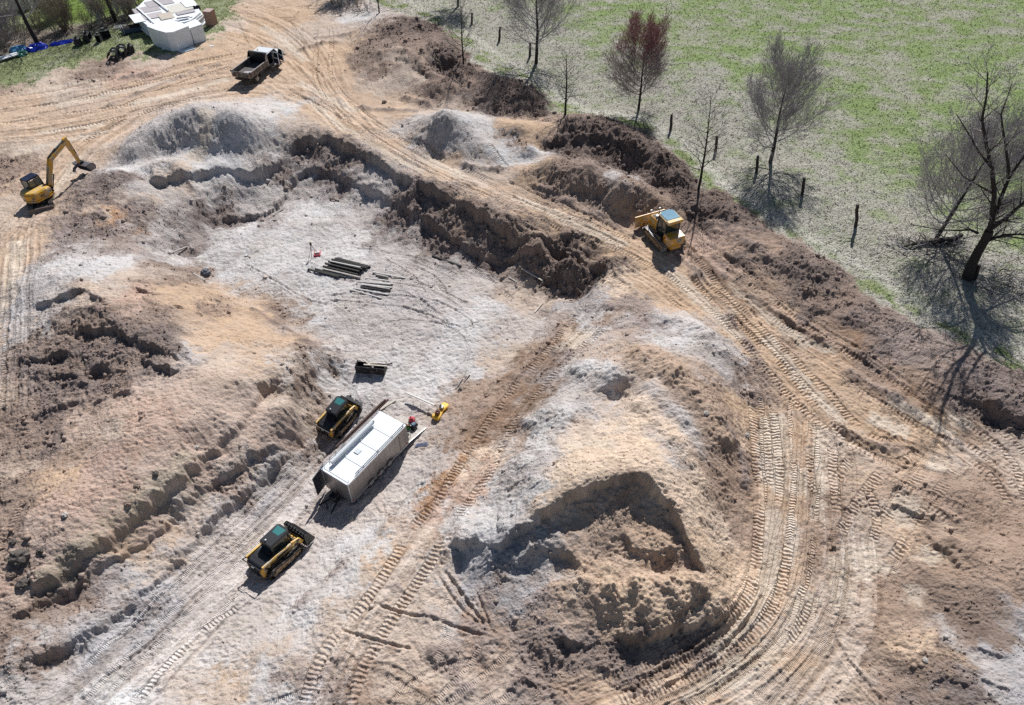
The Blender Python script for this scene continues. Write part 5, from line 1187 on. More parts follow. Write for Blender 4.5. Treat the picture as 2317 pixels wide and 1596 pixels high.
M_red2 = mat('pinkish_red_plastic', (.62, .06, .09), .4); M_grn = mat('green_plastic', (.02, .28, .06), .4); M_yp = mat('bright_yellow', (.85, .50, .02), .4, noise=.08)
t = item('toolbox', 'flat dark red metal toolbox open on the trailer ramp', 'toolbox', ramp_at(1.0, .35), hd+.2)
MB().box((0, 0, .14), (.5, .75, .26), mat('dull_red_metal', (.17, .045, .045), .5, noise=.3)).build('body', t, .02); MB().box((0, 0, .29), (.42, .66, .03), M_lumg).build('tray', t)
t = item('bucket', 'bright green plastic bucket on the trailer ramp', 'bucket', ramp_at(1.15, -.25), 0); MB().cyl((0, 0, 0), (0, 0, .36), .14, M_grn, 18, .18, caps=False).cyl((0, 0, .005), (0, 0, .02), .14, M_grn, 18).build('body', t); MB().cyl((0, 0, .2), (0, 0, .45), .08, M_red, 10, .05).build('contents', t); MB().tube([(math.cos(a)*.18, .0, .36+math.sin(a)*.1) for a in [k*math.pi/6 for k in range(7)]], .008, M_wht).build('handle', t)
t = item('gas_can', 'pinkish red plastic fuel can at the end of the trailer ramp', 'fuel can', ramp_at(2.0, .1), hd+.3); MB().box((0, 0, .2), (.42, .5, .38), M_red2, taper=.82).build('body', t, .06); MB().cyl((.08, .1, .38), (.12, .14, .5), .045, M_wht, 10).build('cap', t); MB().tube([(-.1, -.16, .38), (-.06, -.12, .46), (.0, .06, .46), (.03, .1, .38)], .025, M_red2, 8).build('handle', t)
t = item('air_compressor', 'black wheeled compressor beside the green bucket on the trailer ramp', 'compressor', ramp_at(1.45, -.55), hd); MB().cyl((-.25, 0, .22), (.3, 0, .22), .19, M_blk, 16).build('tank', t); MB().box((0, 0, .48), (.32, .26, .2), mat('motor_blue', (.06, .12, .2), .5)).build('motor', t, .03); [MB().cyl((-.15, y, .12), (-.15, y+.04, .12), .12, M_rub, 14).build('wheel', t) for y in (-.26, .22)]
def engine(loc, rz, label, name, group=None, s=1.0):
    t = item(name, label, name.replace('_', ' '), loc, rz, group, s); MB().box((0, 0, .28), (.4, .34, .28), M_blkd).cyl((0, 0, .42), (0, 0, .52), .13, M_bright, 14).build('engine', t, .03); MB().box((.05, .15, .5), (.22, .12, .12), M_wht).build('fuel_tank', t, .03)
    f = MB()
    for y in (-.28, .28): f.tube([(-.35, y, .05), (-.35, y, .62), (.35, y, .62), (.35, y, .05), (-.35, y, .05)], .018, M_bright if name == 'generator' else M_blkd)
    for x in (-.35, .35): f.tube([(x, -.28, .05), (x, .28, .05)], .018, M_blkd).tube([(x, -.28, .62), (x, .28, .62)], .018, M_blkd)
    f.build('frame', t); return t
engine(on(L2+.75, 2.15, .02), hd, 'small generator in a tube frame standing left of the trailer ramp', 'generator', s=1.1)
engine(ramp_at(.35, -.75), hd+.4, 'dark petrol engine lying at the trailer doorway, low side of the ramp', 'petrol_engine', s=.85)
t = item('white_cooler', 'small white cooler between the generator and the trailer ramp', 'cooler', on(L2+.6, 1.15, .3), hd); MB().box((0, 0, .14), (.38, .5, .26), M_wht).build('body', t, .03); MB().box((0, 0, .29), (.4, .52, .05), M_pvc).build('lid', t, .015)
o = MB(); 
for k in range(4): o.box((k*.05, k*.09-.1, .04+.01*k), (1.25, .045, .04), mat('blue_steel', (.03, .06, .16), .4), (0, .02, .04*k-.06))
o = o.build('steel_rods'); o.location = at(957, 1008); o.rotation_euler.z = math.radians(8); tag(o, 'small bundle of dark blue steel rods on sand below the trailer ramp', 'steel rods')
t = item('plate_compactor', 'yellow machine with a small engine on its deck, on sand beyond the trailer ramp', 'compactor', at(996, 936), math.radians(62)); MB().plan([(-.8, -.3), (-.55, -.34), (.2, -.2), (.75, -.34), (1.0, -.2), (1.0, .2), (.75, .34), (.2, .22), (-.55, .34), (-.8, .3)], .06, .34, M_yp, .94).build('deck', t, .05); MB().box((-.32, 0, .5), (.4, .3, .3), mat('engine_darkred', (.16, .03, .02), .5)).cyl((-.3, 0, .6), (-.3, 0, .72), .12, M_blkd, 12).build('engine', t, .03); MB().box((.3, .03, .45), (.3, .3, .24), M_bright).box((.3, .1, .6), (.2, .2, .14), M_blkd).build('pump', t, .03); MB().tube([(.1, .2, .3), (.0, .35, .8), (-.2, .35, .9)], .02, M_blkd).build('handle', t)

def board(a, b, w, h, m, label, cat='board', name='board', group=None, lift=.03, za=None):
    A = at(*a); B = at(*b); A.z += lift+(za[0] if za else 0); B.z += lift+(za[1] if za else 0); L = (B-A).length; d = (B-A).normalized()
    o = MB().box((0, 0, 0), (L, w, h), m).build(name, bevel=.004); o.location = (A+B)/2+Vector((0, 0, h/2)); o.rotation_euler = d.to_track_quat('X', 'Z').to_euler(); return tag(o, label, cat, group)
board((860, 928), (895, 906), .2, .06, M_lum, 'short pale board lying just beyond the trailer roof planks')
board((922, 900), (985, 928), .14, .1, mat('white_board', (.7, .68, .64), .7), 'long white board raised on pegs between the trailer and the yellow machine', za=(.5, .5))
for k, (u, v) in enumerate(((937, 912), (953, 920), (972, 928))):
    q = at(u-1, v+4); o = MB().cyl((0, 0, -.1), (0, 0, .58), .012, M_rust).build('steel_peg'); o.location = q; tag(o, 'thin steel peg holding up the long white board beyond the trailer', 'peg', 'pegs under the white board')
board((1058, 845), (1032, 880), .08, .06, M_lumg, 'thin grey batten pair member propped at the right side of the pit floor', za=(.35, .0))
board((1063, 850), (1037, 884), .08, .05, M_tar, 'thin dark batten lying beside the grey batten on the right of the pit floor')
board((1228, 686), (1210, 708), .1, .06, M_lum, 'short pale batten on the slope at the right corner of the pit')
board((1180, 620), (1230, 642), .14, .07, M_lum, 'pale board at the foot of the dark pit wall, right corner')
board((1078, 588), (1118, 612), .16, .1, M_rust, 'reddish brown beam at the foot of the right pit wall')
board((978, 580), (1044, 604), .18, .12, M_tar, 'single dark beam lying apart on the pit floor right of the beam heap')
board((392, 573), (424, 560), .14, .1, M_lumg, 'grey board at the far left edge of the pit floor')
board((438, 620), (464, 636), .14, .08, M_lumg, 'short weathered board left of the dark bag on the pit edge')
board((618, 490), (640, 474), .14, .08, M_lumg, 'short board at the far edge of the pit floor')
board((746, 450), (768, 456), .14, .08, M_brnw, 'short brown board at the far top of the pit floor')
board((1150, 628), (1170, 640), .1, .06, M_lumg, 'bent thin offcut near the foot of the right pit wall')
# the two heaps of beams on the pit floor (survey crop corner 700,560, 5.037 px per px)
def pc(a, b): return ((700+a/5.037)*.92683, (560+b/5.037)*.92683)
dk = [((620, 365), (1030, 475)), ((600, 385), (1005, 492)), ((585, 398), (985, 500)), ((560, 405), (965, 510)), ((545, 425), (950, 520)), ((520, 430), (935, 528)), ((500, 445), (915, 540)), ((480, 455), (900, 555)), ((470, 470), (890, 570)), ((450, 480), (880, 585)), ((455, 500), (905, 605))]
for k, (a, b) in enumerate(dk):
    m = (M_tar, M_tar, M_brnw, M_tar, M_tar, M_lumg, M_tar, M_tar, M_brnw, M_tar, M_lumg)[k] if k not in (2, 5) else M_tar
    board(pc(*a), pc(*b), .17, .16, m, 'dark weathered beam in the close heap on the pit floor', 'beam', 'beam', 'dark beams heaped on the pit floor', lift=.02+.14*(k % 2)+.1*(2 <= k <= 7))
board(pc(540, 432), pc(915, 512), .14, .1, mat('pale_beam', (.5, .48, .46), .7), 'lone whitish beam on top of the heap of dark beams', 'beam', 'beam', lift=.36)
for k, (a, b) in enumerate([((262, 500), (640, 600)), ((350, 498), (730, 605)), ((400, 530), (660, 590))]):
    board(pc(*a), pc(*b), .16, .14, M_tar, 'dark beam lying loose at the near left edge of the heap of dark beams', 'beam', 'beam', 'loose dark beams beside the dark heap')
lt = [((1060, 535), (1460, 608)), ((1100, 570), (1250, 600)), ((1130, 592), (1250, 625)), ((970, 612), (1270, 650)), ((920, 640), (1310, 680)), ((860, 655), (1280, 690)), ((850, 672), (1300, 725)), ((910, 692), (1290, 730)), ((910, 722), (1280, 765)), ((820, 738), (1250, 815)), ((780, 748), (1170, 855)), ((980, 700), (1270, 748))]
for k, (a, b) in enumerate(lt):
    board(pc(*a), pc(*b), .13, .10, M_tar if k in (2, 8) else (M_lumg if k in (1, 11) else mat('silver_beam', (.48, .46, .44), .6, noise=.12)), 'dark beam among the pale beams spread on the pit floor' if k in (2, 8) else ('dull grey beam among the pale beams spread on the pit floor' if k in (1, 11) else 'pale grey beam in the spread heap nearest the crawler curl on the pit floor'), 'beam', 'beam', 'pale beams spread on the pit floor' if k not in (1, 2, 8, 11) else ('dark beams among the pale ones' if k in (2, 8) else 'dull beams among the pale ones'), lift=.03+.05*(k % 2))
# survey tripod, case, bag, spade, skip of boards
q = at(709, 578); t = thing('survey_tripod', 'black survey tripod with a laser level standing on the white pit floor', 'tripod', q)
for k in range(3):
    a = k*2.1+.4; MB().cyl((math.cos(a)*.5, math.sin(a)*.5, 0), (0, 0, 1.25), .022, M_blk, 6).build('leg', t)
MB().cyl((0, 0, 1.22), (0, 0, 1.3), .1, M_blk, 12).build('head', t); MB().box((0, 0, 1.42), (.18, .18, .24), M_blk).cyl((0, 0, 1.54), (0, 0, 1.62), .07, M_yp, 10).build('level', t, .02)
q = at(713, 577)+Vector((.25, -.1, 0)); t = thing('instrument_case', 'open red instrument case at the foot of the black tripod', 'case', q, math.radians(15)); MB().box((0, 0, .1), (.62, .45, .2), M_red2).box((0, 0, .19), (.52, .35, .03), M_blk).build('base', t, .03); MB().box((.05, .42, .1), (.62, .42, .08), M_red2, (.25, 0, 0)).box((.05, .42, .15), (.5, .3, .02), M_wht, (.25, 0, 0)).build('lid', t, .02)
q = at(466, 622); bm = MB(); random.seed(3)
bm = bmesh.new(); bmesh.ops.create_icosphere(bm, subdivisions=3, radius=.45)
for v in bm.verts:
    nn = float(fbm(np.array([v.co.x*4+3]), np.array([v.co.y*4+v.co.z*3]), 3, 5)[0]); v.co *= 1+.35*nn; v.co.z *= .75
me = bpy.data.meshes.new('bag'); bm.to_mesh(me); bm.free(); me.materials.append(mat('grey_blue_canvas', (.09, .10, .13), .7, noise=.3)); o = bpy.data.objects.new('bag', me); sc.collection.objects.link(o); o.location = q+Vector((0, 0, .25)); tag(o, 'crumpled grey blue bag alone on the left edge of the pit floor', 'bag')
A, B = at(557, 578), at(573, 588); t = thing('shovel', 'orange handled shovel lying on white sand left of the tripod', 'shovel', A, math.atan2(B.y-A.y, B.x-A.x)); L = (B-A).length
MB().cyl((.25, 0, .1), (L, 0, .06), .028, M_rust, 8).cyl((L-.3, 0, .075), (L, 0, .06), .035, mat('orange_grip', (.7, .16, .03), .5), 8).build('handle', t); MB().plan([(-.15, 0), (-.05, -.13), (.25, -.14), (.25, .14), (-.05, .13)], .06, .08, M_bright).build('blade', t)
q = at(841, 838); t = thing('steel_bucket_attachment', 'black rectangular loader bucket full of pale offcuts near the pit centre', 'loader bucket', q, math.radians(-8))
b = MB(); b.box((0, -.42, .38), (2.45, .05, .72), M_blkd).box((0, .0, .06), (2.45, .85, .05), M_blkd).box((0, .42, .25), (2.45, .05, .45), M_blkd).box((-1.22, 0, .35), (.05, .85, .68), M_blkd).box((1.22, 0, .35), (.05, .85, .68), M_blkd)
for x in (-.7, -.1, .5, .9): b.box((x, -.46, .36), (.06, .05, .6), M_blk)
b.box((-.35, -.47, .5), (.5, .04, .08), M_blk).box((.3, -.47, .5), (.5, .04, .08), M_blk); b.build('shell', t, .01)
for k, (x0, y0, x1, y1, z) in enumerate([(-.75, .45, .35, -.35, .75), (-.5, -.2, 1.45, -.1, .82), (-.3, .1, .6, .25, .7)]):
    L = math.hypot(x1-x0, y1-y0); c, s = math.cos(math.radians(-8)), math.sin(math.radians(-8)); mx, my = (x0+x1)/2, (y0+y1)/2
    o = MB().box((0, 0, 0), (L, .12, .05), M_lum).build('board'); o.location = q+Vector((c*mx-s*my, s*mx+c*my, z)); o.rotation_euler = (0, 0, math.atan2(y1-y0, x1-x0)-math.radians(8)); tag(o, ('pale board sticking up steeply to the left in the black loader bucket', 'longest pale board reaching right out of the black loader bucket', 'short pale board across the back of the black loader bucket')[k], 'board')
o = MB().cyl((0, 0, .05), (.45, .1, .08), .06, M_blkd, 10).build('drain_pipe_offcut'); o.location = at(876, 826); tag(o, 'short dark pipe offcut right of the black loader bucket', 'pipe')

# ------------------------------------------------------------------ material yard, top left
M_foam = mat('white_foam', (.80, .82, .84), .7, noise=.03, nscale=1.5, spec=.3); M_wrap = mat('shade_tinted_wrap', (.66, .76, .84), .35, noise=.08, nscale=1.2, spec=.5, bump=.02, bscale=2.5); M_plyw = mat('grey_plywood', (.40, .37, .38), .8, noise=.12, nscale=1.5); M_ply2 = mat('tan_plywood', (.52, .45, .38), .8, noise=.12, nscale=1.5); M_ctn = mat('brown_carton', (.33, .19, .14), .75, noise=.1, nscale=2)  # M_wrap: white plastic, the blue of its shade is put into the colour
base = [(-55.9, 109.2), (-53.4, 105.4), (-50.6, 102.4), (-45.7, 105.4), (-45.2, 108.9), (-47.6, 113.2), (-50.5, 117.5), (-56.0, 114.8)]
t = thing('foam_sheet_stack', 'wide low stack of white foam sheets with plywood and battens on top', 'foam stack', (0, 0, 0)); random.seed(5)
zt = .05
for k in range(6):
    h = .27; j = random.uniform(-.12, .12); s = 1-.01*k; cx, cy = -50.6, 109.8
    MB().plan([(cx+(x-cx)*s+random.uniform(-.12, .12)+j, cy+(y-cy)*s+random.uniform(-.12, .12)) for x, y in base], zt, zt+h-.015, M_foam).build('sheet_layer', t, .02); zt += h
ZT = zt-.015
def sheet(c, w, l, a, m, z, lab, group=None, name='plywood_sheet', th=.03): 
    o = MB().box((0, 0, 0), (w, l, th), m).build(name, bevel=.004); o.location = (c[0], c[1], ZT+z); o.rotation_euler.z = math.radians(a); return tag(o, lab, 'sheet' if 'sheet' in name else 'batten', group)
def yd(a, b, z=1.65):  # survey crop corner 290,0, 8.275 px per px
    x, y = gp((290+a/8.275)*.92683, (b/8.275)*.92683, z); return (x, y)
sheet(yd(560, 200), 3.6, 2.6, 34, M_plyw, .03, 'grey plywood sheet left of centre on the foam stack'); sheet(yd(820, 60), 3.8, 2.8, 34, M_plyw, .05, 'grey plywood sheet at the far end of the foam stack')
sheet(yd(690, 330), 2.8, 2.2, 32, mat('mauve_plywood', (.47, .43, .44), .8, noise=.1), .08, 'mauve grey plywood sheet at the near middle of the foam stack'); sheet(yd(960, 340), 1.9, 2.6, 32, M_ply2, .11, 'tan plywood sheet at the centre of the foam stack'); sheet(yd(1220, 160), 3.4, 3.4, 38, mat('cream_plywood', (.62, .59, .53), .8, noise=.08), .04, 'cream sheet on the far right part of the foam stack')
sheet(yd(1350, 260), 2.6, 1.2, 35, M_plyw, .09, 'narrow grey plywood sheet at the right edge of the foam stack')
sheet(yd(380, 380), 1.6, 3.6, 34, M_foam, .06, 'white foam sheet along the left edge of the foam stack', name='foam_sheet', th=.06); sheet(yd(900, 470), 4.4, 1.3, 34, M_foam, .08, 'white foam sheet across the near edge of the foam stack', name='foam_sheet', th=.08); sheet(yd(1380, 90), 1.2, 3.2, 34, M_foam, .10, 'white foam sheet at the far right corner of the foam stack', name='foam_sheet', th=.06)
sheet(yd(1250, 400), 2.2, 1.0, 30, M_foam, .14, 'loose white foam sheet over the right near corner of the stack', name='foam_sheet', th=.1)
for k, (a, b_, lab) in enumerate([((375, 180), (760, 530), 'white batten nearest the left edge of the foam stack'), ((690, 0), (1010, 240), 'white batten running over the far middle of the foam stack')]):
    A = Vector((*yd(*a), ZT+.2)); B = Vector((*yd(*b_), ZT+.2)); o = MB().box((0, 0, 0), ((B-A).length, .22, .1), M_foam).build('batten'); o.location = (A+B)/2; o.rotation_euler.z = math.atan2(B.y-A.y, B.x-A.x); tag(o, lab, 'batten')
for k, (a, b_) in enumerate([((1180, 410), (1260, 400)), ((1260, 400), (1440, 375)), ((1440, 400), (1500, 385))]):
    x, y = yd(*a); x2, y2 = yd(*b_); o = MB().box((0, 0, 0), (math.hypot(x2-x, y2-y), .1, .08), M_blkd).build('dark_strip'); o.location = ((x+x2)/2, (y+y2)/2, ZT+.25); o.rotation_euler.z = math.atan2(y2-y, x2-x); tag(o, 'thin dark strip on the near right edge of the foam stack', 'strip', 'dark strips on the foam stack')
# wrapped towers
def wrapped(P, h, k, label, pos=(0, 0)):
    o = thing('wrapped_foam_block', label, 'wrapped block', (0, 0, 0), group=None)
    b = MB(); n = len(P); cx = sum(p[0] for p in P)/n; cy = sum(p[1] for p in P)/n; rings = []
    for j in range(7):
        f = j/6; s = 1+(k-1)*f+random.uniform(-.008, .008); rings += [(cx+(x-cx)*s, cy+(y-cy)*s, h*f) for x, y in P]
    b.add(rings, [(j*n+i, j*n+(i+1) % n, (j+1)*n+(i+1) % n, (j+1)*n+i) for j in range(6) for i in range(n)], M_wrap); b.build('wrap', o, .0)
    MB().plan([(cx+(x-cx)*k*1.01, cy+(y-cy)*k*1.01) for x, y in P], h, h+.06, M_foam).build('top_sheet', o, .02); return o
wrapped([(-50.2, 100.9), (-48.6, 99.7), (-46.9, 98.7), (-46.0, 98.9), (-44.6, 101.0), (-46.0, 102.2), (-48.0, 103.2)], 2.55, 1.03, 'tall white shrink wrapped foam block painted in blue shade nearest the camera in the yard')
wrapped([(-46.0, 102.3), (-44.5, 101.15), (-43.3, 102.6), (-44.8, 104.5)], 2.2, 1.02, 'lower white shrink wrapped block painted in blue shade right of the tall wrapped block')
b = MB(); x0, y0 = -45.6, 99.0; b.box((0, 0, .04), (2.2, .9, .05), M_wrap, (0, .02, 0)); o = b.build('loose_wrap_sheet'); o.location = (-45.0, 99.3, hz(-45, 99.3)+.02); o.rotation_euler.z = math.radians(50); tag(o, 'loose flap of white wrap painted in blue shade on the grass at the foot of the wrapped blocks', 'sheet')
for k, (u, v) in enumerate(((371, 112), (479, 105))):
    o = MB().box((0, 0, .03), (.55, .25, .06), M_foam, (.1, .05, 0)).build('foam_scrap'); o.location = at(u, v); tag(o, ('white foam scrap on grass left of the tall wrapped block', 'white foam scrap on grass right of the wrapped blocks')[k], 'scrap')
# crate, rack, cans and small things round the stack
q = at(480, 55); t = thing('carton', 'tall brown carton standing alone right of the foam stack', 'carton', q, math.radians(-14)); MB().box((0, 0, 1.0), (1.2, 1.3, 1.9), M_ctn).build('box', t, .02); MB().box((0, 0, 1.97), (1.22, 1.32, .05), mat('carton_top', (.45, .33, .30), .8, noise=.1)).build('lid', t); MB().box((0, 0, .03), (1.25, 1.35, .08), M_brnw).build('pallet', t)
q = at(303, 72); t = thing('steel_rack', 'dark steel bin of long bars left of the foam stack', 'steel bin', q, math.radians(32)); M_navy = mat('navy_steel', (.035, .06, .11), .5, noise=.2); MB().box((0, -.7, .45), (3.2, .08, .6), M_navy).box((0, .7, .45), (3.2, .08, .6), M_navy).box((0, 0, .2), (3.2, 1.4, .08), M_navy).build('bin', t, .01); f = MB()
for y in (-.5, -.25, 0, .25, .5): f.box((0, y, .75), (3.3, .09, .09), M_tar if y != 0 else M_rust)
f.build('bars', t)
for x in (-1.6, -1.35): MB().tube([(x, -.75, .1), (x, -.75, 1.0), (x, .75, 1.0), (x, .75, .1)], .035, M_bright).build('end_frame', t)
o = MB().box((0, 0, .04), (1.7, 1.3, .05), mat('pale_sheet2', (.5, .49, .43), .8)).build('board_sheet'); o.location = at(272, 61); o.rotation_euler.z = .3; tag(o, 'pale board lying on leaf litter left of the dark steel bin', 'board')
for k, (u, v, m, h, lab) in enumerate([(434, 89, mat('teal_barrel', (.02, .20, .20), .4), .75, 'teal barrel against the right wrapped block'), (440, 55, M_wht, .45, 'white plastic jug between the foam stack and the brown carton')]):
    t = thing('barrel' if k == 0 else 'jug', lab, 'barrel' if k == 0 else 'jug', at(u, v)); MB().cyl((0, 0, 0), (0, 0, h), .32 if k == 0 else .28, m, 18).build('body', t, .03); MB().cyl((0, 0, h), (0, 0, h+.04), .28 if k == 0 else .1, M_wht if k else M_blkd, 18).build('lid', t)
t = engine(at(446, 88), .3, 'dark red small engine on grass right of the teal barrel', 'pump_engine', s=1.15); t.children[0].data.materials[0] = mat('engine_red', (.25, .03, .03), .5)
for _k, _o in enumerate([o_ for o_ in sc.objects if o_.name.startswith('steel_peg')]): _o['label'] = ('thin steel peg under the far left end of the long white board', 'thin steel peg under the middle of the long white board', 'thin steel peg under the long white board, nearest the yellow machine')[_k]
for _k, _o in enumerate([o_ for o_ in sc.objects if o_.name.startswith('plank')]): _o['label'] = ('reddish brown plank closest to the left edge of the white trailer roof', 'dark plank in the middle of three along the white trailer roof edge', 'dark plank farthest out from the white trailer roof, nearest the loader')[_k]
for _k, _o in enumerate([o_ for o_ in sc.objects if o_.name.startswith('dark_strip')]): _o['label'] = ('leftmost short dark strip on the near edge of the foam stack', 'middle dark strip on the near edge of the foam stack', 'rightmost short dark strip on the near edge of the foam stack')[_k]
t = thing('gas_can', 'red fuel can on grass left of the brown carton', 'fuel can', at(452, 52), .4); MB().box((0, 0, .25), (.6, .5, .5), M_red, taper=.8).build('body', t, .06); MB().cyl((.1, 0, .48), (.15, 0, .62), .05, M_yp, 10).build('cap', t)
o = MB().box((0, 0, .12), (1.5, .3, .2), mat('pink_red_box', (.6, .16, .14), .6)).build('hand_tool_box'); o.location = at(462, 56); o.rotation_euler.z = .3; tag(o, 'long pale red box lying in front of the red fuel can by the carton', 'box')
A, B = at(436, 58), at(455, 46); o = MB().box((0, 0, 0), ((B-A).length, .12, .05), M_yp).build('yellow_straightedge'); o.location = (A+B)/2+Vector((0, 0, .45)); o.rotation_euler = (0, -.25, math.atan2(B.y-A.y, B.x-A.x)); tag(o, 'thin yellow bar leaning at the right end of the foam stack', 'bar')
# black plastic draped down the stack corner
b = MB(); random.seed(9); vs = []; nu, nv = 7, 9
for j in range(nv):
    for i in range(nu): vs.append((-.5+i*.17+.1*math.sin(j*1.3+i), -.15*j*.4+.12*math.sin(i*2.1+j*.7)-.1, 2.0-j*.24+.05*math.sin(i*1.7)))
b.add(vs, [(j*nu+i, j*nu+i+1, (j+1)*nu+i+1, (j+1)*nu+i) for j in range(nv-1) for i in range(nu-1)], M_blk); vs2 = [(x*.92, y+.1, z) for x, y, z in vs]; b.add(vs2, [(j*nu+i, j*nu+i+1, (j+1)*nu+i+1, (j+1)*nu+i) for j in range(nv-1) for i in range(nu-1)], M_blk)
o = b.build('plastic_sheeting'); q = at(452, 45); o.location = q; o.rotation_euler.z = math.radians(40); tag(o, 'black plastic sheeting hanging at the right corner of the foam stack', 'plastic sheeting')
t = thing('tool_cabinet', 'grey blue tool cabinet beside the black plastic sheeting', 'cabinet', at(440, 48), math.radians(40)); MB().box((0, 0, .5), (.8, .6, 1.0), mat('cabinet_grey', (.22, .24, .3), .5)).build('body', t, .02); MB().box((0, -.31, .6), (.3, .02, .25), M_wht).build('label_plate', t)
# loader attachments on the grass
def bucket(loc, rz, w, label, teeth=False, thumb=False, up=0.):
    t = thing('excavator_bucket', label, 'bucket', loc, rz); pr = [(-.45, .95), (-.1, 1.0), (.3, .8), (.45, .4), (.3, .08), (-.1, .0), (-.5, .02), (-.5, .06), (-.1, .05), (.25, .12), (.38, .4), (.25, .74), (-.1, .93)]
    b = MB(); b.prism(pr, -w/2, w/2, M_blkd); sd = [(-.45, .95), (-.1, 1.0), (.3, .8), (.45, .4), (.3, .08), (-.1, .0), (-.5, .02)]; b.prism(sd, -w/2-.02, -w/2, M_blkd); b.prism(sd, w/2, w/2+.02, M_blkd); b.build('shell', t, .008)
    MB().box((.0, .12, 1.08), (.35, .05, .25), M_blk).box((.0, -.12, 1.08), (.35, .05, .25), M_blk).box((.1, 0, 1.2), (.12, .3, .05), M_bright).build('hanger', t)
    if teeth:
        for i in range(5): MB().box((-.58, -w/2+.08+i*(w-.16)/4, .04), (.16, .08, .05), M_bright).build('tooth', t)
    return t
bucket(at(178, 103), math.radians(200), .9, 'round black bucket at the left end of the first row on the lawn'); bucket(at(199, 92), math.radians(195), 1.5, 'wide black bucket behind the round one in the first row on the lawn')
bucket(at(227, 94), math.radians(95), .55, 'narrow toothed black bucket in front of the wedge shaped bucket', True); bucket(at(240, 84), math.radians(120), 1.3, 'wedge shaped black bucket with bright edge near the steel bin')
def grap(loc, rz, label, lab2='grapples on the grass edge'):
    t = thing('root_grapple', label, 'grapple', loc, rz, None, 1.1); b = MB()
    for i in range(8): b.beam([(-.6, .9), (-.5, .25), (-.1, .05), (.6, .05)], .04, .1, M_blk, -.8+i*.23)
    b.box((-.62, 0, .5), (.08, 1.7, .9), M_blk).box((.1, 0, .07), (.06, 1.7, .06), M_blk).box((.55, 0, .07), (.06, 1.7, .06), M_blk); b.build('tines', t)
    for y in (-.45, .45):
        c = MB(); [c.beam([(-.55, 1.0), (-.1, 1.12), (.35, .85), (.6, .3)], .04, .1, M_blk, y+d) for d in (-.2, 0, .2)]; c.box((.2, y, .98), (.06, .5, .06), M_blk); c.build('jaw', t); MB().cyl((-.5, y, .75), (.1, y, 1.05), .04, M_bright).build('cylinder', t)
    MB().box((-.1, .1, 1.05), (.35, .3, .02), M_pvc, (0, .3, 0)).build('plate', t); return t
grap(at(259, 133), math.radians(190), 'black root grapple at the left end of the row by the soil edge'); grap(at(276, 125), math.radians(200), 'black root grapple in the middle of the row by the soil edge'); 
t = bucket(at(297, 119), math.radians(200), .8, 'small dark bucket at the right end of the grapple row by the soil edge')
# blue tarpaulin heaps and the white channel at the left edge
def tarp(pts, w, h, m, label, seed, name='tarpaulin'):
    P = smooth(np.array([[at(*q).x, at(*q).y] for q in pts]), 2); n = len(P); random.seed(seed); b = MB(); vs = []; K = 13
    for i in range(n):
        d = P[min(i+1, n-1)]-P[max(i-1, 0)]; d = d/np.hypot(*d); nn = np.array([-d[1], d[0]]); e = min(1, .25+1.5*min(i, n-1-i)/n*2)
        for k in range(K):
            t_ = (k/(K-1)-.5)*2; x, y = P[i]+nn*t_*w*e*.5; z = hz(x, y)+.03+h*e*(1-t_*t_)*(.75+.6*random.random())*(1 if abs(t_) < .98 else 0)
            vs.append((x+random.uniform(-.06, .06), y+random.uniform(-.06, .06), z))
    b.add(vs, [(i*K+k, i*K+k+1, (i+1)*K+k+1, (i+1)*K+k) for i in range(n-1) for k in range(K-1)], m); return tag(b.build(name, smooth=False), label, 'tarpaulin')
M_tb = mat('blue_tarp', (.006, .03, .42), .25, noise=.3, nscale=2, spec=.6); M_tg = mat('green_tarp', (.05, .22, .17), .35, noise=.3, nscale=2, spec=.6); M_tl = mat('light_blue_tarp', (.10, .30, .52), .3, noise=.4, nscale=3)
tarp([(60, 118), (85, 110), (108, 105)], 1.9, .55, M_tb, 'middle heap of crumpled blue tarpaulin on the lawn edge', 1); tarp([(112, 104), (145, 98), (168, 92)], 1.2, .25, M_tb, 'long thin strip of blue tarpaulin at the right of the tarpaulin heaps', 2)
tarp([(22, 118), (45, 113), (62, 112)], 1.8, .5, M_tl, 'light blue and white tarpaulin heap left of the dark blue one', 3); tarp([(38, 128), (50, 124), (62, 124)], 1.5, .4, M_tg, 'green tarpaulin heap in front of the light blue one', 4)
A, B = at(-40, 152), at(40, 128); t = thing('white_panel_bundle', 'bundle of long white panels at the left edge of the lawn', 'panels', (A+B)/2, math.atan2(B.y-A.y, B.x-A.x)); L = (B-A).length
[MB().box((random.uniform(-.2, .2), y, .35+.1*(abs(y) < .2)), (L, .32, .12), M_foam).build('panel', t) for y in (-.34, 0, .34)]; MB().box((-L*.3, 0, .12), (.15, 1.1, .24), M_brnw).box((L*.3, 0, .12), (.15, 1.1, .24), M_brnw).build('bearer', t)
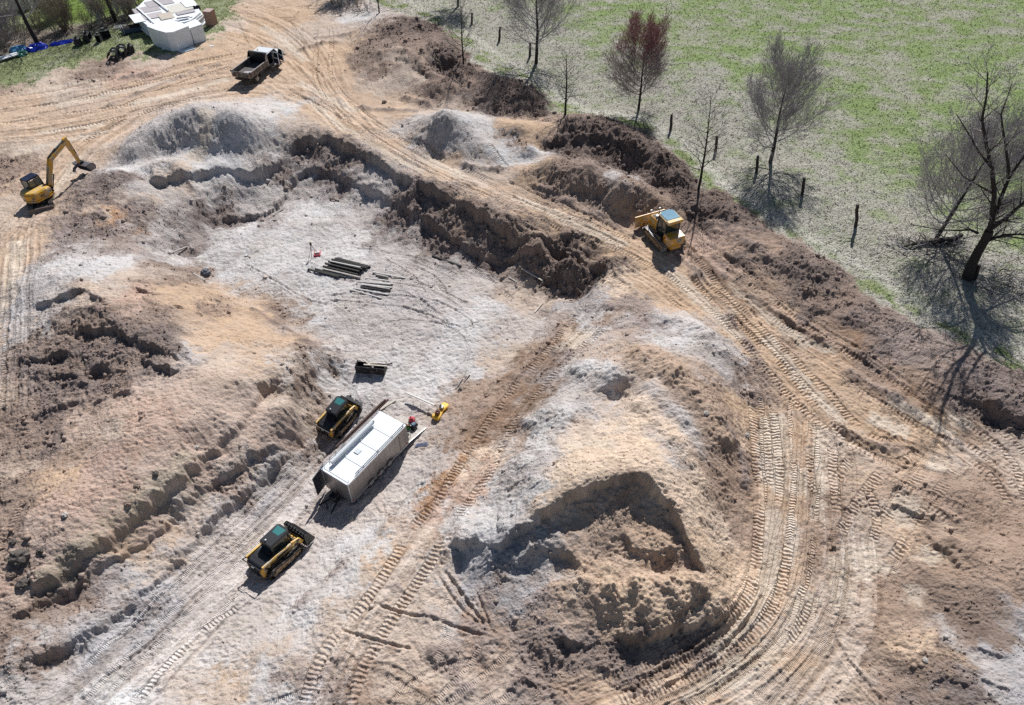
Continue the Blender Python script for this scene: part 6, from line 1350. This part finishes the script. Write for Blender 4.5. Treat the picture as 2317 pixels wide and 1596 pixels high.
# ------------------------------------------------------------------ bare trees
def bark(name, c, n=.3): return mat(name, c, .9, noise=n, nscale=8, spec=.2)
MK_d = bark('dark_bark', (.045, .038, .036)); MK_g = bark('grey_twigs', (.36, .335, .34)); MK_r = bark('red_buds', (.29, .14, .145)); MK_rr = bark('reddish_twigs', (.29, .235, .235)); MK_l = bark('pale_twigs', (.27, .25, .24)); MK_p = bark('weathered_post', (.055, .045, .042))
def ring(vs, p, d, r, n):
    u = d.orthogonal().normalized(); w = d.cross(u)
    for i in range(n): t = 6.2832*i/n; vs.append(p+u*math.cos(t)*r+w*math.sin(t)*r)
def limb(B, P, R, n, m):
    vs = []
    for i, p in enumerate(P):
        d = (P[min(i+1, len(P)-1)]-P[max(i-1, 0)]).normalized(); ring(vs, p, d, R[i], n)
    B.add(vs, [(j*n+i, j*n+(i+1) % n, (j+1)*n+(i+1) % n, (j+1)*n+i) for j in range(len(P)-1) for i in range(n)], m)
def grow(rng, Bt, Bc, p, d, L, r, lev, S):
    """one limb and what it carries; the first levels belong to the trunk mesh, the rest to the crown"""
    n = S['seg'][min(lev, len(S['seg'])-1)]; P = [p]; R = [r]; q = p.copy(); dd = d.copy(); re = r*S['taper'][min(lev, 4)]
    for i in range(n):
        j = Vector((rng.gauss(0, 1), rng.gauss(0, 1), rng.gauss(0, 1)))*S['wob'][min(lev, 4)]
        dd = (dd+j+Vector((0, 0, S['up'][min(lev, 4)]))).normalized(); q = q+dd*L/n; P.append(q.copy()); R.append(max(S['rmin'], r+(re-r)*(i+1)/n))
    B = Bt if lev < S['tl'] else Bc; mt = S['mt'] if lev < S['tl'] else (S['mc'] if S.get('bud') is None or q.z < S['bud'] or lev < 3 else S['mb'])
    limb(B, P, R, 7 if lev == 0 else (5 if lev == 1 else 3), mt)
    if lev >= S['lev']: return
    k = S['kids'][lev]
    for i in range(k):
        t = S['start'][min(lev, 4)]+(1-S['start'][min(lev, 4)])*(i+rng.random())/k; s = t*n; a = min(int(s), n-1); f = s-a
        o = P[a].lerp(P[a+1], f); ax = (P[a+1]-P[a]).normalized(); az = i*2.4+rng.random()*1.2; u = ax.orthogonal().normalized(); w = ax.cross(u); side = u*math.cos(az)+w*math.sin(az)
        an = math.radians(S['ang'][min(lev, 4)]*(1.25-.5*t)+rng.gauss(0, 6)); nd = (ax*math.cos(an)+side*math.sin(an)).normalized()
        ln = L*S['len'][min(lev, 4)]*(1.15-.55*t if lev == 0 or S.get('cone') else 1.05-.35*t)*rng.uniform(.8, 1.15)
        rr = (R[a]+(R[a+1]-R[a])*f)*S['rad'][min(lev, 4)]; grow(rng, Bt, Bc, o, nd, ln, max(S['rmin'], rr), lev+1, S)
def tree_at(u, v, h, seed, S, label, lean=(0, 0), group='bare trees along the old fence line', name='bare_tree', fork=.3, r=.16):
    p = at(u, v); rng = random.Random(seed); t = thing(name, label, 'tree', p, 0, group); Bt, Bc = MB(), MB()
    d = Vector((lean[0], lean[1], 1)).normalized(); grow(rng, Bt, Bc, Vector((0, 0, -.15)), d, h*S.get('stem', 1.0), r, 0, S)
    Bt.build('trunk', t, smooth=True); Bc.build('crown', t); return t
base_S = dict(seg=[8, 6, 4, 3, 2], taper=[.18, .25, .3, .4, .5], wob=[.035, .06, .09, .1, .12], up=[.03, .09, .07, .05, .03], rmin=.011, tl=2, lev=4, kids=[15, 9, 6, 4], start=[.24, .15, .15, .2, .2], ang=[38, 26, 28, 30, 30], rad=[.42, .5, .55, .6, .6], mt=MK_d, mc=MK_g, mb=MK_r)
base_S['len'] = [.55, .52, .5, .55, .5]
vase = dict(base_S); vase.update(kids=[30, 13, 8, 5], ang=[64, 30, 28, 28, 28], start=[.20, .08, .1, .15, .2], up=[.02, .16, .10, .06, .04], stem=.80, rmin=.0075, tl=1); vase['len'] = [.60, .52, .5, .5, .5]
redS = dict(vase); redS.update(mc=MK_rr, mb=MK_r, bud=7.4, kids=[34, 14, 8, 5])
thin = dict(base_S); thin.update(kids=[26, 5, 3], lev=3, ang=[58, 38, 36, 36, 36], start=[.2, .2, .2, .2, .2], mc=MK_l, rmin=.010, up=[.02, .02, .03, .03, .03], cone=1); thin['len'] = [.34, .42, .5, .5, .5]
tree_at(1445, 247, 10.4, 11, redS, 'full rounded bare tree with crimson buds over its top', r=.17, lean=(.03, 0))
tree_at(1743, 368, 11.6, 12, vase, 'tall dense grey twigged tree standing between two fence posts in mid meadow edge', r=.22, lean=(.02, 0))
tree_at(1580, 430, 9.6, 13, thin, 'slender sparse young tree at the berm right above the bulldozer', r=.14, lean=(.03, 0))
tree_at(1048, 148, 8.8, 14, thin, 'slender pale twigged tree on the brown berm left of the tall cut off tree', r=.13)
tree_at(1213, 143, 13.5, 15, dict(vase, stem=.85), 'tall dark trunked tree whose top leaves the frame, beside a fence post', r=.25, lean=(.02, 0))
tree_at(1279, 260, 7.2, 16, dict(thin, kids=[20, 4, 3]), 'crooked slim tree with broken top at the end of the dark brown heap', r=.15)
tree_at(2118, 540, 12.4, 17, dict(vase, kids=[34, 13, 8, 5], start=[.14, .1, .12, .2, .2]), 'leaning fine twigged tree just behind the largest tree on the right', r=.20, lean=(.17, 0))
tree_at(1037, 14, 9.5, 19, vase, 'bare tree cut by the top frame edge with a fan shaped shadow', r=.2); tree_at(858, 30, 7.5, 20, thin, 'thin dark stem at the top end of the brown berm', r=.12)
tree_at(800, -30, 10, 23, vase, 'bare tree above the frame whose lower twigs hang over the road head', r=.2)
# the big forked tree, lower right
def big_tree():
    p = at(2192, 628); t = thing('old_forked_tree', 'largest dark tree with heavy spreading limbs at the right edge', 'tree', p, 0, 'bare trees along the old fence line'); rng = random.Random(4); Bt, Bc = MB(), MB()
    def pt(u, v, dy): x, y = 0, 0; P0 = Vector((0, p.y+dy, 0)); xx = (u-CU)/FPX; yy = -(v-CV)/FPX; d = Vector((xx, CP+yy*SP, -SP+yy*CP)); k = (p.y+dy)/d.y; return Vector((0, 0, CAMH))+d*k-p
    S = dict(base_S, kids=[0, 9, 6, 4], tl=3, lev=4, ang=[40, 42, 36, 34, 32], rmin=.014, up=[0, .05, .05, .03, .03]); S['len'] = [.5, .42, .5, .5, .5]
    M0 = [Vector((0, 0, -.3)), pt(2198, 600, -.1), pt(2212, 572, 0), pt(2228, 545, .1), pt(2238, 522, .15)]; limb(Bt, M0, [.52, .42, .38, .36, .33], 10, MK_d)
    limbs = [([(2238, 522, .15), (2245, 500, .2), (2250, 440, .3), (2244, 380, .5), (2232, 330, .4), (2222, 270, .5), (2232, 220, .6), (2235, 165, .6)], .24), ([(2245, 500, .2), (2262, 455, .5), (2285, 400, .9), (2320, 350, 1.2), (2380, 300, 1.5)], .2), ([(2238, 520, .15), (2275, 495, -.3), (2320, 455, -.8), (2400, 400, -1.2)], .22),
      ([(2236, 545, .1), (2270, 532, -.4), (2330, 530, -1), (2420, 545, -1.4)], .14), ([(2238, 540, .1), (2280, 535, .6), (2340, 545, 1.2), (2400, 570, 2)], .11), ([(2212, 528, .1), (2195, 520, -.1), (2165, 522, -.4), (2125, 520, -.7), (2060, 508, -1.0)], .12), ([(2244, 380, .5), (2215, 345, .2), (2190, 300, 0), (2165, 260, -.2)], .1), ([(2285, 400, .9), (2275, 330, 1.1), (2265, 260, 1.2), (2290, 190, 1.3)], .12), ([(2250, 440, .3), (2215, 420, 0), (2180, 400, -.4), (2140, 350, -.7)], .09), ([(2238, 505, .4), (2268, 500, 1.5), (2310, 505, 2.6)], .1)]
    for L, r in limbs:
        P = [pt(*q) for q in L]; n = len(P); R = [max(.03, r*(1-.8*i/(n-1))) for i in range(n)]; limb(Bt, P, R, 7, MK_d)
        for i in range(n-1):
            for k in range(3):
                f = rng.random(); o = P[i].lerp(P[i+1], f); ax = (P[i+1]-P[i]).normalized(); a = rng.random()*6.28; u = ax.orthogonal().normalized(); w = ax.cross(u)
                nd = (ax*.6+(u*math.cos(a)+w*math.sin(a))*.75+Vector((0, 0, .25))).normalized(); grow(rng, Bt, Bc, o, nd, rng.uniform(1.3, 2.6), R[i]*.38, 2, S)
    Bt.build('trunk', t, smooth=True); Bc.build('crown', t)
big_tree()
# left trees and brush
tree_at(262, 48, 13, 31, dict(vase, kids=[16, 9, 6, 4], start=[.3, .1, .1, .2, .2]), 'dark bare tree standing behind the foam stack by the chain link fence', group='trees behind the yard', r=.3, lean=(-.08, 0))
tree_at(84, 96, 14, 32, dict(vase, kids=[16, 9, 6, 4], start=[.25, .1, .1, .2, .2]), 'twin stemmed bare tree rising from brush above the blue tarpaulins', group='trees behind the yard', r=.32, lean=(-.12, 0))
tree_at(20, 70, 11, 33, vase, 'bare tree in dense brush at the top left corner', group='trees behind the yard', r=.2); tree_at(150, 40, 12, 34, dict(thin, mc=MK_g), 'thin straight bare tree in the brush left of the chain link fence', group='trees behind the yard', r=.14); tree_at(-60, 110, 12, 35, vase, 'bare tree outside the left frame edge over the brush', group='trees behind the yard', r=.22)
def shrub_proto(seed, h, m):
    rng = random.Random(seed); t = thing('bare_shrub', '', 'shrub'); B = MB()
    S = dict(base_S, mt=m, mc=m, kids=[5, 4], lev=2, tl=0, ang=[28, 30, 30, 30, 30], rmin=.010, seg=[4, 3, 2], start=[.3, .2, .2, .2, .2]); S['len'] = [.5, .5, .5, .5, .5]
    for k in range(16):
        a = rng.random()*6.28; d = Vector((math.cos(a)*.35, math.sin(a)*.35, 1)).normalized(); grow(rng, B, B, Vector((math.cos(a)*.3*rng.random(), math.sin(a)*.3*rng.random(), -.1)), d, h*rng.uniform(.6, 1.1), .03, 0, S)
    B.build('stems', t); return t
MK_b1, MK_b2 = bark('brown_stems', (.24, .20, .16)), bark('olive_stems', (.28, .26, .18))
protos = [shrub_proto(60+k, 3.4+.5*(k % 3), (MK_b1, MK_g, MK_b2, MK_b1)[k % 4]) for k in range(4)]; rng = random.Random(77); cnt = 0
def copy_tree(o, parent=None):
    c = o.copy(); sc.collection.objects.link(c); c.parent = parent
    for ch in list(o.children): copy_tree(ch, c)
    return c
SPOTS = []
for k in range(50):
    u = rng.uniform(-60, 325); line = 128-.34*max(0, u) if u < 200 else 72-.28*(u-200); v = line-rng.uniform(2, 55 if u < 180 else 22); SPOTS.append((u, v))
for u, v in ((770, 14), (790, 8), (812, 22), (835, 30), (752, 8)): SPOTS.append((u, v))
for k, (u, v) in enumerate(SPOTS):
    src = protos[k % 4]; o = src if k < 4 else copy_tree(src); o.location = at(u, v); o.rotation_euler.z = rng.random()*6.28; s = rng.uniform(.7, 1.25)*(1 if k < 50 else .6); o.scale = (s, s, s)
    if k < 50: o['group'] = 'leafless shrubs in the thicket above the tarpaulins'; o['label'] = 'leafless shrub in the brown thicket along the chain link fence, upper left'
    else: o['group'] = 'low leafless shrubs at the road head'; o['label'] = 'low leafless shrub by the top end of the haul road'
# old fence posts along the meadow
for k, (u, v, u2, v2, lab) in enumerate([(1067, 61, 1068, 30, 'fence post beside the top middle tree shadow, farthest along the grassy path'), (1128, 101, 1132, 61, 'slightly bent fence post on the verge left of the tall cut off tree'), (1198, 137, 1200, 97, 'fence post close beside the tall cut off tree trunk'), (1517, 301, 1520, 259, 'short fence post right of the red budded tree'), (1618, 351, 1623, 308, 'fence post right behind the slender sparse tree'), (1711, 400, 1715, 353, 'fence post just left of the dense grey tree trunk'), (1814, 450, 1820, 403, 'fence post right below the dense grey tree'), (1935, 526, 1941, 463, 'tall crooked fence post alone between the dense tree and the leaning tree'), (2203, 640, 2216, 600, 'leaning post at the foot of the largest tree')]):
    u, v = u2+(u-u2)*.8, v2+(v-v2)*.8; p = at(u, v); x = (u2-CU)/FPX; y = -(v2-CV)/FPX; d = Vector((x, CP+y*SP, -SP+y*CP)); q = Vector((0, 0, CAMH))+d*(p.y/d.y)-p; B = MB(); a = Vector((0, 0, -.2)); kink = (.05 if k in (1, 7) else .015)
    P = [a, q*.35+Vector((kink, 0, 0)), q*.7+Vector((-kink, 0, 0)), q]; limb(B, P, [.17, .16, .155, .14], 8, MK_p); B.add([q+Vector((.1, 0, 0)), q+Vector((0, .1, .02)), q+Vector((-.1, 0, 0)), q+Vector((0, -.1, 0))], [(0, 1, 2, 3)], MK_l)
    o = B.build('fence_post'); o.location = p; tag(o, lab, 'fence post', 'old wooden fence posts along the meadow')
# fallen log and broken branches
p = at(2120, 552); t = thing('fallen_log', 'dark fallen log with splintered root end below the leaning tree', 'log', p, math.radians(6)); B = MB(); limb(B, [Vector((-3.6, -.3, .12)), Vector((-2, .0, .25)), Vector((0, .05, .3)), Vector((1.6, .1, .32)), Vector((2.5, .5, .45))], [.08, .17, .26, .3, .22], 8, MK_d); B.build('trunk', t, smooth=True); B = MB(); rng = random.Random(5)
for k in range(16): a = Vector((rng.uniform(-3, 2.6), .1, .3)); dd = Vector((rng.uniform(-1, 1), rng.uniform(-1, 1), rng.uniform(0, .7))).normalized(); limb(B, [a, a+dd*rng.uniform(.4, 1.2), a+dd*1.4+Vector((.3, .1, -.2))], [.06, .035, .015], 4, MK_d)
B.build('branches', t)
def brushpile(u, v, w, d, n, label, seed, m=None):
    rng = random.Random(seed); B = MB(); c = at(u, v)
    for k in range(n):
        x, y = rng.gauss(0, w), rng.gauss(0, d); a = rng.random()*6.28; L = rng.uniform(.8, 2.6); z = hz(c.x+x, c.y+y)-c.z+.05+rng.random()*.35; q = Vector((x, y, z)); dd = Vector((math.cos(a), math.sin(a), rng.uniform(-.05, .25)))
        limb(B, [q, q+dd*L*.5+Vector((rng.uniform(-.1, .1), rng.uniform(-.1, .1), .05)), q+dd*L], [rng.uniform(.02, .05), .02, .01], 3, m or (MK_d if k % 2 else MK_g))
    o = B.build('branch_pile'); o.location = c; return tag(o, label, 'branches', kind='stuff')
brushpile(2290, 640, 2.2, 1.2, 110, 'tangle of broken branches on the ground right of the largest tree', 3); brushpile(2070, 560, 2.2, .8, 50, 'thin fallen twigs left of the fallen log', 4); brushpile(800, 26, 3.2, 1.2, 120, 'dark branch tangle at the head of the haul road, top edge', 6); brushpile(2150, 578, 1.2, .8, 50, 'scattered dead sticks between the log and the largest tree', 8)
# chain link fence behind the yard
fp = [(-60, 92), (10, 78), (80, 62), (150, 46), (215, 30), (300, 8), (380, -12)]; Pf = [at(*q) for q in fp]; t = thing('chain_link_fence', 'chain link fence running behind the bare brush, upper left', 'fence', (0, 0, 0)); M_galv = mat('galvanised', (.20, .21, .21), .5, metal=.4)
for a, b in zip(Pf[:-1], Pf[1:]):
    L = (b-a).length; n = max(1, round(L/3)); w = MB()
    for k in range(n):
        q = a.lerp(b, k/n); q.z = hz(q.x, q.y); MB().cyl(q, q+Vector((0, 0, 1.9)), .04, M_galv, 8).build('post', t)
        e = a.lerp(b, (k+1)/n); e.z = hz(e.x, e.y); MB().cyl(q+Vector((0, 0, 1.85)), e+Vector((0, 0, 1.85)), .028, M_galv, 6).build('rail', t)
        for j in range(18):
            f = j/18; g = q.lerp(e, f); h = q.lerp(e, min(1, f+.35)); w.cyl(g+Vector((0, 0, .05)), h+Vector((0, 0, 1.85*min(1, (1-f)/.35))), .006, M_galv, 3, caps=False); w.cyl(g+Vector((0, 0, 1.85)), h+Vector((0, 0, 1.85-1.8*min(1, (1-f)/.35))), .006, M_galv, 3, caps=False)
    w.build('wire_mesh', t)
t = thing('shed', 'small white shed beyond the brush at the top left', 'shed', at(52, 18), .3); MB().box((0, 0, 1.0), (3.0, 2.2, 2.0), M_foam).build('wall', t, .02); MB().prism([(-1.7, 2.0), (0, 2.6), (1.7, 2.0)], -1.2, 1.2, M_roofw).build('roof', t)
# ------------------------------------------------------------------ loose clods, stones, dry grass
def clods():
    rs = np.random.RandomState(12); N = 420000
    y = 10+rs.rand(N)**1.25*108; x = (rs.rand(N)*2-1)*((y*CP+CAMH*SP)*1158.5/FPX*1.12+3)
    D = sample(x, y); z, col, tm, rough, ge = D[:, 0], D[:, 1:4], D[:, 4], D[:, 5], D[:, 6]; e = .4; sl = np.hypot(base_h(x+e, y)-base_h(x-e, y), base_h(x, y+e)-base_h(x, y-e))/(2*e)
    pat = ss(-.35, .55, fbm(x*.45, y*.45, 4, 301)); w = (np.clip(rough-.18, 0, 1)**1.3*1.05+.035)*pat*(1-ge)*(1-.75*tm)*(.7+.6*ss(.2, .6, sl)); k = rs.rand(N) < w
    x, y, z, col, rough = x[k], y[k], z[k], col[k], rough[k]; n = len(x)
    s = (.024+.045*rs.rand(n)**3+.16*(rs.rand(n) < .035)*rs.rand(n))*(.55+.75*rough)*(1+np.hypot(y, CAMH)/150)
    oc = np.array([[1,0,0],[0,1,0],[-1,0,0],[0,-1,0],[0,0,1],[0,0,-1.]]); fc = np.array([[0,1,4],[1,2,4],[2,3,4],[3,0,4],[1,0,5],[2,1,5],[3,2,5],[0,3,5]])
    V = oc[None]*(1+rs.uniform(-.35, .35, (n, 6, 3))); a = rs.rand(n)*6.28; c_, s_ = np.cos(a)[:, None], np.sin(a)[:, None]
    V = np.stack([V[..., 0]*c_-V[..., 1]*s_, V[..., 0]*s_+V[..., 1]*c_, V[..., 2]*.8], -1)*s[:, None, None]+np.stack([x, y, z+s*.25], -1)[:, None]
    F = (fc[None]+np.arange(n)[:, None, None]*6).reshape(-1, 3).astype(np.int32); me = bpy.data.meshes.new('soil_clods'); me.vertices.add(n*6); me.vertices.foreach_set('co', V.astype(np.float32).ravel())
    me.loops.add(F.size); me.loops.foreach_set('vertex_index', F.ravel()); me.polygons.add(len(F)); me.polygons.foreach_set('loop_start', np.arange(0, F.size, 3, dtype=np.int32)); me.polygons.foreach_set('loop_total', np.full(len(F), 3, np.int32)); me.update()
    cc = np.repeat(np.clip(col*rs.uniform(.72, 1.05, (n, 1)), 0, 1), 6, 0); at_ = me.attributes.new('soil', 'FLOAT_COLOR', 'POINT'); at_.data.foreach_set('color', np.concatenate([cc, np.ones((n*6, 1))], 1).astype(np.float32).ravel())
    m = bpy.data.materials.new('clod_soil'); m.use_nodes = True; nn = m.node_tree.nodes; k = nn.new('ShaderNodeAttribute'); k.attribute_name = 'soil'; m.node_tree.links.new(k.outputs['Color'], nn['Principled BSDF'].inputs['Base Color']); nn['Principled BSDF'].inputs['Roughness'].default_value = .95; nn['Principled BSDF'].inputs['Specular IOR Level'].default_value = .1
    me.materials.append(m); o = bpy.data.objects.new('soil_clods', me); sc.collection.objects.link(o); tag(o, 'loose crumbs and clods of soil scattered over the worked ground', 'soil clods', kind='stuff'); print('clods', n)
clods()
def tufts():
    rs = np.random.RandomState(5); N = 340000; y = 28+rs.rand(N)*92; x = (rs.rand(N)*2-1)*((y*CP+CAMH*SP)*1158.5/FPX*1.1+3)
    D = sample(x, y); z, col, tm, rough, ge = D[:, 0], D[:, 1:4], D[:, 4], D[:, 5], D[:, 6]; cl = ss(-.5, .5, fbm(x*1.6, y*1.6, 3, 311)); k = (rs.rand(N) < ge*(.12+.75*cl)) & (ge > .5); x, y, z, col = x[k], y[k], z[k], col[k]; n = len(x)
    h = rs.uniform(.035, .09, n)*(1+np.hypot(y, 40)/160); a = rs.rand(n)*6.28; w = h*.6; lx, ly = np.cos(a+1.2)*h*1.6, np.sin(a+1.2)*h*1.6
    V = np.stack([np.stack([x-np.cos(a)*w, y-np.sin(a)*w, z-.02], -1), np.stack([x+np.cos(a)*w, y+np.sin(a)*w, z-.02], -1), np.stack([x+lx, y+ly, z+h], -1)], 1)
    me = bpy.data.meshes.new('meadow_grass'); me.vertices.add(n*3); me.vertices.foreach_set('co', V.astype(np.float32).ravel()); F = np.arange(n*3, dtype=np.int32); me.loops.add(n*3); me.loops.foreach_set('vertex_index', F); me.polygons.add(n); me.polygons.foreach_set('loop_start', np.arange(0, n*3, 3, dtype=np.int32)); me.polygons.foreach_set('loop_total', np.full(n, 3, np.int32)); me.update()
    cc = np.repeat(np.clip(col*rs.uniform(.7, 1.0, (n, 1)), 0, .8), 3, 0); at_ = me.attributes.new('soil', 'FLOAT_COLOR', 'POINT'); at_.data.foreach_set('color', np.concatenate([cc, np.ones((n*3, 1))], 1).astype(np.float32).ravel())
    m = bpy.data.materials.new('grass_blade'); m.use_nodes = True; nn = m.node_tree.nodes; ll = m.node_tree.links; k = nn.new('ShaderNodeAttribute'); k.attribute_name = 'soil'; tr = nn.new('ShaderNodeBsdfTranslucent'); df = nn.new('ShaderNodeBsdfDiffuse'); ad = nn.new('ShaderNodeMixShader'); ad.inputs[0].default_value = .6
    ll.new(k.outputs['Color'], tr.inputs[0]); ll.new(k.outputs['Color'], df.inputs[0]); ll.new(df.outputs[0], ad.inputs[1]); ll.new(tr.outputs[0], ad.inputs[2]); ll.new(ad.outputs[0], nn['Material Output'].inputs['Surface'])
    me.materials.append(m); o = bpy.data.objects.new('meadow_grass', me); sc.collection.objects.link(o); tag(o, 'dry and green grass tufts covering the meadow and lawn', 'grass', kind='stuff'); print('tufts', n)
tufts()
# boulders on the left mound
for k, (u, v, s, lab) in enumerate([(45, 1262, .55, 'large dark boulder on the smooth left mound, lower left'), (52, 1322, .38, 'dark stone just below the large boulder, lower left'), (91, 1248, .22, 'small dark stone right of the large boulder'), (28, 1300, .3, 'flat brown lump at the left frame edge below the boulder'), (148, 1166, .2, 'small grey stone alone on the left mound above the grass strip'), (290, 1140, .22, 'small brown stone at the top end of the grass strip'), (310, 1100, .2, 'brown clod uphill of the grass strip'), (352, 1072, .2, 'small dark clod farthest up the mound near the ledge'), (30, 1228, .22, 'dark lump directly above the large boulder'), (438, 1000, .16, 'little grey stone on the orange part of the left mound'), (1598, 936, .2, 'pale stone on the right flank of the tan ridge'), (1690, 986, .2, 'pale stone beside the start of the vertical crawler track'), (2093, 1495, .16, 'white stone on the lower right heap'), (870, 232, .3, 'brown boulder left of the dark berm foot')]):
    bm = bmesh.new(); bmesh.ops.create_icosphere(bm, subdivisions=3, radius=s)
    for vv in bm.verts:
        q = vv.co; nn = float(fbm(np.array([q.x*2.2/s+k*7]), np.array([q.y*2.2/s+q.z*1.7/s]), 3, 9+k)[0]); vv.co = q*(1+.28*nn); vv.co.z *= .7
    me = bpy.data.meshes.new('boulder'); bm.to_mesh(me); bm.free(); me.materials.append(mat('boulder_dark', (.10, .085, .075), .9, noise=.5, nscale=5, bump=.03, bscale=9) if k in (0, 1, 2, 7, 8) else mat('stone_pale', (.45, .41, .37) if k in (4, 9, 10, 11, 12) else (.26, .19, .15), .9, noise=.3, nscale=6, bump=.02, bscale=12)); o = bpy.data.objects.new('boulder', me); sc.collection.objects.link(o); o.location = at(u, v)+Vector((0, 0, s*.2)); o.rotation_euler.z = k; tag(o, lab, 'stone')
